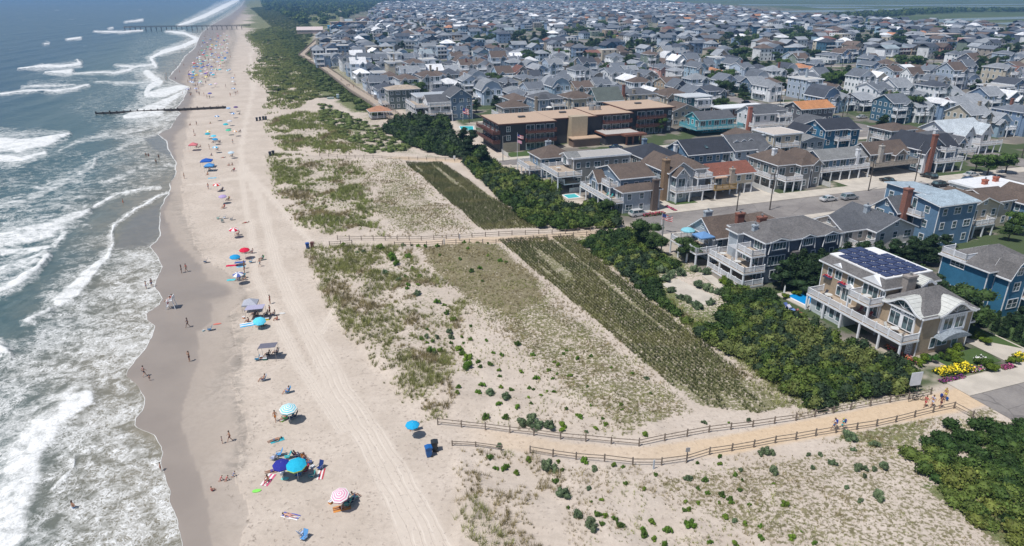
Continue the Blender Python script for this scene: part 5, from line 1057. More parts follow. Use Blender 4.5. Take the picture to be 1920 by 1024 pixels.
# ================================================================ PLANTS
def leafcloud(C, Rd, nper, ls, col, rg, colvar=.25, flat=.75):
    """leaf faces spread over and through ellipsoidal clumps. C (n,3) centres, Rd (n,3) radii"""
    n = len(C); idx = np.repeat(np.arange(n), nper); k = len(idx)
    d = rg.normal(size=(k, 3)); d[:, 2] = np.abs(d[:, 2]) * 1.0 - .25; d /= np.linalg.norm(d, axis=1)[:, None]
    rad = rg.uniform(.62, 1.06, (k, 1)); P = C[idx] + d * Rd[idx] * rad
    V, F_ = quads(P, rg, np.full(k, ls) if np.ndim(ls) == 0 else ls[idx], up=.8, aspect=.8)
    cb = np.asarray(col)[idx] if np.ndim(col) == 2 else np.repeat(np.array(col)[None], k, 0)
    c = cb * rg.uniform(1 - colvar, 1 + colvar, (k, 1)) * (1 + .15 * rg.normal(size=(k, 3)) * .3)
    return V, F_, np.repeat(np.clip(c, .004, 1), 4, 0)
def domes(C, Rd, col, k=.82):                          # leafy inner mass so that clumps are not see-through
    a = []; ring = 7
    for ph in (-.35, .35, .95): a += [(math.cos(ph) * math.cos(2 * math.pi * i / ring + ph), math.cos(ph) * math.sin(2 * math.pi * i / ring + ph), math.sin(ph)) for i in range(ring)]
    a.append((0, 0, 1)); a = np.array(a); nv = len(a); f = []
    for r_ in range(2):
        for i in range(ring): j = (i + 1) % ring; f += [(r_*ring+i, r_*ring+j, (r_+1)*ring+j), (r_*ring+i, (r_+1)*ring+j, (r_+1)*ring+i)]
    for i in range(ring): f.append((2*ring+i, 2*ring+(i+1) % ring, nv - 1))
    f = np.array(f); n = len(C); V = (C[:, None, :] + a[None] * Rd[:, None, :] * k).reshape(-1, 3); F_ = (f[None] + (np.arange(n) * nv)[:, None, None]).reshape(-1, 3)
    c = np.repeat(np.asarray(col) if np.ndim(col) == 2 else np.repeat(np.array(col)[None], n, 0), nv, 0); return V, F_, c
def leafmesh(name, C, Rd, nper, ls, col, seed=1, core=True, colvar=.25):
    rg = np.random.default_rng(seed); C = np.asarray(C, float); Rd = np.asarray(Rd, float)
    V, F_, c = leafcloud(C, Rd, nper, ls, col, rg, colvar)
    if core:                                           # core triangles written as degenerate-free quads
        V2, F2, c2 = domes(C, Rd, col); q = np.concatenate([F2, F2[:, 2:3]], 1)
        me = bpy.data.meshes.new(name); nq, nt = len(F_), len(F2); me.vertices.add(len(V) + len(V2)); me.vertices.foreach_set('co', np.concatenate([V, V2]).astype(np.float32).ravel())
        li = np.concatenate([F_.ravel(), (F2 + len(V)).ravel()]).astype(np.int32); me.loops.add(len(li)); me.loops.foreach_set('vertex_index', li); me.polygons.add(nq + nt)
        me.polygons.foreach_set('loop_start', np.concatenate([np.arange(nq) * 4, nq * 4 + np.arange(nt) * 3]).astype(np.int32)); me.polygons.foreach_set('loop_total', np.concatenate([np.full(nq, 4), np.full(nt, 3)]).astype(np.int32)); me.update(calc_edges=True)
        a = me.color_attributes.new('Col', 'FLOAT_COLOR', 'POINT'); cc = np.ones((len(V) + len(V2), 4), np.float32); cc[:, :3] = np.concatenate([c, c2]); a.data.foreach_set('color', cc.ravel()); me.materials.append(M['leaves']); return me
    return npmesh(name, V, F_, 'leaves', c)
def scatter(poly, spacing, rg, holes=(), jit=.5):
    xs = [gz(x, y)[0] for x, y in poly]; ys = [gz(x, y)[1] for x, y in poly]
    gx, gy = np.meshgrid(np.arange(min(xs), max(xs), spacing), np.arange(min(ys), max(ys), spacing)); gx = gx.ravel() + rg.uniform(-jit, jit, gx.size) * spacing; gy = gy.ravel() + rg.uniform(-jit, jit, gy.size) * spacing
    px, py = proj(gx, gy); wob = (fbm(gx * .2, gy * .2, 77) - .5) * np.clip(1500 / gy, 2, 14); m = inpoly(px + wob, py + wob * .5, poly)
    for h in holes: m &= ~inpoly(px, py, h)
    t, s = TS(gx, gy)
    for a, b_, c, d in FOOT: m &= ~((t > a - 1.6) & (t < b_ + .6) & (s > c - 1.4) & (s < d + .6))
    return gx[m], gy[m]
TH_COL = [(.024, .050, .012), (.045, .080, .015), (.085, .120, .022), (.030, .052, .022), (.12, .145, .040)]
def thicket(label, poly, spacing, hgt, ls, nper, seed, cols=TH_COL, holes=(), rad=1.15, name='thicket'):
    rg = np.random.default_rng(seed); x, y = scatter(poly, spacing, rg, holes); n = len(x); h = hgt * rg.uniform(.45, 1.3, n) * (.65 + .7 * fbm(x * .12, y * .12, seed))
    r = spacing * rg.uniform(.6, .95, n) * rad; z0 = ground_h(x, y)
    C = np.stack([x, y, z0 + h * .42], 1); Rd = np.stack([r, r * rg.uniform(.8, 1.2, n), h * .62], 1)
    sel = fbm(x * .09, y * .09, seed + 5); ci = np.clip(((sel - .25) * 2.0 * len(cols) + rg.normal(size=n) * .7).astype(int), 0, len(cols) - 1)
    me = leafmesh(name, C, Rd, nper, ls, np.array(cols)[ci], seed); return tag(put(name, me), label, 'shrubs', kind='stuff')
CLEAR = [[(1240, 534), (1270, 524), (1307, 541), (1335, 556), (1330, 574), (1300, 570), (1268, 552)], [(1308, 512), (1330, 514), (1362, 536), (1350, 544)], [(1455, 548), (1545, 535), (1610, 640), (1588, 658), (1500, 606), (1460, 590)]]
thicket('low green shrub thicket between the planted grass strip and the dark shingled house', [(1085, 455), (1165, 436), (1200, 430), (1235, 480), (1290, 508), (1345, 535), (1440, 552), (1470, 585), (1440, 700), (1350, 660), (1260, 592), (1170, 520)], 1.25, 1.45, .34, 150, 51, holes=CLEAR + [[(1225, 515), (1276, 498), (1360, 520), (1360, 570), (1345, 610), (1302, 612), (1245, 575)]])
thicket('dense dark green shrub thicket between the planted grass strip and the mansion', [(1440, 600), (1470, 575), (1500, 585), (1560, 620), (1640, 672), (1700, 690), (1722, 712), (1700, 738), (1600, 752), (1530, 770), (1500, 755), (1430, 705)], 1.15, 1.9, .34, 170, 1, holes=CLEAR)
thicket('dense green shrub thicket between the far planted strip and the white decked houses', [(870, 308), (900, 292), (935, 318), (1000, 345), (1080, 365), (1150, 400), (1165, 428), (1060, 432), (1010, 427), (960, 395), (915, 352)], 1.6, 2.3, .42, 170, 2, holes=[[(1035, 345), (1110, 340), (1110, 392), (1055, 392)]])
thicket('dark pine and shrub thicket below the hotel', [(745, 226), (830, 228), (885, 255), (910, 292), (895, 306), (860, 297), (790, 283), (720, 246)], 2.1, 3.2, .55, 150, 3, holes=[[(840, 225), (905, 222), (905, 290), (868, 292), (846, 262)]], cols=TH_COL[:2] + [TH_COL[3]])
thicket('low green scrub beside the boardwalk', [(545, 60), (580, 95), (600, 118), (640, 152), (700, 200), (735, 226), (700, 218), (640, 188), (590, 160), (545, 110), (520, 60)], 4.0, 1.2, .6, 80, 4, cols=[(.06, .09, .022), (.08, .11, .03), (.10, .13, .04)], rad=1.0, name='dune_scrub')
thicket('green scrub filling the bottom right dune corner', [(1695, 862), (1790, 802), (1850, 792), (1930, 800), (2100, 850), (2150, 1150), (1990, 1120), (1880, 1012), (1800, 962)], 1.6, 1.15, .30, 230, 5, rad=.95, cols=[(.032, .066, .014), (.06, .10, .02), (.10, .14, .028), (.14, .165, .035)])
thicket('patchy low scrub on the far dunes', [(470, 15), (560, 8), (590, 60), (560, 110), (620, 185), (590, 198), (540, 190), (500, 175), (525, 140), (495, 112), (470, 135), (505, 90), (470, 68), (510, 50)], 7.5, .9, .6, 60, 6, cols=[(.09, .115, .035), (.12, .14, .05), (.07, .10, .03)], rad=.6, name='dune_scrub')
thicket('low scrub in a band between the boardwalk and the third path', [(600, 196), (700, 236), (780, 284), (700, 292), (650, 262), (600, 225)], 3.2, .9, .4, 70, 7, cols=[(.12, .16, .045), (.15, .185, .06)], rad=.7, name='dune_scrub')
def forest():
    rg = np.random.default_rng(8); poly = [(486, -2), (780, -2), (735, 12), (690, 26), (640, 40), (600, 52), (560, 44), (530, 30), (500, 20)]
    xs, ys = [], []
    P = np.array([gz(x, max(y, 2)) for x, y in poly]); n = 2600; x = rg.uniform(P[:, 0].min(), P[:, 0].max(), n); y = rg.uniform(950, 3600, n); px, py = proj(x, y); m = inpoly(px, py, poly); x, y = x[m], y[m]
    x2 = rg.uniform(200, 2600, 1500); y2 = 1500 + rg.uniform(-60, 60, 1500); px, py = proj(x2, y2); y2 = np.interp(px, [1560, 1640, 1920], [gz(1560, 33)[1], gz(1640, 30)[1], gz(1920, 22)[1]]) + rg.uniform(-45, 45, 1500); px, py = proj(x2, y2); m = (px > 1555) & (px < 2050); x = np.concatenate([x, x2[m]]); y = np.concatenate([y, y2[m]])
    n = len(x); h = rg.uniform(7, 11, n); r = rg.uniform(5, 10, n); C = np.stack([x, y, h * .4], 1); Rd = np.stack([r, r, h * .6], 1)
    me = leafmesh('far_woods', C, Rd, 34, 3.0, np.array(TH_COL)[rg.integers(0, 4, n)], 8); tag(put('far_woods', me), 'dark woods behind the far beach and along the marsh', 'woods', kind='stuff')
forest()
for pl in CLEAR[:2]: o_ = tag(put('gravel_patch', MB().poly([(*gz(x, y), .12) for x, y in pl]).mesh('gravel_patch', ['concrete'])), kind='structure')
# dune grass -----------------------------------------------------
def blades(x, y, h, w_, nb, col, rg, lean=.55):
    n = len(x); idx = np.repeat(np.arange(n), nb); k = len(idx); z = ground_h(x, y)[idx] - .03; a = rg.uniform(0, 2 * np.pi, k); sp = rg.uniform(0, .16, k) * (h[idx] / .6)
    bx = x[idx] + np.cos(a) * sp; by = y[idx] + np.sin(a) * sp; hh = h[idx] * rg.uniform(.55, 1.1, k); a2 = a + rg.normal(0, .7, k); ln = hh * lean * rg.uniform(.2, 1.2, k)
    wx, wy = -np.sin(a2 + rg.normal(0, 1, k)), np.cos(a2 + rg.normal(0, 1, k)); w2 = w_ * rg.uniform(.6, 1.3, k) * .5
    V = np.stack([np.stack([bx - wx * w2, by - wy * w2, z], 1), np.stack([bx + wx * w2, by + wy * w2, z], 1), np.stack([bx + np.cos(a2) * ln + .1 * hh, by + np.sin(a2) * ln, z + hh], 1)], 1).reshape(-1, 3)
    c = np.asarray(col)[idx] * rg.uniform(.7, 1.35, (k, 1)); return V, np.arange(k * 3).reshape(k, 3), np.repeat(c, 3, 0)
def grass(label, poly, area_density, h0, w_, nb, seed, clump=.5, cscale=.16, straw=.3, green=(.25, .26, .09)):
    rg = np.random.default_rng(seed); P = np.array([gz(x, y) for x, y in poly]); x0, y0 = P.min(0); x1, y1 = P.max(0); n = int((x1 - x0) * (y1 - y0) * area_density)
    x = rg.uniform(x0, x1, n); y = rg.uniform(y0, y1, n); px, py = proj(x, y); k = softpoly(px, py, poly, 14); f = fbm(x * cscale, y * cscale, seed + 3, 3) * .75 + .25 * fbm(x * .8, y * .8, seed + 9, 2); keep = (rg.random(n) < k) & (f > clump + rg.normal(0, .035, n))
    for p in PATHS: keep &= widepath(px, py, p)[0] > 1.12
    x, y, f = x[keep], y[keep], f[keep]; n = len(x); h = h0 * rg.uniform(.6, 1.25, n) * np.clip(.7 + (f - clump) * 4, .6, 1.3)
    s_ = (vnoise(x * .25, y * .25, seed + 31) < straw)[:, None]; col = np.where(s_, np.array([[.27, .225, .11]]), np.array([green])) * rg.uniform(.75, 1.25, (n, 1))
    V, F_, c = blades(x, y, h, w_, nb, col, rg); me = npmesh('dune_grass', V, F_, 'leaves', c); print('grass', n); return tag(put('dune_grass', me), label, 'grass', kind='stuff')
grass('tall beach grass clumps on the near foredune', [(575, 470), (640, 455), (740, 462), (790, 500), (880, 560), (860, 640), (850, 740), (840, 800), (790, 795), (720, 705), (650, 620), (600, 540)], 5.0, .85, .05, 16, 21, clump=.425, straw=.32)
grass('beach grass clumps and seedlings on the bright sand above the near path', [(760, 600), (950, 580), (1100, 700), (1200, 800), (1180, 825), (840, 795)], 2.4, .38, .035, 10, 22, clump=.44, straw=.4)
grass('green beach grass on the middle foredune', [(508, 285), (600, 292), (680, 320), (690, 370), (720, 445), (620, 442), (555, 415), (520, 360)], 3.6, .9, .07, 14, 23, clump=.435, straw=.28, green=(.235, .265, .08))
grass('green beach grass on the dunes beyond the third path', [(497, 215), (560, 212), (620, 215), (660, 262), (690, 292), (600, 290), (530, 282), (510, 250)], 2.6, 1.0, .10, 12, 24, clump=.42, straw=.15, green=(.235, .265, .08))
grass('green beach grass on the far foredune', [(470, 68), (520, 50), (560, 100), (600, 180), (560, 200), (500, 205), (515, 175), (470, 135), (500, 110)], 1.1, 1.1, .22, 10, 25, clump=.38, straw=.1, green=(.235, .265, .085))
grass('scattered straw coloured grass clumps in the bottom dunes', [(850, 838), (1000, 852), (1060, 900), (1060, 1060), (900, 1060), (865, 980)], 4.0, .75, .04, 16, 26, clump=.48, straw=.55)
grass('sparse brown grass over the bottom right dunes', [(1060, 880), (1240, 885), (1500, 835), (1700, 790), (1850, 900), (1950, 1080), (1060, 1060)], 4.5, .42, .035, 9, 27, clump=.45, straw=.6)
grass('short dry grass over the middle of the near dune field', [(780, 465), (930, 452), (1070, 565), (1230, 700), (1300, 770), (1150, 810), (1000, 690), (880, 580)], 5.0, .34, .045, 9, 28, clump=.36, straw=.5)
grass('short dry grass over the second dune field', [(600, 300), (755, 308), (900, 432), (720, 447), (690, 370)], 4.0, .4, .06, 8, 29, clump=.40, straw=.4)
grass('tan and green grass beside the near path and street end', [(1480, 775), (1700, 742), (1790, 772), (1870, 860), (1800, 850), (1700, 860), (1560, 830)], 6.0, .5, .04, 10, 30, clump=.42, straw=.35)
grass('grass fringe between the planted strip and the thicket', [(1078, 446), (1100, 444), (1300, 596), (1510, 757), (1470, 765), (1380, 700), (1200, 560)], 6.0, .6, .05, 10, 31, clump=.42, straw=.3)
def planted(label, poly, seed):
    rg = np.random.default_rng(seed); P = np.array([TS(*gz(x, y)) for x, y in poly]); t0, s0 = P.min(0); t1, s1 = P.max(0)
    t, s = np.meshgrid(np.arange(t0, t1, .6), np.arange(s0, s1, .3)); t = t.ravel(); s = s.ravel(); t = t + rg.normal(0, .07, t.size) + (vnoise(s * .05, t * 0, seed) - .5) * .5; s = s + rg.normal(0, .08, s.size); x, y = W(t, s); px, py = proj(x, y)
    k = inpoly(px, py, poly); g = fbm(t * .55, s * .035, seed + 1, 2); end = sstep(690, 760, py) if poly is STRIP_A else 0; keep = k & (g > .22 + .32 * end + rg.normal(0, .03, len(x))) & (rg.random(len(x)) > .04 + .35 * end); x, y = x[keep], y[keep]; n = len(x)
    col = np.array([[.098, .112, .040]]) * rg.uniform(.75, 1.3, (n, 1)) + (vnoise(x * .2, y * .2, 5) > .62)[:, None] * np.array([[.05, .035, .015]]); V, F_, c = blades(x, y, rg.uniform(.5, .85, n), .075, 11, col, rg, .4)
    print('planted', n); tag(put('planted_grass', npmesh('planted_grass', V, F_, 'leaves', c)), label, 'grass', kind='stuff')
planted('rows of planted beach grass in the near strip', STRIP_A, 41); planted('rows of planted beach grass in the far strip', STRIP_B, 42)
# single shrubs on the sand --------------------------------------
def shrub_mesh(seed, col, n=8, per=80, ls=.10):
    rg = np.random.default_rng(seed); C = np.stack([rg.uniform(-.5, .5, n), rg.uniform(-.5, .5, n), rg.uniform(.12, .62, n)], 1); C[0] = (0, 0, .3); Rd = rg.uniform(.18, .42, (n, 3)); Rd[0] = (.4, .4, .36); return leafmesh('dune_shrub', C, Rd, per, ls, col, seed)
SHG = [shrub_mesh(s, c) for s, c in ((1, (.085, .165, .018)), (2, (.12, .19, .022)), (3, (.07, .125, .022)))]; SHS = [shrub_mesh(s, c) for s, c in ((4, (.11, .15, .075)), (5, (.09, .13, .065)))]
SZ3 = [(80,50,28),(125,40,16),(155,105,12),(228,30,22),(250,60,20),(280,90,26),(275,145,35),(330,125,15),(345,150,14),(392,130,18),(440,155,14),(445,185,12),(455,80,16),(540,20,20),(625,75,16),(560,155,18),(710,150,16),(755,120,14),(785,60,12),(805,45,10),(860,85,16),(935,80,14),(735,105,12),(727,200,12),(750,175,10),(817,183,17),(228,255,16),(222,290,17),(455,240,15),(505,253,17),(385,270,-32),(335,270,20),(350,230,20),(470,297,-32),(440,340,18),(600,300,12),(613,335,12),(540,360,18),(640,195,20),(605,245,12),(625,255,12),(665,290,12),(700,270,10),(733,275,12),(370,395,24),(480,395,22),(803,360,13),(860,385,12),(878,402,18),(993,415,12),(1013,440,17),(957,458,17),(1095,340,14),(1095,372,10),(930,345,9),(1150,172,12),(1233,190,-17),(1250,275,10),(1043,143,9),(912,243,10),(1218,500,18),(905,483,-12),(780,440,25),(570,430,-36),(610,410,-40),(650,450,-38),(700,450,-36),(775,470,20),(392,618,22),(450,555,-20),(423,668,18),(473,665,28),(537,697,20),(600,620,22),(760,640,15),(700,670,-45),(742,745,22),(782,690,15),(772,825,-42),(900,650,25),(953,693,-22),(1050,680,18),(1103,682,14),(915,797,-17),(1115,775,16),(1213,803,14),(985,867,14),(933,880,10),(812,905,12),(872,947,-32),(963,950,22),(1010,955,18),(987,1003,18),(1055,965,20),(1083,995,24),(920,1005,-40),(1257,955,20),(1340,995,22),(1210,1005,24),(1275,712,14)]
SZ4 = [(32,215,24),(465,120,-24),(640,122,12),(775,100,-22),(415,412,17),(573,365,20),(570,415,22),(718,455,-22),(687,495,20),(345,505,-32),(470,523,28),(415,587,20),(490,625,20),(585,637,26),(722,613,20),(325,685,18),(420,690,20),(650,670,24),(655,700,20),(570,693,15),(355,735,22),(318,745,22),(783,720,16),(85,830,26),(200,885,32),(365,860,42),(617,797,26),(675,812,-24),(757,838,22),(870,870,20),(1048,710,30),(25,925,30),(103,948,26),(175,1000,30),(500,980,24),(683,982,28),(865,950,28),(1097,948,30),(1160,908,12),(1253,993,20),(958,560,14),(735,535,14),(910,330,-45),(870,345,-28),(950,460,-40),(1530,215,-50),(1690,275,-32),(1380,410,-30),(1250,445,-20),(1560,435,-36),(1600,445,-30),(1690,460,-24),(1740,430,-35),(1530,320,-20),(1480,580,-22),(1583,680,-22),(1700,640,-46),(1620,510,-20),(1210,350,-18),(1290,350,-20)]
SZ2 = [(790,390,20),(745,410,-25),(650,365,-28),(880,440,18),(805,440,22),(805,480,18),(890,380,22),(880,520,-35),(1020,575,26),(1078,590,20),(1097,652,25),(1140,697,26),(1268,745,17),(948,780,18),(1203,827,17),(1272,845,22),(1105,790,-28),(1120,830,-28),(1025,830,-25),(940,830,-25),(905,865,20),(952,890,16),(993,875,20),(1123,872,18),(1180,907,28),(1215,872,15),(1215,950,22),(1050,920,20),(995,950,-28),(960,930,20),(1245,995,25),(1272,975,18),(1385,860,18),(1355,422,14),(1435,962,18),(770,160,-20),(835,160,15),(885,175,16),(935,180,18),(1028,183,20),(1045,245,15),(1190,280,18),(1335,330,20),(1275,350,24),(1395,245,14),(1490,265,20),(1533,275,18),(1225,160,20),(1252,200,15),(1318,140,18),(1397,140,14),(815,245,30),(840,330,20),(690,240,40),(720,305,30),(475,200,-22),(430,205,-14),(325,155,25),(600,165,36)]
def put_shrub(fx, fy, rpx):
    X, Y = gz(fx, fy + abs(rpx) * .5); pm = F_PX / math.hypot(X, Y, CAM_H); sc = abs(rpx) / pm / .72; sil = rpx < 0; me = (SHS if sil else SHG)[RN.randrange(2 if sil else 3)]
    size = 'large' if sc > 1.6 else ('middling' if sc > 1.0 else 'small'); col = 'grey green' if sil else 'bright green'
    col3 = 'toward the sea, ' if fx < 950 else ('toward the houses, ' if fx > 1350 else ''); zone = col3 + 'below the near path' if fy > 850 else (col3 + 'above the near path' if fy > 600 else col3 + 'by the second path')
    o = put('dune_shrub', me, None, (X, Y, H(X, Y) - .05), RN.uniform(0, 6.28), (RN.uniform(.85, 1.15),) * 3, (sc * RN.uniform(.9, 1.1), sc * RN.uniform(.9, 1.1), sc * RN.uniform(.9, 1.25)))
    tag(o, f'{size} {col} round shrub {zone}', 'shrub', f'{size} {col} shrubs {zone}')
for L, ox, oy, k in ((SZ3, 780, 640, 2.844), (SZ4, 1200, 760, 3.84), (SZ2, 560, 420, 3.9375)):
    for x, y, r_ in L: put_shrub(ox + x / k, oy + y / k, (r_) / k)
# silver green shrubs round the dark house garden, clipped balls
for i, (x, y, r_) in enumerate([(1258, 513, 11), (1245, 522, 11), (1280, 510, 12), (1302, 505, 10), (1322, 508, 11), (1256, 541, 10), (1279, 555, 10), (1291, 562, 10), (1305, 530, 13), (1324, 540, 12), (1345, 548, 10), (1310, 572, 11), (1332, 568, 9), (1240, 507, 10)]): put_shrub(x, y, -r_)
ball = shrub_mesh(9, (.10, .15, .012), per=150, ls=.09)
for i, (x, y, r_, lb) in enumerate([(1353, 527, 9, 'clipped yellow green ball shrub nearest the lower deck rail corner'), (1361, 531, 9, 'clipped yellow green ball shrub in the middle of three by the lower deck'), (1368, 536, 10, 'clipped yellow green ball shrub at the right of three by the lower deck'), (1474, 556, 8, 'yellow green ball shrub left of the white pool umbrella'), (1495, 550, 8, 'yellow green ball shrub behind the mansion pool'), (1515, 546, 8, 'yellow green ball shrub at the far corner of the mansion pool'),
     (1784, 662, 14, 'large clipped ball shrub left of the mansion driveway'), (1791, 677, 9, 'small clipped ball shrub beside the mansion porch'), (1773, 672, 9, 'dark low clipped shrub in front of the mansion porch'), (1862, 691, 11, 'round shrub at the end of the flower bed by the pavement'), (1846, 681, 12, 'dark round shrub behind the white flowers'), (1740, 672, 11, 'blue green spruce shrub below the mansion lattice'), (1720, 677, 12, 'yellow green spreading shrub below the mansion lattice'), (1810, 627, 6, 'left clipped golden shrub of the driveway hedge'), (1824, 633, 7, 'second clipped golden shrub of the driveway hedge'), (1838, 630, 9, 'tallest clipped golden shrub of the driveway hedge'), (1850, 640, 9, 'right clipped golden shrub of the driveway hedge'), (1898, 676, 9, 'olive shrub beside the right hand flower bed')]):
    X, Y = gz(x, y + r_ * .5); pm = F_PX / math.hypot(X, Y, CAM_H); sc = r_ / pm / .66; bc = (.45, .75, 1.6) if 'blue' in lb else ((.5, .6, .9) if 'dark' in lb else (1, 1, 1)); o = put('garden_shrub', ball, None, (X, Y, 0), i, bc, sc); tag(o, lb, 'shrub')
# trees ------------------------------------------------------------
def tree_mesh(kind, seed):
    rg = np.random.default_rng(seed); tr = MB()
    if kind == 'broad':
        n = 11; a = rg.uniform(0, 6.28, n); r_ = rg.uniform(.4, 1.9, n); C = np.stack([np.cos(a) * r_, np.sin(a) * r_, rg.uniform(2.2, 4.9, n)], 1); C[0] = (0, 0, 4.2); Rd = rg.uniform(.8, 1.35, (n, 3)); Rd[:, 2] *= .8; per, ls, col = 190, .26, (.036, .066, .016)
    elif kind == 'pine':
        n = 13; z = np.linspace(1.6, 6.2, n); a = rg.uniform(0, 6.28, n); r_ = (1 - (z - 1.2) / 6.2) * rg.uniform(.8, 2.0, n); C = np.stack([np.cos(a) * r_, np.sin(a) * r_, z], 1); w_ = .55 + (1 - (z - 1.2) / 5.6) * 1.05; Rd = np.stack([w_ * rg.uniform(.8, 1.3, n), w_ * rg.uniform(.8, 1.3, n), np.full(n, .6)], 1); per, ls, col = 150, .24, (.022, .046, .016)
    else:
        n = 8; z = np.linspace(.6, 5.4, n); C = np.stack([rg.normal(0, .08, n), rg.normal(0, .08, n), z], 1); w_ = .95 * (1 - (z / 6.6) ** 2) + .12; Rd = np.stack([w_, w_, np.full(n, .75)], 1); per, ls, col = 150, .22, (.024, .050, .016)
    hgt = {'broad': 4.0, 'pine': 6.0, 'column': 4.5}[kind]; tr.tube((0, 0, -.2), (.05, 0, hgt * .5), .17, .12, 7).tube((.05, 0, hgt * .5), (0, .05, hgt), .12, .04, 7)
    for k in range(min(n, 7)): tr.tube((0, 0, min(C[k][2] * .55, hgt * .8)), tuple(C[k]), .06, .02, 5)
    cr = leafmesh('crown', C, Rd, per, ls, np.array([col]) * rg.uniform(.8, 1.25, (n, 1)), seed); return cr, tr.mesh('trunk', ['wood_dark'])
TREES = {k: [tree_mesh(k, 10 * i + j) for j in range(3 if k != 'column' else 2)] for i, k in enumerate(('broad', 'pine', 'column'))}
def tree(kind, X, Y, h, label, wd=1.0, tint=(1, 1, 1), group=None, name=None):
    cr, tk = TREES[kind][RN.randrange(len(TREES[kind]))]; base = {'broad': 5.7, 'pine': 6.8, 'column': 6.1}[kind]; nm = name or {'broad': 'broadleaf_tree', 'pine': 'pine_tree', 'column': 'columnar_cedar'}[kind]
    r = thing(nm, label, 'tree', X, Y, RN.uniform(0, 6.28), group, z=0); k = h / base; r.scale = (k * wd, k * wd, k); put('crown', cr, r, color=tint); put('trunk', tk, r); return r
HT = [(1205, 462, 'broad', 6.0, 1.3, 'big rounded dark tree at the street end beside the second path'), (1228, 478, 'broad', 4.5, 1.2, 'low dark tree right of the big rounded tree at the street end'), (1290, 492, 'broad', 5, 1.3, 'spreading dark tree under the pale blue house deck'), (1133, 408, 'broad', 4.4, 1.3, 'flat topped dark tree beside the white parked car'),
      (1134, 446, 'column', 2.0, 1.2, 'small dark cedar standing alone by the second path fence'), (885, 296, 'pine', 9, 1.3, 'tallest dark pine in front of the hotel corner'), (870, 280, 'pine', 7.5, 1.2, 'dark pine left of the tallest hotel pine'), (905, 315, 'pine', 7, 1.3, 'broad dark pine below the tallest hotel pine'), (828, 258, 'pine', 6, 1.2, 'dark pine beside the hotel pool'), (800, 250, 'pine', 7, 1.3, 'dark pine behind the gazebo'), (770, 238, 'pine', 6, 1.2, 'smaller dark pine nearest the gazebo'),
      (1235, 250, 'broad', 6, 1.1, 'green tree beside the hotel east end'), (1378, 308, 'pine', 8, .9, 'dark pine in front of the white and pale blue house'), (1400, 300, 'pine', 6, .8, 'smaller pine right of the dark pine by the pale blue house'), (1553, 280, 'broad', 7, 1.5, 'wide dark tree in front of the deep blue house'), (1535, 282, 'broad', 6, 1.3, 'green tree left of the wide dark tree'),
      (1650, 262, 'pine', 9, 1.2, 'tall dark conifer beside the avenue'), (1692, 225, 'broad', 10, 1.5, 'very large dark tree by the corner of the avenue'), (1668, 210, 'broad', 9, 1.2, 'bright green topped tree behind the conifer'), (1365, 160, 'broad', 9, 1.4, 'round green tree at the far avenue junction'), (1335, 165, 'broad', 8, 1.1, 'tree left of the round green tree'),
      (1850, 330, 'broad', 6.5, 1.4, 'leafy green street tree behind the pavement at the right'), (1885, 325, 'broad', 6, 1.3, 'leafy street tree nearest the right edge'), (1828, 322, 'broad', 5, 1.2, 'smaller leafy street tree left of the others'), (1510, 215, 'broad', 6, 1.2, 'tree in front of the orange roofed house'), (1905, 440, 'broad', 5, 1.3, 'round green tree beside the tan open deck house'), (1890, 452, 'broad', 4, 1.2, 'lower tree beside the tan open deck house')]
for x, y, k, h, wd, lb in HT: tree(k, *gz(x, y), h, lb, wd, (1.5, 1.5, 1.2) if 'bright' in lb or 'leafy' in lb or 'green tree' in lb else (1, 1, 1))
GT = {}
for t, s, k, h, wd in [(84.5 + i * 2.0, 90.6 + .4 * (i % 2), 'column' if i % 3 else 'pine', 5.8 + (i * 7 % 5) * .4, 1.25) for i in range(12)] + [(88 + i * 2.3, 88.2, 'pine', 5.8 + (i % 3) * .5, 1.2) for i in range(8)] + [(99.2 + (i % 3) * 2.1, 66 + i * 2.0, 'pine' if i % 2 else 'broad', 5.6 + (i % 4) * .5, 1.3) for i in range(13)] + [(104.6 + .5 * (i % 2), 60.5 + i * 1.75, 'column', 3.6 + (i % 3) * .3, 1.15) for i in range(15)] + [(108 + i * 2.3, 92.5 - (i % 2) * 1.3, 'pine', 5.6, 1.3) for i in range(8)] + [(110 + i * 2.6, 65.5, 'pine', 3.6, 1.2) for i in range(6)]:
    where = ('behind the mansion pool' if s > 89.5 else 'close behind the pool') if s > 88 and t < 107 and s < 91.5 else ('behind the mansion' if t < 104 and s < 92 else ('left of the bright blue house' if t < 106 else ('behind the bright blue house' if s > 80 else 'below the bright blue house')))
    GT.setdefault((k, where), []).append((t, s, h, wd))
ORD = 'first second third fourth fifth sixth seventh eighth ninth tenth eleventh twelfth thirteenth fourteenth fifteenth'.split()
for (k, where), L_ in GT.items():
    al = max(q[0] for q in L_) - min(q[0] for q in L_) > max(q[1] for q in L_) - min(q[1] for q in L_); L_.sort(key=lambda q: q[0] if al else q[1])
    for n_, (t, s, h, wd) in enumerate(L_): tree(k, *W(t, s), h, f"{'slim dark cedar' if k == 'column' else ('dark bushy pine' if k == 'pine' else 'dark round tree')} {where}, {ORD[n_]} from the {'sea' if al else 'street'}", wd, group=f'{k} trees {where}')
for x, y, q in TL:
    X, Y = gz(x, y + q * .8); pm = F_PX / math.hypot(X, Y, CAM_H)
    for a in (-.55, .5): tree('broad' if q % 2 else 'pine', X + a * q * 1.1 / pm, Y + RN.uniform(-2, 2), q * RN.uniform(1.3, 1.7) / pm, f"{'bright green' if q % 3 == 0 else 'dark'} {'leafy' if q % 2 else 'pine'} tree clump, {'far' if y < 95 else 'middle'} town roofs, {zone(x)}", 1.35, (1.3, 1.3, 1.1) if q % 3 == 0 else (1, 1, 1), 'large tree clumps among the town roofs')
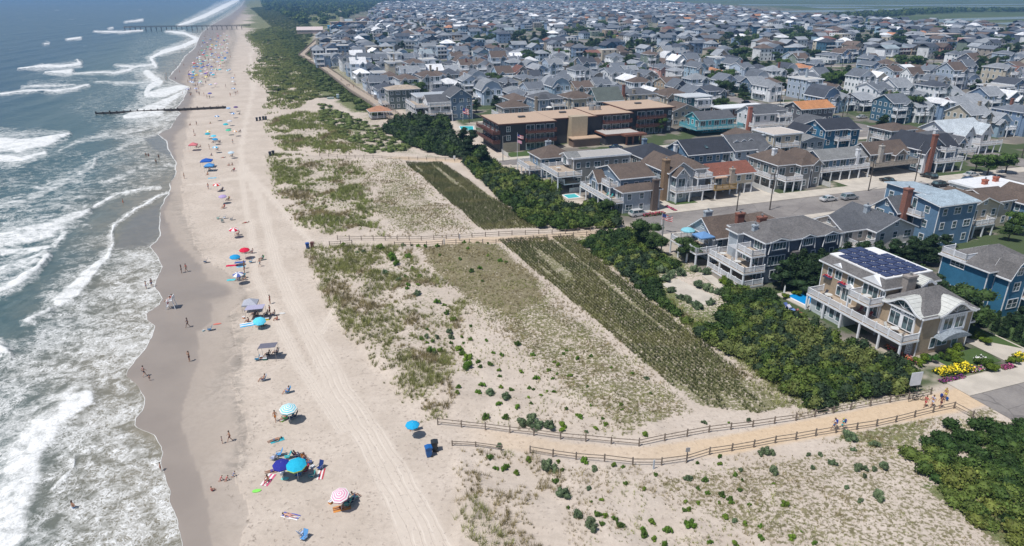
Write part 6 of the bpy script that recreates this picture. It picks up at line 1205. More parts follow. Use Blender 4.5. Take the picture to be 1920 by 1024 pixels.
# street and garden trees through the town
cnt = 0
for k in range(1500):
    if cnt >= 260: break
    t = RN.uniform(64, 700); s = 265 + 68 * RN.randrange(0, 8) + RN.choice([34.5, 33, 36, 8.5, -8.5]); X, Y = W(t, s); px, py = proj(np.array([X]), np.array([Y]))
    if not (-20 < px[0] < 1950) or not inpoly(px, py, TOWN)[0] or blocked(t, s, 1.0) or any(abs(t - q[1]) < q[3] / 2 + .5 and abs(s - q[2]) < 5.5 for q in lots): continue
    kd = RN.choice(['broad', 'broad', 'pine']); row = 'near' if Y < 300 else ('midway' if Y < 420 else 'far back')
    tree(kd, X, Y, RN.uniform(5.5, 10), f"{'dark leafy tree' if kd == 'broad' else 'dark pine'} between houses {row} in the town, {zone(px[0])}", RN.uniform(1.1, 1.7), [(1, 1, 1), (1.4, 1.4, 1.1), (.8, .85, .9)][RN.randrange(3)], f'{kd} trees between town houses {row}'); cnt += 1
def far_trees():
    rg = np.random.default_rng(17); n = 4200; t = rg.uniform(60, 2400, n); s = 265 + 68 * rg.integers(4, 36, n) + rg.choice([34.5, 8.5, 33], n); x, y = W(t, s); px, py = proj(x, y); m = (px > -30) & (px < 1960) & inpoly(px, py, TOWN) & (fbm(t * .01, s * .01, 9) > .47); x, y = x[m], y[m]; n = len(x)
    h = rg.uniform(5, 9.5, n); r_ = rg.uniform(2.5, 5.0, n); me = leafmesh('distant_trees', np.stack([x, y, h * .55], 1), np.stack([r_, r_, h * .5], 1), 40, 1.1, np.array(TH_COL)[rg.integers(0, 4, n)], 18); tag(put('distant_trees', me), 'small dark trees scattered among the far houses', 'trees', kind='stuff')
far_trees()
# flower beds
def flowerbed(label, x, y, rx, ry, cols, h=.5, n=260, rz=ROT):
    X, Y = gz(x, y); rg = np.random.default_rng(int(x)); c = np.stack([rg.uniform(-rx, rx, n), rg.uniform(-ry, ry, n), rg.uniform(.25, 1, n) * h], 1); V, F_ = quads(c, rg, .22); cc = np.array(cols)[rg.integers(0, len(cols), n)] * rg.uniform(.7, 1.2, (n, 1))
    r = thing('flower_bed', label, 'flower bed', X, Y, rz, z=0); put('blooms', npmesh('blooms', V, F_, 'leaves', np.repeat(cc, 4, 0)), r)
    c = np.stack([rg.uniform(-rx, rx, n), rg.uniform(-ry, ry, n), rg.uniform(0, .75, n) * h], 1); V, F_ = quads(c, rg, .3); put('foliage', npmesh('foliage', V, F_, 'leaves', np.repeat(np.array([[.045, .085, .02]]) * rg.uniform(.7, 1.3, (n, 1)), 4, 0)), r)
Yl = [(.80, .62, .02), (.85, .7, .05)]; flowerbed('left bank of bright yellow flowers beside the pavement', 1769, 700, 1.3, .8, Yl, .8); flowerbed('larger bank of bright yellow flowers beside the pavement', 1800, 696, 2.0, .9, Yl, .9, 380)
flowerbed('purple and pink flowers along the pavement edge', 1785, 712, 2.2, .45, [(.25, .05, .2), (.45, .1, .25), (.12, .03, .18)], .35); flowerbed('white flower mound above the pavement bed', 1838, 676, .8, .6, [(.8, .8, .76)], .6, 120); flowerbed('violet, white and pink flowers at the right of the bed', 1832, 694, 1.5, .5, [(.16, .04, .3), (.75, .75, .7), (.5, .1, .2), (.55, .6, .1)], .35)
flowerbed('pink flowers at the corner of the mansion driveway', 1888, 690, 1.2, .5, [(.45, .1, .22), (.3, .05, .18)], .35); flowerbed('yellow flowers at the right edge beside the driveway', 1914, 672, 1.0, .9, Yl, .7, 160)
flowerbed('red and orange flowers along the foot of the mansion porch', 1690, 668, .45, 3.0, [(.55, .06, .06), (.6, .2, .1), (.5, .15, .25)], .7, 240); flowerbed('red flowers along the brick drive by the white car', 1225, 404, 3.0, .7, [(.55, .04, .08), (.5, .06, .15)], .8, 300); flowerbed('pink flower strip beside the brick drive', 1258, 392, .4, 2.2, [(.55, .1, .22)], .4)
for lb, pts in (('mown lawn beside the mansion driveway', [(98.5, 66), (103.6, 60), (104, 82), (99, 82)]), ('mown lawn', [(95.5, 142.3), (102, 142.3), (102, 145), (95.5, 145)]), ('mown lawn', [(75, 207), (95, 207), (95, 213), (75, 213)]), ('lawn', [(88.3, 58.5), (97, 58.5), (97, 62.6), (88.3, 62.6)]), ('lawn', [(104.8, 57), (120, 57), (120, 66), (104.8, 66)]), ('lawn', [(189, 141.5), (196, 141.5), (196, 143.6), (189, 143.6)])):
    M.get('lawn') or M.update(lawn=(lambda b: (b.set('Base Color', b.mix(b.noise(b.pos(), 1.2, 5), (.035, .075, .015, 1), (.075, .12, .03, 1))).set('Roughness', .9), b.m)[1])(NB('lawn')))
    sheet('lawn', pts, .06, 'lawn')
# ================================================================ PEOPLE
def skin(name, verts, edges, rad, mat, root=0, sub=1, extra=None):
    me = bpy.data.meshes.new(name); me.from_pydata(verts, edges, []); o = bpy.data.objects.new(name, me); COL.objects.link(o)
    sk = o.modifiers.new('skin', 'SKIN'); sk.use_smooth_shade = True; sv = me.skin_vertices[0] if me.skin_vertices else None
    if sv is None: return None
    for i, r in enumerate(rad): sv.data[i].radius = r if isinstance(r, tuple) else (r, r); sv.data[i].use_root = (i == root)
    if sub: o.modifiers.new('sub', 'SUBSURF').levels = sub
    dg = bpy.context.evaluated_depsgraph_get(); out = bpy.data.meshes.new_from_object(o.evaluated_get(dg)); out.name = name
    bpy.data.objects.remove(o); out.materials.clear(); out.materials.append(M[mat]); return out
def figure(pose, kid=1.0):
    J = dict(POSES[pose]); sides = ('l', 'r')
    def side(p, s): return (p[0], p[1] * (1 if s == 'l' else -1), p[2])
    V = []; E = []; Rr = []; ix = {}
    def add(n, p, r, par=None):
        ix[n] = len(V); V.append(tuple(q for q in p)); Rr.append(r)
        if par is not None: E.append((ix[par], ix[n]))
    add('pel', J['pel'], (.135, .115)); add('waist', tuple((a + b) / 2 for a, b in zip(J['pel'], J['chest'])), (.115, .095), 'pel'); add('chest', J['chest'], (.145, .105), 'waist'); add('neck', J['neck'], .055, 'chest')
    hd = Vector(J['head']); nk = Vector(J['neck']); up = (hd - nk).normalized(); add('jaw', tuple(nk + up * .09), .068, 'neck'); add('head', tuple(nk + up * .17), .092, 'jaw'); add('crown', tuple(nk + up * .25), .06, 'head')
    for s in sides:
        o = '' if s == 'l' else '2'
        g = lambda k: side(J.get(k + o, J[k]), s)
        add('sh' + s, g('sh'), .062, 'chest'); add('el' + s, g('el'), .043, 'sh' + s); add('wr' + s, g('wr'), .027, 'el' + s)
        w_ = Vector(g('wr')); d = (w_ - Vector(g('el'))).normalized(); a = d.cross(Vector((0, 1, 0))); a = a.normalized() if a.length > .05 else Vector((1, 0, 0)); add('ha' + s, tuple(w_ + d * .06), (.034, .02), 'wr' + s); h0 = w_ + d * .06
        for f, ln in enumerate((.055, .07, .065, .05)):
            q = h0 + d * .035 + a * (-.03 + .02 * f); add(f'f{f}{s}', tuple(q), .010, 'ha' + s); add(f'g{f}{s}', tuple(q + d * ln * .8 + Vector((0, -.012 if s == 'l' else .012, 0))), .008, f'f{f}{s}')
        add('th' + s, tuple(w_ + d * .03 + a * .045), .011, 'ha' + s)
        add('hip' + s, g('hip'), .088, 'pel'); add('kn' + s, g('kn'), .057, 'hip' + s); add('an' + s, g('an'), .036, 'kn' + s); add('to' + s, g('to'), (.038, .025), 'an' + s)
    body = skin('person_body', V, E, Rr, 'skin')
    P = lambda n: V[ix[n]]; lerp = lambda a, b, t: tuple(x + (y - x) * t for x, y in zip(a, b))
    vv = [P('pel'), lerp(P('pel'), P('waist'), .5)]; rr = [(.155, .135), (.14, .12)]; ee = [(0, 1)]
    for s in sides: k = len(vv); vv += [lerp(P('hip' + s), P('kn' + s), .1), lerp(P('hip' + s), P('kn' + s), .6)]; rr += [.108, .092]; ee += [(0, k), (k, k + 1)]
    tr = skin('shorts', vv, ee, rr, 'fabric', 0, 1)
    vv = [P('waist'), P('chest'), lerp(P('chest'), P('neck'), .45)]; rr = [(.135, .112), (.162, .122), (.12, .085)]; ee = [(0, 1), (1, 2)]
    for s in sides: k = len(vv); vv += [P('sh' + s), lerp(P('sh' + s), P('el' + s), .5)]; rr += [.078, .064]; ee += [(1, k), (k, k + 1)]
    sh = skin('shirt', vv, ee, rr, 'fabric', 0, 1)
    bt = skin('swim_top', [lerp(P('waist'), P('chest'), .75), lerp(P('chest'), P('neck'), .12)], [(0, 1)], [(.158, .12), (.158, .122)], 'fabric', 0, 1)
    hr = MB(); n = 9; c = Vector(P('head')) + up * .035; bk = Vector((-.022, 0, 0)); 
    for k in range(5):
        ph = -.5 + k * .5; r_ = .108 * math.cos(ph)
        for i in range(n): t = 2 * math.pi * i / n; hr.v.append(tuple(c + bk + Vector((math.cos(t) * r_, math.sin(t) * r_, math.sin(ph) * .112))))
    for k in range(4):
        for i in range(n): j = (i + 1) % n; hr.f.append((k*n+i, k*n+j, (k+1)*n+j, (k+1)*n+i)); hr.m.append(0)
    hr.f.append(tuple(4*n+i for i in range(n))); hr.m.append(0)
    if V[ix['crown']][2] < .5: pass
    hair = hr.mesh('hair', ['hair'], True)
    fc = MB(); f0 = c + Vector((.078, 0, -.03)); fc.box(f0.x - .01, f0.x + .022, -.012, .012, f0.z - .035, f0.z + .01); 
    for y in (-.034, .034): fc.box(f0.x - .012, f0.x + .006, y - .012, y + .012, f0.z + .012, f0.z + .026)
    fc.box(f0.x - .012, f0.x + .003, -.024, .024, f0.z - .068, f0.z - .058); face = fc.mesh('facial_features', ['hair'])
    return dict(body=body, shorts=tr, shirt=sh, top=bt, hair=hair, face=face)
ST = dict(pel=(0, 0, .93), chest=(.01, 0, 1.27), neck=(0, 0, 1.44), head=(.03, 0, 1.6), sh=(0, .175, 1.37), el=(-.02, .25, 1.10), wr=(.07, .27, .87), hip=(0, .09, .88), kn=(.03, .10, .49), an=(0, .11, .09), to=(.14, .12, .035))
POSES = {'stand': ST, 'walk': dict(ST, kn=(.22, .09, .52), an=(.30, .09, .10), to=(.43, .1, .06), kn2=(-.03, .09, .49), an2=(-.30, .09, .16), to2=(-.20, .1, .05), el=(-.16, .23, 1.13), wr=(-.10, .25, .90), el2=(.12, .23, 1.13), wr2=(.26, .24, .98)),
 'armsup': dict(ST, el=(.12, .33, 1.34), wr=(.16, .14, 1.55)), 'hips': dict(ST, el=(-.06, .38, 1.16), wr=(.03, .20, 1.0)),
 'chair': dict(pel=(0, 0, .32), chest=(-.17, 0, .63), neck=(-.24, 0, .79), head=(-.25, 0, .96), sh=(-.2, .175, .74), el=(-.05, .27, .5), wr=(.17, .24, .48), hip=(.03, .09, .30), kn=(.44, .11, .42), an=(.62, .11, .07), to=(.76, .12, .09)),
 'sit': dict(pel=(0, 0, .13), chest=(-.08, 0, .46), neck=(-.04, 0, .62), head=(.02, 0, .78), sh=(-.05, .175, .56), el=(.1, .25, .36), wr=(.3, .16, .34), hip=(.03, .09, .13), kn=(.36, .14, .40), an=(.58, .12, .06), to=(.70, .12, .05)),
 'lie': dict(pel=(0, 0, .15), chest=(-.34, 0, .17), neck=(-.52, 0, .17), head=(-.68, 0, .20), sh=(-.45, .18, .15), el=(-.30, .33, .10), wr=(-.05, .30, .08), hip=(.05, .1, .14), kn=(.45, .13, .14), an=(.84, .14, .08), to=(.92, .15, .16)),
 'kneel': dict(pel=(0, 0, .45), chest=(.18, 0, .74), neck=(.30, 0, .86), head=(.40, 0, .98), sh=(.22, .175, .80), el=(.34, .22, .55), wr=(.46, .16, .35), hip=(.02, .1, .42), kn=(.12, .14, .07), an=(-.28, .12, .07), to=(-.38, .12, .04))}
FIG = {k: figure(k) for k in POSES}
SKN = {'fair': (.55, .33, .24), 'tan': (.40, .21, .13), 'brown': (.22, .11, .065)}
def person(label, px, py, pose='stand', face=0.0, skin_='tan', hair=(.05, .03, .02), shorts=(.03, .05, .15), top=None, topc=(.6, .1, .1), h=1.0, group=None, z=None, full=True, sink=0.0):
    X, Y = gz(px, py, z or 0); f = FIG[pose]; r = thing('person', label, 'person', X, Y, R(face), group, z=(H(X, Y) if z is None else z) - sink); r.scale = (h, h, h)
    put('body', f['body'], r, color=SKN[skin_]); put('hair', f['hair'], r, color=hair)
    if full: put('facial_features', f['face'], r, color=(.15, .06, .04))
    put('shorts', f['shorts'], r, color=shorts)
    if top: put('shirt' if top == 'shirt' else 'swim_top', f['shirt' if top == 'shirt' else 'top'], r, color=topc)
    return r
# ================================================================ BEACH THINGS
def umb_mesh(kind):
    m = MB(); n = 8; Rr = 1.12; prof = [(0, .42), (.35, .37), (.75, .24), (Rr, .02), (Rr + .01, -.10)]
    if kind == 'rings': prof = [(Rr * q / 8, .42 - .40 * (q / 8) ** 1.6) for q in range(9)] + [(Rr + .01, -.10)]
    for k in range(len(prof) - 1):
        for i in range(n):
            a0, a1 = 2 * math.pi * i / n, 2 * math.pi * (i + 1) / n; (r0, z0), (r1, z1) = prof[k], prof[k + 1]; p = lambda r_, a, z: (r_ * math.cos(a), r_ * math.sin(a), z)
            mat = (i % 2) if kind == 'gores' else ((k % 2) if kind == 'rings' else (1 if (kind == 'rim' and k >= 3) else 0))
            for dz in (0, -.015): m.poly([p(r0, a0, z0 + dz), p(r1, a0, z1 + dz), p(r1, a1, z1 + dz), p(r0, a1, z0 + dz)] if r0 else [p(0, 0, z0 + dz), p(r1, a0, z1 + dz), p(r1, a1, z1 + dz)], mat)
    return m.mesh('canopy', ['fabric', 'fabric_second'])
b = NB('fabric_second'); b.set('Base Color', (.74, .74, .72, 1)).set('Roughness', .85); M['fabric_second'] = b.m
b = NB('fabric_lime'); b.set('Base Color', (.55, .75, .12, 1)).set('Roughness', .85); M['fabric_lime'] = b.m
UMB = {k: umb_mesh(k) for k in ('plain', 'gores', 'rings', 'rim')}; POLE = MB().tube((0, 0, -.2), (0, 0, 2.35), .022, .022, 8).mesh('pole', ['white_trim'])
def umbrella(label, px, py, col, kind='plain', h=1.95, sc=1.0, tilt=(8, 0), group=None, lime=False):
    X, Y = gz(px, py, h + .2); r = thing('beach_umbrella', label, 'umbrella', X, Y, RN.uniform(0, .6), group)
    c = put('canopy', UMB[kind], r, (0, 0, h), 0, col, sc * .72); c.rotation_euler = (R(tilt[0]), R(tilt[1]), 0); put('pole', POLE, r, (0, 0, 0), 0, None, (1, 1, (h + .4) / 2.35))
    if lime: c.data = c.data.copy(); c.data.materials[1] = M['fabric_lime']
    return X, Y, r
ch = MB()
for y in (-.27, .27):
    ch.tube((.28, y, .02), (-.28, y, .32), .014, n=6).tube((-.28, y, .02), (.30, y, .30), .014, n=6).tube((-.22, y, .28), (-.52, y, .92), .014, n=6).tube((.22, y, .30), (.22, y, .50), .014, n=6); ch.box(-.34, .26, y - .03, y + .03, .50, .53)
CH_F = ch.mesh('frame', ['metal_grey']); CH_S = MB().prism([(-.25, .26), (.30, .31), (.30, .325), (-.25, .275)], -.26, .26, 'y').mesh('seat', ['fabric']); CH_B = MB().prism([(-.25, .28), (-.53, .93), (-.515, .94), (-.235, .29)], -.26, .26, 'y').mesh('backrest', ['fabric'])
def chair(label, px, py, face, col, group=None, XY=None):
    X, Y = XY or gz(px, py); r = thing('beach_chair', label, 'chair', X, Y, R(face), group); put('frame', CH_F, r); put('seat', CH_S, r, color=col); put('backrest', CH_B, r, color=col); return r
def towel_mesh(stripe):
    m = MB(); nx, ny = 8, 4
    for i in range(nx):
        for j in range(ny):
            x0, x1 = -1 + 2 * i / nx, -1 + 2 * (i + 1) / nx; y0, y1 = -.5 + j / ny, -.5 + (j + 1) / ny; z = lambda x, y: .03 + .02 * math.sin(x * 5 + y * 7)
            m.poly([(x0, y0, z(x0, y0)), (x1, y0, z(x1, y0)), (x1, y1, z(x1, y1)), (x0, y1, z(x0, y1))], 1 if stripe and j % 2 else 0)
    return m.mesh('towel', ['fabric', 'fabric_second'])
TW = [towel_mesh(0), towel_mesh(1)]
def towel(label, px, py, face, col, l=1.8, w_=.9, stripe=0, group=None):
    X, Y = gz(px, py); o = put('beach_towel', TW[stripe], None, (X, Y, H(X, Y)), R(face), col, (l / 2, w_, 1)); return tag(o, label, 'towel', group)
def cooler(label, px, py, col, s=1.0, name='cooler'):
    X, Y = gz(px, py); r = thing(name, label, 'cooler', X, Y, RN.uniform(0, 3)); MB().box(-.28, .28, -.18, .18, 0, .3).build('box', 'painted', r, color=col); MB().box(-.3, .3, -.2, .2, .302, .36).build('lid', 'white_trim', r); MB().bar((-.28, 0, .42), (.28, 0, .42), .03).bar((-.28, 0, .3), (-.28, 0, .42), .02).bar((.28, 0, .3), (.28, 0, .42), .02).build('handle', 'metal_grey', r); r.scale = (s, s, s)
def board(label, px, py, col, face=20, l=1.0):
    X, Y = gz(px, py); m = MB(); n = 16; pts = [(math.cos(2*math.pi*i/n) * .5 * l * (1 if math.cos(2*math.pi*i/n) > 0 else .9), math.sin(2*math.pi*i/n) * .26) for i in range(n)]; m.slab(pts, .02, .08); o = m.build('bodyboard', 'painted', None, (X, Y, 0), R(face), col); tag(o, label, 'bodyboard')
def popup(label, px, py, col, w_=3.0, h=2.1, flat=False, face=12, name='canopy_tent', group=None):
    X, Y = gz(px, py, h); r = thing(name, label, 'canopy', X, Y, R(face), group); q = w_ / 2; m = MB()
    if flat:
        m.prism([(-q, h - .02), (q, h + .18), (q, h + .21), (-q, h + .01)], -q * .62, q * .62, 'y'); m.poly([(-q, -q * .62, h), (-q, q * .62, h), (-q - .03, q * .62, h - .3), (-q - .03, -q * .62, h - .3)])
    else:
        for a, b_ in (((-q, -q), (q, -q)), ((q, -q), (q, q)), ((q, q), (-q, q)), ((-q, q), (-q, -q))): m.poly([(*a, h), (*b_, h), (0, 0, h + .75)]); m.poly([(*a, h - .25), (*b_, h - .25), (*b_, h), (*a, h)])
    m.build('canopy', 'fabric', r, color=col); lg = MB().tube((0, 0, 0), (0, 0, h), .025, n=6).mesh('leg', ['metal_grey'])
    for x, y in ((-q, -1), (q, -1), (-q, 1), (q, 1)): put('leg', lg, r, (x * .97, y * q * (.6 if flat else .97), 0))
    return r
bm_ = MB().lathe([(0, 0), (.20, 0), (.28, .9), (.30, .92), (0, .92)], 4); BIN_B = MB().prism([(-.22, .05), (.22, .05), (.30, .95), (-.30, .95)], -.27, .27, 'y').mesh('bin_body', ['painted']); BIN_L = MB().prism([(-.36, .955), (.33, .955), (.30, 1.06), (0, 1.12), (-.33, 1.06)], -.31, .31, 'y').mesh('lid', ['painted']); BIN_W = MB().tube((-.22, -.31, .10), (-.22, -.26, .10), .11, n=12).tube((-.22, .26, .10), (-.22, .31, .10), .11, n=12).mesh('wheel', ['rubber'])
def bin_(label, px, py, col, group=None, face=0, sc=1.0):
    X, Y = gz(px, py); r = thing('wheeled_bin', label, 'bin', X, Y, R(face), group); put('body', BIN_B, r, color=col); put('lid', BIN_L, r, color=[q * 1.15 for q in col]); put('wheel', BIN_W, r); r.scale = (sc,) * 3
bin_('blue wheeled bin on the sand at the mouth of the near path', 804, 855, (.01, .10, .32), face=200, sc=1.25); bin_('black wheeled bin beside the blue bin at the near path', 815, 845, (.02, .025, .03), face=190, sc=1.25)
bin_('blue wheeled bin at the mouth of the second path', 577, 467, (.02, .08, .30), face=200, sc=1.2); bin_('brown wheeled bin beside the blue one at the second path', 586, 466, (.14, .06, .05), face=190, sc=1.2)
for i, (x, y, lb) in enumerate([(507, 294, 'left dark bin of the pair at the third path'), (513, 293, 'right dark bin of the pair at the third path'), (482, 227, 'leftmost dark bin of the four by the far path'), (488, 226, 'second dark bin from the left by the far path'), (494, 225, 'third dark bin from the left by the far path'), (499, 225, 'rightmost dark bin of the four by the far path')]): bin_(lb, x, y, (.015, .02, .035), 'dark bins on the beach', 10, 1.35)
SWIM = [(.02, .05, .20), (.45, .04, .05), (.03, .03, .04), (.05, .25, .35), (.5, .2, .04), (.6, .6, .6), (.04, .22, .08)]
# --- walkers and bathers of the near beach
person('person in dark shorts walking up the wet sand alone', 353, 614, 'walk', 200, 'brown', shorts=(.03, .03, .05), top='shirt', topc=(.06, .05, .09))
person('person in a dark bikini walking with raised arms on the wet sand', 356, 678, 'armsup', 180, 'tan', shorts=(.05, .02, .03), top='top', topc=(.05, .02, .03))
person('tall person in dark swimwear striding beside a small child on the wet sand', 271, 706, 'walk', 60, 'fair', shorts=(.02, .03, .06), top='shirt', topc=(.25, .2, .24))
person('small child in dark clothes beside the striding tall person', 281, 714, 'stand', 90, 'fair', shorts=(.02, .02, .05), top='shirt', topc=(.03, .03, .07), h=.58)
person('small child standing on the damp sand left of a running person', 417, 832, 'stand', 30, 'fair', shorts=(.03, .03, .1), top='shirt', topc=(.3, .3, .36), h=.60)
person('person in dark swimsuit running down the damp sand', 432, 828, 'walk', 200, 'tan', shorts=(.05, .02, .03), top='top', topc=(.05, .02, .03), h=.9)
person('slim person in an orange swimsuit beside the green ringed umbrella', 517, 790, 'walk', 270, 'tan', shorts=(.5, .18, .04), top='top', topc=(.5, .18, .04), h=.95)
person('person in a red robe standing alone on the soft sand', 507, 570, 'stand', 180, 'tan', shorts=(.35, .05, .05), top='shirt', topc=(.35, .06, .05))
person('person with bare back and blue shorts standing in the foam', 275, 542, 'stand', 200, 'fair', shorts=(.05, .12, .35)); person('person in blue shirt standing in the foam near the waterline', 285, 538, 'stand', 160, 'fair', shorts=(.08, .14, .3), top='shirt', topc=(.10, .16, .34))
person('dark clothed person left of a couple on the wet sand', 341, 512, 'stand', 200, 'brown', shorts=(.03, .03, .05), top='shirt', topc=(.04, .05, .08)); person('person in red top and black skirt walking on the wet sand', 350, 510, 'walk', 230, 'tan', shorts=(.02, .02, .03), top='shirt', topc=(.35, .05, .06))
person('child squatting at the edge of the foam with arms out', 302, 883, 'hips', 20, 'fair', shorts=(.35, .10, .03), top='top', topc=(.5, .15, .05), h=.7)
person('bare chested person in pale blue shorts ankle deep in the foam', 139, 957, 'hips', 240, 'tan', shorts=(.20, .35, .55)); person('bather thigh deep in the churned white water at the bottom left', 49, 988, 'stand', 200, 'tan', shorts=(.05, .05, .08), sink=.55)
for x, y, lb in ((28, 362, 'left bather of a pair waist deep beyond the breakers'), (43, 361, 'right bather of a pair waist deep beyond the breakers'), (15, 380, 'lone bather in foam nearest the left edge'), (139, 362, 'bather in dark wetsuit among the broken foam')): person(lb, x, y, 'stand', 120, 'tan', shorts=(.04, .04, .06), sink=.75)
person('bather in red swimsuit wading behind the thin foam line', 231, 381, 'stand', 230, 'tan', shorts=(.5, .05, .05), top='top', topc=(.5, .05, .05), sink=.1)
for x, y, lb in ((274, 293, 'bather at the left of three wading below the groin'), (279, 294, 'second bather wading below the groin in red'), (293, 306, 'dark bather standing alone in the shallows below the groin'), (298, 297, 'bather nearest the sand below the groin'), (164, 280, 'swimmer alone in open water above the foam')): person(lb, x, y, 'stand', 140, 'tan', shorts=(.45, .08, .05) if 'red' in lb else (.04, .03, .04), sink=.1 if y > 290 else .9)
for x, y, lb, c, h in ((413, 902, 'left child in pink digging in the damp sand', (.55, .12, .2), .62), (424, 902, 'right child in red digging in the damp sand', (.5, .05, .08), .62), (437, 894, 'child in blue shirt kneeling above the two digging children', (.05, .25, .55), .62), (397, 921, 'child in red sitting alone on the damp sand', (.5, .07, .07), .7)): person(lb, x, y, 'sit' if 'sitting' in lb else 'kneel', 30, 'fair', (.12, .07, .03), c, 'shirt', c, h)
def seated(label, px, py, face, chairc, clabel, **k): X, Y = gz(px, py); chair(clabel, 0, 0, face, chairc, XY=(X, Y)); return person(label, px, py, 'chair', face, **k)
seated('person leaning forward in a pale blue chair on the open sand', 494, 714, 200, (.30, .42, .60), 'pale blue chair on the open sand with a bronzed sitter', skin_='tan', shorts=(.2, .06, .05))
seated('person in blue shirt lounging in a bright blue chair', 539, 737, 205, (.04, .30, .60), 'bright blue chair below the open sand sitter', skin_='fair', shorts=(.05, .2, .5), top='shirt', topc=(.10, .30, .60))
towel('turquoise towel under the reclining person', 520, 826, 30, (.05, .35, .42), 1.6, .7); person('person reclining on the turquoise towel', 516, 826, 'lie', 210, 'tan', shorts=(.15, .15, .2), top='top', topc=(.2, .2, .25))
towel('white and blue towel at the bottom centre of the beach', 545, 968, 165, (.10, .12, .40), 1.9, .8, 1); person('sunbather in a pink swimsuit lying on the white and blue towel', 543, 968, 'lie', 345, 'fair', shorts=(.6, .3, .28), top='top', topc=(.6, .3, .28))
chair('empty striped blue chair at the bottom edge of the beach', 570, 1012, 250, (.12, .32, .62)); chair('empty pale chair behind the striped blue chair at the bottom edge', 567, 1004, 60, (.4, .5, .7))
# near groups
umbrella('white, blue and lime ringed umbrella with dark chairs beneath', 540, 764, (.18, .62, .72), 'rings', 2.0, 1.35); 
for x, y, f, c, lb in ((552, 783, 200, (.02, .03, .10), 'navy chair at the right under the lime ringed umbrella'), (545, 786, 210, (.03, .05, .15), 'dark blue chair under the lime ringed umbrella'), (534, 787, 230, (.05, .35, .10), 'green chair under the lime ringed umbrella')): chair(lb, x, y, f, c)
person('person seated on the green chair under the lime ringed umbrella', 534, 787, 'chair', 230, 'tan', shorts=(.05, .3, .1)); cooler('small lime green bucket cooler by the ringed umbrella', 530, 790, (.25, .6, .08), .7)
umbrella('navy blue umbrella in the large group of umbrellas and chairs', 527, 869, (.03, .035, .28), 'plain', 1.9, 1.2); umbrella('turquoise umbrella with lime rim in the large group', 555, 869, (.02, .42, .62), 'rim', 2.0, 1.4, lime=True)
for i, (x, y, f, c, lb) in enumerate([(523, 855, 200, (.08, .35, .7), 'bright blue chair behind the navy umbrella'), (513, 862, 160, (.45, .5, .7), 'pale lilac chair left of the navy umbrella'), (539, 860, 200, (.03, .45, .5), 'teal chair between the two umbrellas'), (557, 858, 20, (.02, .03, .12), 'navy chair behind the turquoise umbrella'), (568, 858, 30, (.03, .08, .3), 'small blue chair at the back of the group'), (573, 866, 320, (.5, .2, .06), 'orange chair right of the turquoise umbrella'), (580, 870, 10, (.04, .08, .25), 'dark blue chair at the right of the group'),
     (584, 896, 200, (.03, .30, .30), 'green blue chair in front of the turquoise umbrella'), (560, 894, 250, (.02, .16, .38), 'royal blue rounded chair in front of the turquoise umbrella'), (572, 886, 210, (.5, .05, .1), 'red chair under the turquoise umbrella edge'), (563, 886, 200, (.05, .3, .12), 'green chair under the turquoise umbrella')]): chair(lb, x, y, f, c)
person('person seated on the red chair in the large group', 572, 886, 'chair', 210, 'tan', shorts=(.3, .04, .08), top='shirt', topc=(.3, .05, .1)); person('person seated on the orange chair in the large group', 573, 866, 'chair', 320, 'tan', shorts=(.1, .1, .2)); person('person seated on the navy chair behind the turquoise umbrella', 557, 858, 'chair', 20, 'brown', top='shirt', topc=(.1, .02, .1)); person('person stretched out under the navy umbrella', 512, 884, 'lie', 200, 'tan', shorts=(.12, .08, .25))
towel('pink and white striped towel left of the navy umbrella', 503, 900, 80, (.6, .12, .22), 2.0, .9, 1); person('person sitting on the pink striped towel', 502, 902, 'sit', 260, 'tan', shorts=(.3, .04, .06), top='top', topc=(.3, .04, .06)); board('lime green bodyboard lying on the sand', 481, 921, (.25, .75, .12), 15); board('mint bodyboard in front of the navy umbrella', 534, 898, (.25, .70, .62), 10, .9)
towel('towel in red, white and teal stripes right of the group', 602, 889, 95, (.5, .08, .1), 1.9, .7, 1); chair('navy chair at the head of the red striped towel', 600, 880, 250, (.02, .05, .2)); cooler('round pale cooler beside the large group', 586, 877, (.35, .45, .6), .8); cooler('grey cooler under the navy umbrella', 530, 889, (.4, .42, .45))
umbrella('pink and white striped umbrella near the bottom of the beach', 637, 926, (.75, .30, .45), 'rings', 1.9, 1.2, (14, -8))
for x, y, f, c, lb in ((647, 940, 210, (.02, .12, .40), 'royal blue chair under the pink umbrella'), (665, 935, 40, (.03, .45, .42), 'teal chair right of the pink umbrella'), (651, 949, 190, (.05, .4, .3), 'sea green chair in front of the pink umbrella'), (658, 944, 210, (.03, .06, .12), 'dark chair behind the pink umbrella pole')): chair(lb, x, y, f, c)
person('person seated on the royal blue chair under the pink umbrella', 647, 940, 'chair', 210, 'tan'); person('person seated on the teal chair beside the pink umbrella', 665, 935, 'chair', 40, 'tan', shorts=(.1, .03, .03)); person('person lying on an orange towel before the pink umbrella', 641, 953, 'lie', 200, 'tan', shorts=(.3, .1, .05)); towel('orange towel before the pink umbrella', 641, 953, 20, (.6, .25, .06)); cooler('small orange and blue cooler left of the pink umbrella', 621, 943, (.65, .25, .04), .9)
umbrella('bright blue umbrella alone near the mouth of the near path', 773, 794, (.02, .36, .66), 'plain', 1.8, 1.05, (6, 0)); chair('low dark chair under the lone bright blue umbrella', 779, 806, 200, (.10, .10, .14)); person('person in the shade of the lone bright blue umbrella', 779, 806, 'chair', 200, 'tan', shorts=(.3, .08, .07), top='shirt', topc=(.08, .12, .2))
popup('flat grey sunshade canopy on thin poles', 502, 649, (.15, .15, .19), 2.5, 2.1, True, 2, 'sunshade')
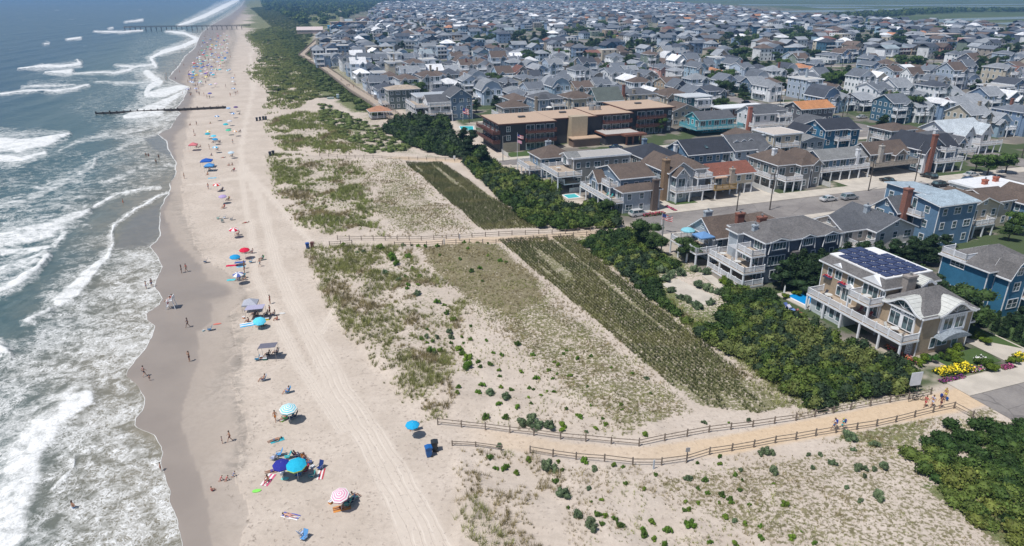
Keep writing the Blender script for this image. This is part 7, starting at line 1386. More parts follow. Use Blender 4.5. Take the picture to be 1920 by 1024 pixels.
for x, y, f, c, lb in ((503, 668, 180, (.02, .03, .05), 'dark chair under the flat grey sunshade'), (518, 664, 200, (.02, .05, .10), 'second dark chair right of the flat grey sunshade'), (482, 676, 200, (.02, .20, .35), 'blue bag chair left of the flat grey sunshade')): chair(lb, x, y, f, c)
person('person seated on the dark chair under the flat grey sunshade', 503, 668, 'chair', 180, 'brown', shorts=(.02, .03, .05), top='shirt', topc=(.02, .025, .04)); person('person seated on the second dark chair by the grey sunshade', 518, 664, 'chair', 200, 'tan', shorts=(.02, .03, .05), top='shirt', topc=(.03, .10, .18)); cooler('green cooler under the flat grey sunshade', 497, 675, (.04, .16, .13)); cooler('orange cooler under the flat grey sunshade', 490, 671, (.6, .2, .08), .8)
popup('lilac grey flat canopy above a crowded family camp', 478, 577, (.38, .37, .50), 2.9, 2.0, True, 5, 'sunshade'); popup('pale grey rounded beach tent behind the lilac canopy', 469, 567, (.40, .42, .48), 2.4, 1.5, False, 10); umbrella('aqua umbrella tipped low in the family camp', 486, 600, (.12, .60, .78), 'plain', 1.3, 1.25, (16, 6))
towel('large blue towel with pale middle stripe left of the aqua umbrella', 467, 608, 25, (.03, .38, .68), 2.8, 1.5, 1)
for x, y, p, f, c, lb in ((466, 604, 'sit', 200, (.12, .03, .05), 'person sitting on the large blue towel'), (500, 592, 'chair', 200, (.02, .03, .08), 'person in dark chair below the lilac canopy'), (507, 590, 'stand', 180, (.35, .06, .05), 'person in red standing right of the lilac canopy'), (513, 592, 'chair', 190, (.02, .03, .06), 'person in black seated at the right of the camp'), (520, 600, 'sit', 200, (.5, .08, .06), 'person in red sitting at the far right of the camp'), (490, 612, 'lie', 200, (.05, .10, .05), 'person lying in the shadow of the aqua umbrella'), (482, 594, 'chair', 200, (.1, .03, .05), 'person under the lilac canopy'), (477, 592, 'chair', 170, (.02, .04, .12), 'person in navy under the lilac canopy')):
    if p == 'chair': chair('dark chair of the ' + lb, x, y, f, (.03, .04, .10))
    person(lb, x, y, p, f, 'tan', shorts=c, top='shirt', topc=c)
board('white bodyboard right of the family camp', 529, 588, (.7, .7, .68), 5, 1.1); board('coral towel shaped board on the sand', 407, 608, (.65, .2, .15), 20, 1.3); cooler('yellow cooler in the family camp', 501, 600, (.7, .6, .05)); cooler('orange cooler left of the lilac canopy', 457, 597, (.7, .25, .08), .8); chair('small blue chair left on the damp sand', 393, 620, 200, (.04, .18, .38)); cooler('tiny turquoise pail on the damp sand', 382, 621, (.03, .35, .42), .6)
# mid beach (traced), umbrellas then people
MU = [(446, 513, (.10, .14, .38), 'gores', 'blue and white segmented umbrella above a dark group'), (458, 467, (.62, .02, .06), 'plain', 'deep red umbrella at the middle of the beach'), (440, 480, (.02, .30, .60), 'plain', 'low blue umbrella left of the deep red umbrella'), (438, 429, (.60, .03, .07), 'gores', 'red and white segmented umbrella above the deep red one'), (417, 367, (.42, .33, .55), 'plain', 'lavender umbrella on the middle beach'), (406, 345, (.62, .05, .04), 'gores', 'small red and white umbrella beyond the lavender one'),
      (433, 285, (.50, .62, .70), 'plain', 'pale blue umbrella standing apart near the tracks'), (404, 275, (.05, .38, .62), 'gores', 'cyan umbrella above the big blue canopy'), (403, 260, (.03, .28, .55), 'plain', 'deep sky blue umbrella in the tight cluster'), (400, 254, (.12, .55, .72), 'rim', 'light blue umbrella in the tight cluster'), (391, 245, (.65, .45, .05), 'gores', 'yellow and white umbrella at the left of the cluster'), (389, 250, (.02, .35, .45), 'plain', 'teal umbrella touching the yellow one'), (428, 243, (.10, .50, .32), 'plain', 'green umbrella right of the cluster'),
      (441, 245, (.65, .35, .15), 'gores', 'orange striped umbrella right of the green one'), (423, 232, (.02, .42, .50), 'plain', 'teal umbrella below the groin'), (430, 226, (.60, .60, .64), 'plain', 'whitish umbrella below the groin'), (437, 212, (.05, .22, .55), 'gores', 'blue and white umbrella just below the groin end'), (428, 202, (.30, .45, .65), 'plain', 'pale blue umbrella at the groin end'), (442, 200, (.10, .06, .20), 'plain', 'dark umbrella at the groin end'), (407, 217, (.05, .20, .45), 'gores', 'small blue umbrella left of the others below the groin')]
for x, y, c, k, lb in MU: umbrella(lb, x, y, c, k, 1.9, 1.25)
popup('royal blue pop up canopy on the middle beach', 387, 301, (.02, .10, .42), 3.2, 2.1); popup('sky blue pop up canopy below the royal blue one', 392, 310, (.08, .28, .60), 2.6, 1.7); popup('red topped white canopy at the sea side of the beach', 362, 271, (.60, .18, .20), 2.6, 2.0)
for x, y, c, l, lb in ((435, 498, (.60, .02, .08), 2.2, 'red towel on the middle beach'), (450, 492, (.03, .10, .35), 2.0, 'dark blue towel beside the red towel'), (452, 500, (.25, .55, .75), 1.6, 'pale blue towel beside the red towel'), (434, 525, (.10, .50, .55), 1.6, 'aqua towel left of the segmented umbrella'), (398, 334, (.10, .45, .65), 2.2, 'cyan towel beyond the lavender umbrella')): towel(lb, x, y, 15, c, l)
MP = [(448, 526, 'chair', 0, 'seated person under the blue and white segmented umbrella'), (456, 522, 'chair', 2, 'seated person right of the segmented umbrella'), (461, 525, 'sit', 5, 'person sitting at the right edge of the segmented umbrella group'), (459, 512, 'stand', 1, 'person in red standing behind the segmented umbrella'), (460, 475, 'chair', 2, 'person in the shade of the deep red umbrella'), (472, 475, 'chair', 2, 'person in black chair right of the deep red umbrella'), (449, 487, 'sit', 3, 'person sitting below the low blue umbrella'), (459, 504, 'stand', 4, 'person standing behind the pale blue towel'), (488, 500, 'walk', 3, 'person walking right of the empty chair'), (491, 488, 'chair', 1, 'person in red shorts in the blue chair at the right'), (446, 441, 'chair', 1, 'person reclining under the red and white segmented umbrella'), (461, 418, 'lie', 1, 'person lying on the sand above the red and white umbrella'),
      (419, 391, 'chair', 4, 'person in a chair above the empty chairs'), (428, 376, 'chair', 0, 'person in a chair below the lavender umbrella'), (416, 358, 'chair', 0, 'person in the shade beside the small red and white umbrella'), (391, 355, 'stand', 0, 'person standing left of the small red and white umbrella'), (346, 335, 'stand', 2, 'person standing by the wrack line'), (390, 328, 'sit', 1, 'person sitting above the cyan towel'), (394, 318, 'sit', 0, 'person sitting below the sky blue canopy'), (438, 321, 'chair', 3, 'person in a chair at the right below the pair'), (430, 311, 'sit', 1, 'left person of a pair lying right of the canopies'), (436, 310, 'sit', 2, 'right person of a pair lying right of the canopies'), (437, 270, 'walk', 3, 'person walking across the tyre tracks'), (369, 277, 'chair', 2, 'person in front of the red topped canopy'), (376, 276, 'sit', 0, 'person at the right of the red topped canopy'), (408, 282, 'chair', 0, 'person below the cyan umbrella'), (393, 280, 'stand', 2, 'person standing left of the cyan umbrella'), (366, 255, 'sit', 2, 'person sitting apart at the sea side'), (364, 251, 'stand', 0, 'person bending at the sea side'), (369, 235, 'stand', 2, 'person on the sand below the groin'), (449, 215, 'chair', 2, 'person in a chair at the right below the groin'), (410, 204, 'stand', 0, 'person standing by the groin'), (450, 248, 'chair', 0, 'person right of the orange striped umbrella'), (395, 232, 'sit', 1, 'person in red near the green umbrella'), (357, 235, 'sit', 1, 'person sitting on the damp sand below the groin'), (412, 268, 'chair', 2, 'person in the shadow of the tight cluster'), (400, 268, 'chair', 0, 'person at the front of the tight cluster'), (419, 296, 'lie', 1, 'person lying between the canopies and the tracks'), (435, 294, 'chair', 5, 'person below the pale blue umbrella'), (397, 292, 'sit', 3, 'person above the royal blue canopy')]
for i, (x, y, p, c, lb) in enumerate(MP):
    f = RN.choice([190, 205, 220, 240])
    if p == 'chair': chair('chair of the ' + lb, x, y, f, SWIM[(i * 3) % 7])
    person(lb, x, y, p, f, RN.choice(['tan', 'fair', 'tan', 'brown']), RN.choice([(.05, .03, .02), (.15, .09, .04), (.3, .2, .1)]), SWIM[c], 'shirt' if i % 2 else None, SWIM[(c + i) % 7])
for x, y, f, c, lb in ((409, 411, 200, (.10, .40, .35), 'empty green chair left of the pale pair of chairs'), (421, 410, 200, (.45, .52, .62), 'pale blue striped empty chair'), (417, 417, 120, (.4, .5, .5), 'low grey empty chair in front of the striped chair'), (434, 413, 200, (.02, .06, .12), 'dark empty chair beside the striped chair'), (470, 493, 200, (.10, .25, .38), 'empty steel blue chair between towel and walker'), (385, 493, 200, (.02, .05, .12), 'dark chair alone at the edge of the damp sand')): chair(lb, x, y, f, c)
# far crowd
RN.seed(77)
UC = [(.05, .2, .5), (.55, .05, .06), (.03, .4, .5), (.6, .6, .62), (.1, .1, .35), (.6, .45, .05), (.1, .45, .3), (.55, .3, .4), (.15, .3, .55), (.05, .15, .42)]; UN = ['blue', 'red', 'teal', 'white', 'navy', 'yellow', 'green', 'pink', 'sky blue', 'royal blue']
crowd = [(372, 192), (405, 185), (430, 192), (448, 196), (452, 150), (438, 120), (428, 90), (440, 60), (470, 22), (462, 18), (430, 50), (402, 62), (385, 80), (372, 100), (352, 128), (345, 150), (352, 180)]
dense = [(385, 60), (420, 62), (435, 85), (430, 110), (412, 130), (390, 150), (362, 160), (350, 140), (362, 115), (372, 95)]
def crowd_pts(n, poly): 
    out = []
    while len(out) < n:
        x, y = RN.uniform(345, 475), RN.uniform(20, 196)
        if inpoly(np.array([x]), np.array([y]), poly)[0]: out.append((x, y))
    return out
for i, (x, y) in enumerate(crowd_pts(95, dense) + crowd_pts(30, crowd)):
    k = RN.randrange(10); umbrella(f'{UN[k]} umbrella in the crowd between the groin and the far pier', x, y, UC[k], RN.choice(['plain', 'gores']), 1.9, 1.3, group=f'{UN[k]} umbrellas in the far crowd')
for i, (x, y) in enumerate(crowd_pts(150, dense) + crowd_pts(60, crowd)):
    k = RN.randrange(7); p = RN.choice(['stand', 'walk', 'chair', 'sit', 'lie', 'stand']); wn = {'stand': 'standing', 'walk': 'walking', 'chair': 'reclining', 'sit': 'sitting', 'lie': 'lying'}[p]
    person(f'person {wn} in the crowd between the groin and the far pier', x, y, p, RN.uniform(150, 300), RN.choice(['tan', 'fair', 'brown']), (.05, .03, .02), SWIM[k], None, h=1.1, group=f'people {wn} in the far crowd', full=False)
for i in range(24):
    y = RN.uniform(50, 190); x = poly_x(SWASH, y) - RN.uniform(-12, 30); person('bather standing in the far shallows', x, y, 'stand', RN.uniform(0, 360), 'tan', (.05, .03, .02), SWIM[i % 7], None, group='bathers in the far shallows', full=False, sink=.2)
# path walkers
person('person with white shirt and blue backpack walking on the near path', 1563, 806, 'walk', 160, 'tan', shorts=(.03, .12, .3), top='shirt', topc=(.6, .62, .68)); person('person in turquoise dress and cap walking on the near path', 1578, 806, 'walk', 160, 'fair', (.5, .45, .1), (.02, .42, .45), 'shirt', (.02, .45, .48))
def carry(label, px, py, dz, col, sz=(.11, .16, .22)):
    X, Y = gz(px, py); r = thing('backpack', label, 'bag', X, Y, R(160)); r.location.z = dz; MB().box(-sz[0], sz[0], -sz[1], sz[1], -sz[2], sz[2]).build('bag_body', 'fabric', r, color=col); MB().box(sz[0], sz[0] + .06, -sz[1] * .7, sz[1] * .7, -sz[2], 0).build('pocket', 'fabric', r, color=col); MB().bar((-sz[0], -.1, sz[2]), (-sz[0] - .12, -.1, -.1), .04, .02).bar((-sz[0], .1, sz[2]), (-sz[0] - .12, .1, -.1), .04, .02).build('strap', 'fabric', r, color=col)
carry('blue backpack on the white shirted walker', 1566, 806, 1.2, (.02, .06, .35)); carry('dark blue backpack on the turquoise walker', 1582, 805, 1.2, (.05, .08, .25))
for x, y, lb, c, hc in ((1734, 763, 'person in red shirt with a stroller at the street end', (.5, .08, .1), (.1, .06, .03)), (1747, 762, 'person in pale shirt between two others at the street end', (.45, .5, .7), (.1, .06, .03)), (1763, 764, 'person in dark clothes at the fence end', (.08, .03, .05), (.05, .02, .02)), (1771, 748, 'person in a long yellow dress by the gate post', (.75, .62, .12), (.4, .3, .1))): person(lb, x, y, 'walk' if 'dress' not in lb else 'stand', 200, 'tan', hc, c, 'shirt', c)
carry('blue beach bag by the person in yellow', 1765, 745, .35, (.02, .05, .25), (.12, .18, .15)); carry('blue bag held low by the person in yellow', 1775, 752, .4, (.02, .08, .3), (.1, .15, .15))
for i, (x, y) in enumerate([(651, 163), (655, 163), (663, 165), (640, 152)]): person(['left person of a pair strolling on the boardwalk', 'right person of a pair strolling on the boardwalk', 'person beside a bench on the boardwalk', 'person farther along the boardwalk'][i], x, y, 'walk', 110, 'tan', shorts=SWIM[i], top='shirt', topc=SWIM[i + 2], z=1.5, full=False)
# lifeguard stand
def guard():
    X, Y = gz(322, 578); r = thing('lifeguard_stand', 'tall white lifeguard chair on the wet sand by the foam', 'lifeguard stand', X, Y, R(190)); lg = MB()
    for x, y, tx in ((.75, .6, .35), (.75, -.6, .35), (-.75, .6, -.45), (-.75, -.6, -.45)): put('leg', MB().bar((x, y, 0), (tx, y * .85, 1.75), .1).mesh('leg', ['white_trim']), r)
    MB().box(-.5, .5, -.75, .75, 1.6, 1.68).build('seat', 'white_trim', r); MB().box(-.56, -.5, -.75, .75, 1.68, 2.3).build('backrest', 'white_trim', r); MB().box(-.5, .4, -.8, -.72, 1.95, 2.02).box(-.5, .4, .72, .8, 1.95, 2.02).build('armrest', 'white_trim', r); m = MB()
    for z in (.4, .8, 1.2): m.bar((.67 - z * .2, -.58, z), (.67 - z * .2, .58, z), .08)
    m.build('ladder', 'white_trim', r); MB().box(.42, .48, -.35, .35, .9, 1.5).build('rescue_can', 'painted', r, color=(.6, .03, .05))
    for y, lb, c in ((.33, 'lifeguard in red trunks at the left of the tall white chair', (.55, .03, .05)), (-.33, 'lifeguard in white shirt at the right of the tall white chair', (.65, .65, .65))):
        f = FIG['chair']; q = thing('person', lb, 'person', X - .1 * 1, Y + y, R(190), z=1.35); put('body', f['body'], q, color=SKN['tan']); put('hair', f['hair'], q, color=(.05, .03, .02)); put('facial_features', f['face'], q, color=(.15, .06, .04)); put('shorts', f['shorts'], q, color=(.5, .03, .04)); 
        if 'white' in lb: put('shirt', f['shirt'], q, color=c)
guard()
# ================================================================ FENCES, POLES, SIGNS, CARS, POOLS
POSTM = MB().box(-.075, .075, -.06, .06, -.3, 1.1).mesh('post', ['wood_grey'])
def rail_fence(label, pts, rails=(.45, .9), span=2.9, h=1.0, mat=None):
    P = [gz(x, y) for x, y in pts]; X0, Y0 = P[0]; r = thing('split_rail_fence', label, 'fence', X0, Y0, z=0); Q = [P[0]]
    for a, b_ in zip(P[:-1], P[1:]):
        L = math.hypot(b_[0] - a[0], b_[1] - a[1]); n = max(1, round(L / span))
        for i in range(1, n + 1): Q.append((a[0] + (b_[0] - a[0]) * i / n, a[1] + (b_[1] - a[1]) * i / n))
    hs = [H(*q) for q in Q]
    for (x, y), z in zip(Q, hs): o = put('post', POSTM, r, (x - X0, y - Y0, z), RN.uniform(0, .3)); o.rotation_euler.x = RN.uniform(-.05, .05); o.scale = (1, 1, h * RN.uniform(.93, 1.08))
    for (a, za), (b_, zb) in zip(zip(Q[:-1], hs[:-1]), zip(Q[1:], hs[1:])):
        m = MB()
        for z in rails: m.bar((a[0] - X0, a[1] - Y0, za + z * h + RN.uniform(-.05, .05)), (b_[0] - X0, b_[1] - Y0, zb + z * h + RN.uniform(-.05, .05)), .045, .09)
        m.build('rail', 'wood_grey', r)
rail_fence('split rail fence along the upper side of the near path', [(821, 797), (910, 806), (956, 812), (1001, 817), (1051, 824), (1146, 833), (1198, 837), (1246, 827), (1288, 819), (1329, 811), (1411, 801), (1492, 789), (1562, 775), (1594, 769), (1668, 755), (1703, 749), (1745, 740)])
rail_fence('half buried rail fence at the lower mouth of the near path', [(848, 836), (892, 838), (940, 845)], h=.7); rail_fence('split rail fence along the lower side of the near path', [(994, 850), (1080, 864), (1133, 870), (1186, 874), (1240, 873), (1287, 866), (1330, 853), (1372, 846), (1413, 839), (1453, 831), (1492, 825), (1529, 818), (1567, 812), (1606, 806), (1643, 800), (1679, 792), (1749, 774), (1788, 766), (1823, 785), (1842, 800)])
rail_fence('rail fence along the far side of the second path', [(633, 450), (700, 451), (790, 451), (860, 447), (960, 441), (1060, 438), (1130, 432)]); rail_fence('rail fence along the near side of the second path', [(618, 461), (660, 459)]); rail_fence('longer rail fence along the near side of the second path', [(740, 463), (830, 464), (930, 458), (1000, 450), (1100, 443), (1165, 440)])
rail_fence('rail fence along the third path toward the hotel', [(600, 296), (700, 301), (800, 300), (870, 302)])
def white_fence(label, p, q, h=1.5, col=(.62, .62, .60), cat='fence'):
    X0, Y0 = W(*p); X1, Y1 = W(*q); L = math.hypot(X1 - X0, Y1 - Y0); r = thing('garden_fence', label, cat, X0, Y0, math.atan2(Y1 - Y0, X1 - X0), z=0); m = MB(); n = max(2, int(L / .16))
    for i in range(n): m.box(i * L / n, i * L / n + L / n * .86, -.012, .012, .08, h - .1)
    m.build('panel', 'painted', r, color=col); pm = MB().box(-.06, .06, -.06, .06, 0, h).mesh('post', ['painted'])
    for i in range(int(L / 2.4) + 1): put('post', pm, r, (i * L / int(L / 2.4), 0, 0), 0, col)
for lb, p, q, c in (('white board fence behind the hedge of the slate blue house', (106, 92.5), (126, 91), (.62, .60, .56)), ('white fence left of the large taupe house', (124.8, 142), (124.8, 158), (.64, .64, .62)), ('white fence between the large taupe house and the pale stilted house', (144, 142.5), (144, 158), (.64, .64, .62)), ('short white picket fence in front of the hotel', (74, 207), (74, 213), (.64, .64, .62)), ('white pool fence beside the grey house with sea deck', (75, 161.5), (82, 162.5), (.64, .66, .66)), ('pale fence around the hotel pool', (69, 249.5), (80, 248.2), (.45, .43, .38)), ('white fence across the street behind the hotel', (88, 262), (88, 274), (.62, .62, .6))): white_fence(lb, p, q, 1.5, c)
def upole(label, px, py, h=9.5, lamp=False, group=None, ts=None):
    X, Y = ts or gz(px, py); r = thing('street_lamp' if lamp else 'utility_pole', label, 'street lamp' if lamp else 'utility pole', X, Y, ROT, group, z=0)
    MB().tube((0, 0, 0), (0, 0, h), .15, .10, 8).build('pole', 'metal_grey' if lamp else 'wood_dark', r)
    if lamp: MB().bar((0, 0, h - .1), (1.3, 0, h + .1), .08).build('arm', 'metal_grey', r); MB().box(1.1, 1.8, -.14, .14, h, h + .14).build('lamp_head', 'metal_grey', r)
    else: MB().bar((-1.1, 0, h - .6), (1.1, 0, h - .6), .1, .12).build('crossarm', 'wood_dark', r); MB().tube((.25, 0, h - 2.1), (.25, 0, h - 1.2), .22, n=10).build('transformer', 'metal_grey', r)
for x, y, lb in ((1443, 394, 'wooden pole with box beside the tan stilted house'), (1714, 346, 'wooden pole beside the cars by the weathered deck house'), (1628, 358, 'wooden pole in front of the grey roofed stilted house'), (1588, 215, 'wooden pole before the white gabled house'), (1745, 216, 'pale pole near the dark trees on the avenue')): upole(lb, x, y)
upole('thin pole at the kerb between the tan house and the street', 1381, 396, 6); upole('curved street lamp in front of the hotel', 943, 303, 8, True); upole('street lamp beside the round tree at the street end', 1239, 478, 8, True); upole('street lamp behind the hotel pool', 763, 208, 9, True)
for a in AVES[:3]:
    for s in range(150, 700, 38):
        X, Y = W(a + 6.3, s); px, py = proj(np.array([X]), np.array([Y]))
        if -10 < px[0] < 1930 and not blocked(a + 6.3, s, .5): upole('wooden utility pole on the long avenue', 0, 0, 9.5, False, 'utility poles along the avenues', (X, Y))
for k, s in enumerate(STREETS[:5]):
    for t in range(80, 420, 41):
        X, Y = W(t, s + 5.2); px, py = proj(np.array([X]), np.array([Y]))
        if -10 < px[0] < 1930 and not blocked(t, s + 5.2, .5) and py[0] > 60: upole('wooden utility pole on a cross street of the town', 0, 0, 9, False, 'utility poles along the cross streets', (X, Y))
def flag(label, px, py, h, flags, name='flagpole'):
    X, Y = gz(px, py); r = thing(name, label, 'flagpole', X, Y, R(-20), z=0); MB().tube((0, 0, 0), (0, 0, h), .06, .035, 8).build('pole', 'white_trim', r)
    for z, w_, hh, kind in flags:
        m = MB(); n = 10; st = 7 if kind == 'usa' else 1
        for j in range(st):
            for i in range(n):
                x0, x1 = w_ * i / n, w_ * (i + 1) / n; z0, z1 = z - hh * (j + 1) / st, z - hh * j / st; yv = lambda x: .12 * math.sin(x * 4) * x; dr = lambda x: -.22 * x
                mt = (2 if (x1 <= w_ * .42 and j < 4) else (0 if j % 2 == 0 else 1)) if kind == 'usa' else 3
                m.poly([(x0, yv(x0), z0 + dr(x0)), (x1, yv(x1), z0 + dr(x1)), (x1, yv(x1), z1 + dr(x1)), (x0, yv(x0), z1 + dr(x0))], mt)
        m.build('flag', ['flag_red', 'fabric_second', 'flag_blue', 'flag_pink'], r)
for nm, c in (('flag_red', (.50, .05, .07)), ('flag_blue', (.03, .05, .20)), ('flag_pink', (.55, .30, .38))): b = NB(nm); b.set('Base Color', c + (1,)).set('Roughness', .8); M[nm] = b.m
flag('tall white flagpole with two flags in front of the hotel', 970, 306, 9.5, [(9.0, 1.9, 1.1, 'usa'), (7.3, 1.5, .9, 'pink')]); 
flag('short flagpole with a striped flag beside the street end', 1239, 436, 4.6, [(4.4, 2.3, 1.3, 'usa')]); flag('flagpole with a pink white flag behind the hotel pool', 868, 228, 6, [(5.6, 3.0, 2.2, 'usa')])
def sign(label, px, py, w_, h, z, col, face=20, posts=2, name='sign'):
    X, Y = gz(px, py); r = thing(name, label, 'sign', X, Y, R(face), z=0); MB().box(-w_/2, w_/2, -.03, .03, z, z + h).build('board', 'painted', r, color=col); pm = MB().box(-.045, .045, .032, .11, 0, z + h * .95).mesh('post', ['wood_grey'])
    for x in ((-w_ * .3, w_ * .3) if posts == 2 else (0,)): put('post', pm, r, (x, 0, 0))
    return r
r_ = sign('large pale board sign seen from behind at the street end', 1711, 738, 1.7, 2.0, 1.25, (.72, .75, .80), 12); 
sign('small grey sign on a dark post beside the near path', 1287, 869, .5, .55, 1.6, (.35, .35, .36), 10, 1); sign('narrow white marker post below the near path', 1225, 882, .22, 1.3, .1, (.62, .68, .74), 30, 1, 'marker_post'); sign('white marker post beside the second path', 833, 462, .25, 1.5, .1, (.68, .7, .7), 10, 1, 'marker_post'); sign('grey marker post by the second path', 862, 452, .25, 1.2, .4, (.4, .4, .42), 10, 1, 'marker_post'); sign('small white sign beside the third path', 852, 303, .7, 1.0, .9, (.65, .68, .7), 10, 1)
def bike(label, px, py, face):
    X, Y = gz(px, py); r = thing('bicycle', label, 'bicycle', X, Y, R(face), z=0); wm = MB(); n = 18
    for i in range(n): a, b_ = 2*math.pi*i/n, 2*math.pi*(i+1)/n; wm.bar((.33*math.cos(a), 0, .33*math.sin(a)), (.33*math.cos(b_), 0, .33*math.sin(b_)), .04)
    for i in range(8): a = math.pi*i/4; wm.bar((0, 0, 0), (.32*math.cos(a), 0, .32*math.sin(a)), .008)
    me = wm.mesh('wheel', ['rubber']); put('wheel', me, r, (-.5, 0, .34)); put('wheel', me, r, (.5, 0, .34)); MB().tube((-.5, 0, .34), (-.1, 0, .8), .018).tube((-.1, 0, .8), (.38, 0, .82), .018).tube((.5, 0, .34), (.36, 0, .95), .018).tube((-.02, 0, .3), (-.12, 0, .86), .018).tube((-.02, 0, .3), (.38, 0, .8), .018).build('frame', 'black_plastic', r); MB().bar((.34, -.28, 1.0), (.34, .28, 1.0), .03).build('handlebar', 'metal_grey', r); MB().box(-.26, 0, -.07, .07, .88, .93).build('saddle', 'rubber', r)
bike('left bicycle leaning at the fence below the board sign', 1712, 752, 15); bike('right bicycle parked beside the other at the fence', 1722, 750, -10)
# cars
def car_parts(kind):
    L, w_, hb, hr = {'suv': (4.7, .94, .98, 1.68), 'sedan': (4.6, .9, .90, 1.42), 'van': (5.2, .98, 1.1, 2.1)}[kind]; x0, x1 = -L/2, L/2; m = MB()
    pr = [(x0 + .05, .35), (x0, .6), (x0 + .08, hb), (x1 - 1.15, hb), (x1 - .12, hb - .16), (x1, .55), (x1 - .05, .35)]; n = len(pr); b0 = len(m.v)
    for y, k in ((-w_, 1), (-w_ + .0, 1), (w_, 1)): pass
    rings = [(-w_ + .10, .97), (-w_, 1.0), (w_, 1.0), (w_ - .10, .97)]
    m.prism(pr, -w_, w_, 'y'); a0, a1 = (x0 + (.15 if kind != 'sedan' else .75)), x1 - 1.05; r0, r1 = a0 + (.35 if kind != 'sedan' else .55), a1 - (.75 if kind != 'van' else .5); gl = MB()
    V = [(a0, -w_ + .05, hb), (a1, -w_ + .05, hb), (a1, w_ - .05, hb), (a0, w_ - .05, hb), (r0, -w_ + .2, hr - .06), (r1, -w_ + .2, hr - .06), (r1, w_ - .2, hr - .06), (r0, w_ - .2, hr - .06)]; gl.v = V; gl.f = [(0, 1, 5, 4), (1, 2, 6, 5), (2, 3, 7, 6), (3, 0, 4, 7)]; gl.m = [0] * 4
    rf = MB().slab([(r0 - .04, -w_ + .17), (r1 + .04, -w_ + .17), (r1 + .04, w_ - .17), (r0 - .04, w_ - .17)], hr - .06, hr)
    for y in (-1, 1):
        for (p, q) in (((a0, hb), (r0, hr - .05)), ((a1, hb), (r1, hr - .05)), (((a0 + a1) / 2, hb), ((r0 + r1) / 2, hr - .05))): rf.bar((p[0], y * (w_ - .045), p[1]), (q[0], y * (w_ - .195), q[1]), .07, .07)
    wh = MB().tube((0, -.11, 0), (0, .11, 0), .34, n=14); rim = MB().tube((0, -.125, 0), (0, .125, 0), .20, n=10); li = MB().box(-.04, .04, -.2, .2, -.07, .07)
    me = m.mesh('body', ['car']); md = None
    return dict(body=me, glass=gl.mesh('windows', ['glass']), roof=rf.mesh('roof', ['car']), wheel=wh.mesh('wheel', ['rubber']), rim=rim.mesh('rim', ['metal_grey']), light=li.mesh('headlight', ['white_trim']), L=L, w=w_)
CARP = {k: car_parts(k) for k in ('suv', 'sedan', 'van')}
def car(label, px, py, col, kind='suv', face=20, group=None, ts=None):
    X, Y = ts or gz(px, py); P = CARP[kind]; r = thing('parked_car', label, 'car', X, Y, R(face), group, z=.04); put('body', P['body'], r, color=col); put('windows', P['glass'], r); put('roof', P['roof'], r, color=col)
    for x in (-P['L'] * .30, P['L'] * .31):
        for y in (-P['w'] + .06, P['w'] - .06): w_ = put('wheel', P['wheel'], r, (x, y, .34)); put('rim', P['rim'], w_)
    for y in (-P['w'] + .28, P['w'] - .28): put('headlight', P['light'], r, (P['L'] / 2 - .04, y, .68))
cW, cK, cN, cS, cG = (.72, .72, .72), (.015, .016, .018), (.02, .05, .12), (.40, .42, .44), (.15, .15, .16)
for x, y, c, k, f, lb in ((1197, 405, cW, 'suv', 22, 'white estate car parked beside the red flowers'), (1592, 374, cS, 'suv', 20, 'silver car parked left of the slate blue house'), (1553, 377, cW, 'sedan', 20, 'small white car behind the silver car at the kerb'), (1873, 357, cG, 'sedan', 18, 'grey car driving on the street at the right'), (1816, 343, cN, 'suv', 20, 'dark blue car at the far kerb of the street'), (1762, 350, cK, 'suv', 20, 'black car parked right of the silver grey one'), (1731, 353, cS, 'sedan', 20, 'silver grey car beside the black car'), (1741, 334, cK, 'suv', 110, 'black car on the drive under the weathered deck'), (1664, 342, cK, 'sedan', 110, 'dark car shaded under the stilted house'), (1820, 331, cW, 'sedan', 20, 'white car on the drive behind the dark blue car'),
     (1534, 218, cW, 'suv', 20, 'white car before the orange roofed house'), (1616, 222, cW, 'sedan', 15, 'white car at the junction of the avenue'), (1752, 222, cK, 'suv', 20, 'dark pickup car by the large dark trees'), (1303, 178, cG, 'suv', 110, 'grey car driving down the avenue'), (1325, 180, cK, 'suv', 110, 'dark car parked at the avenue kerb'), (1346, 184, cW, 'sedan', 110, 'white car farther right at the avenue kerb'), (1286, 150, cW, 'van', 20, 'white van on the far avenue corner'), (1262, 163, cN, 'suv', 20, 'blue car beside the avenue corner'), (1280, 246, cK, 'sedan', 30, 'black car in the hotel yard'), (1155, 279, cN, 'sedan', 20, 'dark blue car at the hotel entrance'), (885, 198, (.25, .02, .04), 'sedan', 110, 'dark red car behind the white and navy house')): car(lb, x, y, c, k, f)
RN.seed(9)
for i in range(110):
    if RN.random() < .5: a = RN.choice(AVES[:3]); t, s, f = a + RN.choice([-4.3, 4.3]), RN.uniform(150, 520), 110
    else: t, s, f = RN.uniform(80, 400), RN.choice(STREETS[:5]) + RN.choice([-3.4, 3.4]), 20
    X, Y = W(t, s); k = RN.choice([(cW, 'white'), (cK, 'black'), (cS, 'silver'), (cN, 'dark blue'), (cG, 'grey'), ((.3, .03, .03), 'red')]); px, py = proj(np.array([X]), np.array([Y]))
    if -10 < px[0] < 1930 and py[0] < 240 and not blocked(t, s, 0): car(f'{k[1]} car parked along the streets deep in the town', 0, 0, k[0], RN.choice(['suv', 'sedan']), f, f'{k[1]} cars parked deep in the town', (X, Y))
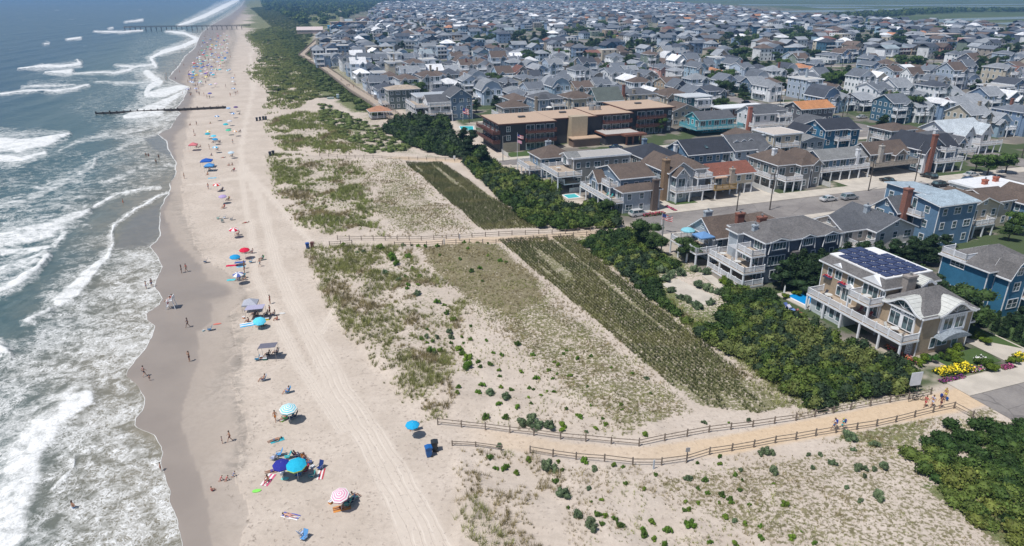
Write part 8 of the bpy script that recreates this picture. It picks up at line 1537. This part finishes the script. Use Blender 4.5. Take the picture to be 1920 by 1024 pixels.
# pools
PH = [(72, 253.5), (76.5, 252), (79.3, 262.5), (74, 264)]; PS = [(72.4, 156.6), (75.9, 156.6), (75.9, 160.2), (72.4, 160.2)]
def pool(label, pts, rim, col=(.05, .50, .62)):
    c = np.array(pts).mean(0); X, Y = W(*c); r = thing('swimming_pool', label, 'pool', X, Y, ROT, z=0); P = [(a - c[0], b_ - c[1]) for a, b_ in pts]; k = 1 + rim / max(1, np.abs(np.array(P)).mean()); Q = [(a * k, b_ * k) for a, b_ in P]
    MB().slab(Q, .0, .16).build('pool_deck', 'concrete', r); MB().slab(P, .10, .17).build('water', 'pool', r, color=col); m = MB()
    for a, b_ in zip(P, P[1:] + P[:1]): m.bar((*a, .19), (*b_, .19), .25, .1)
    m.build('coping', 'white_trim', r)
pool('deep blue pool left of the mansion deck', [(83.6, 83.4), (87.6, 83.4), (87.6, 88.0), (83.2, 88.0)], 1.1, (.01, .26, .62)); pool('small turquoise pool beside the grey house with sea deck', PS, .7, (.08, .50, .52)); pool('turquoise hotel pool among the pines', PH, 1.2, (.03, .52, .55)); pool('teal pool behind the bright blue house', [(107, 84), (111, 84), (111, 88), (107, 88)], .8, (.03, .40, .42))
for i, (x, y, lb) in enumerate(((1478, 580, 'blue cushioned lounger at the mansion pool nearest the corner'), (1484, 584, 'second lounger along the mansion pool with blue towel'), (1500, 592, 'reddish lounger beside the mansion pool umbrella'))):
    X, Y = gz(x, y); r = thing('sun_lounger', lb, 'lounger', X, Y, R(110), z=.17); MB().box(-.9, .4, -.32, .32, .28, .36).build('mattress', 'fabric', r, color=[(.08, .12, .3), (.15, .25, .5), (.35, .12, .1)][i]); MB().prism([(.4, .28), (1.0, .62), (.98, .70), (.4, .36)], -.32, .32, 'y').build('backrest', 'fabric', r, color=[(.08, .12, .3), (.5, .5, .6), (.35, .12, .1)][i]); lm = MB().box(-.04, .04, -.04, .04, 0, .28).mesh('leg', ['white_trim'])
    for a in (-.8, .4):
        for b_ in (-.28, .28): put('leg', lm, r, (a, b_, 0))
for x, y, lb in ((1468, 562, 'closed white umbrella at the corner of the mansion pool'), (1513, 586, 'closed white umbrella beside the mansion deck')):
    X, Y = gz(x, y); r = thing('closed_umbrella', lb, 'umbrella', X, Y, z=.15); MB().lathe([(.02, 2.6), (.12, 2.2), (.17, 1.2), (.05, 1.1)], 8).build('folded_canopy', 'fabric_second', r); MB().tube((0, 0, 0), (0, 0, 2.65), .025).build('pole', 'metal_grey', r)
X, Y = W(*(77.6, 112)); 
def deck_umb(label, t, s, z, col, sc=1.1): X, Y = W(t, s); r = thing('deck_umbrella', label, 'umbrella', X, Y, z=z); put('canopy', UMB['plain'], r, (0, 0, 2.1), 0, col, sc); put('pole', POLE, r)
deck_umb('aqua umbrella on the pale blue house deck', 78.6, 112.2, 3.0, (.22, .50, .58), 1.3); deck_umb('white umbrella on the round balcony deck behind the hotel', 112, 263.4, 3.5, (.7, .7, .68), 1.2)
def table(label, t, s, z, col=(.6, .6, .58)):
    X, Y = W(t, s); r = thing('deck_table', label, 'table', X, Y, ROT, z=z); MB().lathe([(0, .70), (.62, .70), (.62, .74), (0, .74)], 16).build('tabletop', 'painted', r, color=col); MB().tube((0, 0, 0), (0, 0, .7), .05).box(-.25, .25, -.25, .25, 0, .03).build('pedestal', 'metal_grey', r)
for lb, t, s, z in (('white round table on the middle deck of the dark shingled house', 79.4, 97, 3.1), ('second table on the middle deck of the dark shingled house', 79.4, 101.5, 3.1), ('white table at the near corner of the mansion deck', 84.4, 66.6, 3.0), ('small table at the far end of the mansion deck', 84.2, 79.6, 3.0), ('table on the upper balcony of the mansion', 84.6, 72.6, 5.7), ('table on the sea deck of the grey house', 78, 156, 3.0), ('table on the sea deck of the pale blue house', 77.4, 109.8, 3.0), ('table on the sea deck of the ribbon window house', 74, 167, 5.1)): table(lb, t, s, z)
def dchair(lb, t, s, z, face, col): chair(lb, 0, 0, face, col, XY=W(t, s)).location.z = z
for lb, t, s, z, f, c in (('white chair left of the near table on the mansion deck', 84.4, 67.9, 3.0, 290, (.65, .65, .62)), ('white chair right of the near table on the mansion deck', 84.4, 65.3, 3.0, 110, (.65, .65, .62)), ('brown chair under the mansion balcony', 84.9, 73.8, 3.0, 200, (.2, .05, .05)), ('second brown chair under the mansion balcony', 84.9, 71.8, 3.0, 200, (.22, .05, .05)), ('dark chair at the far end of the mansion deck', 84.6, 80.8, 3.0, 200, (.05, .05, .06)), ('teal chair on the sea deck of the grey house', 78.4, 145, 3.0, 200, (.03, .35, .35)), ('second teal chair on the sea deck of the grey house', 78.4, 147, 3.0, 200, (.03, .35, .35)), ('chair on the middle deck of the dark shingled house', 79.4, 98.2, 3.1, 290, (.5, .5, .5))): dchair(lb, t, s, z, f, c)
def booth():
    X, Y = gz(634, 186); r = thing('portable_toilet', 'pale blue portable toilet by the boardwalk dunes', 'portable toilet', X, Y, ROT); MB().box(-.6, .6, -.6, .6, 0, 2.2).build('cabin', 'painted', r, color=(.35, .50, .55)); MB().prism([(-.65, 2.2), (.65, 2.2), (.5, 2.4), (-.5, 2.4)], -.65, .65, 'y').build('roof', 'white_trim', r); MB().box(-.4, .4, -.63, -.6, .1, 2.0).build('door', 'painted', r, color=(.3, .42, .48))
    X, Y = gz(620, 186); r = thing('storage_box', 'low pale storage box left of the portable toilet', 'box', X, Y, ROT); MB().box(-1.6, 1.6, -.7, .7, 0, .8).build('box', 'painted', r, color=(.3, .38, .35)); MB().box(-1.65, 1.65, -.75, .75, .8, .9).build('lid', 'painted', r, color=(.5, .55, .52))
booth()
X, Y = gz(582, 63); r = thing('beach_hall', 'long pale pink roofed hall at the end of the boardwalk dunes', 'building', X, Y, R(12), z=0)
MB().box(-15, 15, -6, 6, 0, 4.5).build('wall', 'siding', r, color=(.45, .36, .34)); top, fa = roof_mesh(-15, 15, -6, 6, 4.5, ('g', 't', 3.2)); top.build('roof', 'painted', r, color=(.62, .52, .50)); fa.build('fascia', 'white_trim', r)
for px, py, L_, D_, h_, wc, rc, lb, nm in ((655, 58, 46, 14, 11, (.40, .30, .24), (.45, .38, .32), 'long tan seaside motel with flat roof far along the boardwalk', 'motel'), (628, 60, 16, 10, 7, (.04, .30, .60), (.05, .35, .65), 'bright blue pavilion beside the tan motel', 'pavilion_building'), (1275, 38, 60, 30, 9, (.50, .40, .34), (.60, .52, .44), 'wide pale roofed school building deep in the town', 'school'), (1185, 42, 40, 20, 9, (.35, .20, .15), (.30, .19, .15), 'wide red brown building beside the pale school', 'hall'), (1745, 80, 60, 16, 8, (.18, .19, .21), (.52, .44, .38), 'long flat roofed block at the right far side', 'apartment_block')):
    X, Y = gz(px, py); r = thing(nm, lb, 'building', X, Y, ROT, z=0); MB().box(-L_/2, L_/2, -D_/2, D_/2, 0, h_).build('wall', 'siding', r, color=wc); MB().box(-L_/2 - .6, L_/2 + .6, -D_/2 - .6, D_/2 + .6, h_, h_ + .6).build('roof', 'painted', r, color=rc); n = int(L_ / 4)
    for f in range(int(h_ / 3)):
        for i in range(n): add_window(r, -L_/2 + L_ * (i + .5) / n, -D_/2, f * 3 + 1.7, 'S', 2.0, 1.5, 2, 1, False)
# the marsh and bay
b = NB('bay_water'); b.set('Base Color', (.10, .15, .19, 1)).set('Roughness', .12); M['bay'] = b.m
def far_poly(name, pts, z=.3, mat='bay'):
    me = MB().poly([(*gz(x, y, 0), z) for x, y in pts]).mesh(name, [mat]); return tag(put(name, me), kind='structure')
far_poly('bay_water', [(1205, 15), (1240, 12), (1330, 12), (1400, 18), (1480, 22), (1400, 24.5), (1300, 23), (1215, 21)], .3)
for p in ([(1440, 21), (1560, 19), (1620, 21), (1560, 23.5), (1450, 23.5)], [(1706, 39), (1790, 35), (1940, 31), (1940, 35.5), (1830, 38.5), (1740, 43)], [(1600, 18), (1700, 15.5), (1755, 17), (1690, 25), (1620, 24.5)], [(1380, 8), (1640, 9.5), (1940, 7.5), (1940, 9.0), (1700, 11.5), (1400, 10.5)], [(1500, 12.5), (1600, 13), (1650, 15), (1540, 16)], [(1720, 21), (1760, 19), (1790, 20.5), (1740, 22)], [(1740, 12), (1820, 12.5), (1940, 12), (1940, 13), (1820, 14)], [(1860, 44), (1945, 40), (1945, 43.5), (1890, 47)]): far_poly('marsh_creek', p, .32)
# ================================================================ HAZE
b = bpy.data.materials.new('haze_air'); b.use_nodes = True; nt = b.node_tree; nt.nodes.clear(); o = nt.nodes.new('ShaderNodeOutputMaterial'); v = nt.nodes.new('ShaderNodeVolumePrincipled')
v.inputs['Color'].default_value = (.27, .55, 1.0, 1); v.inputs['Density'].default_value = .00016; v.inputs['Anisotropy'].default_value = .2; nt.links.new(v.outputs[0], o.inputs['Volume']); M['haze'] = b
hz = MB().box(-14000, 14000, -1200, 9200, -7.5, 62).build('haze', 'haze'); tag(hz, kind='stuff', label='thin blue air between camera and horizon')
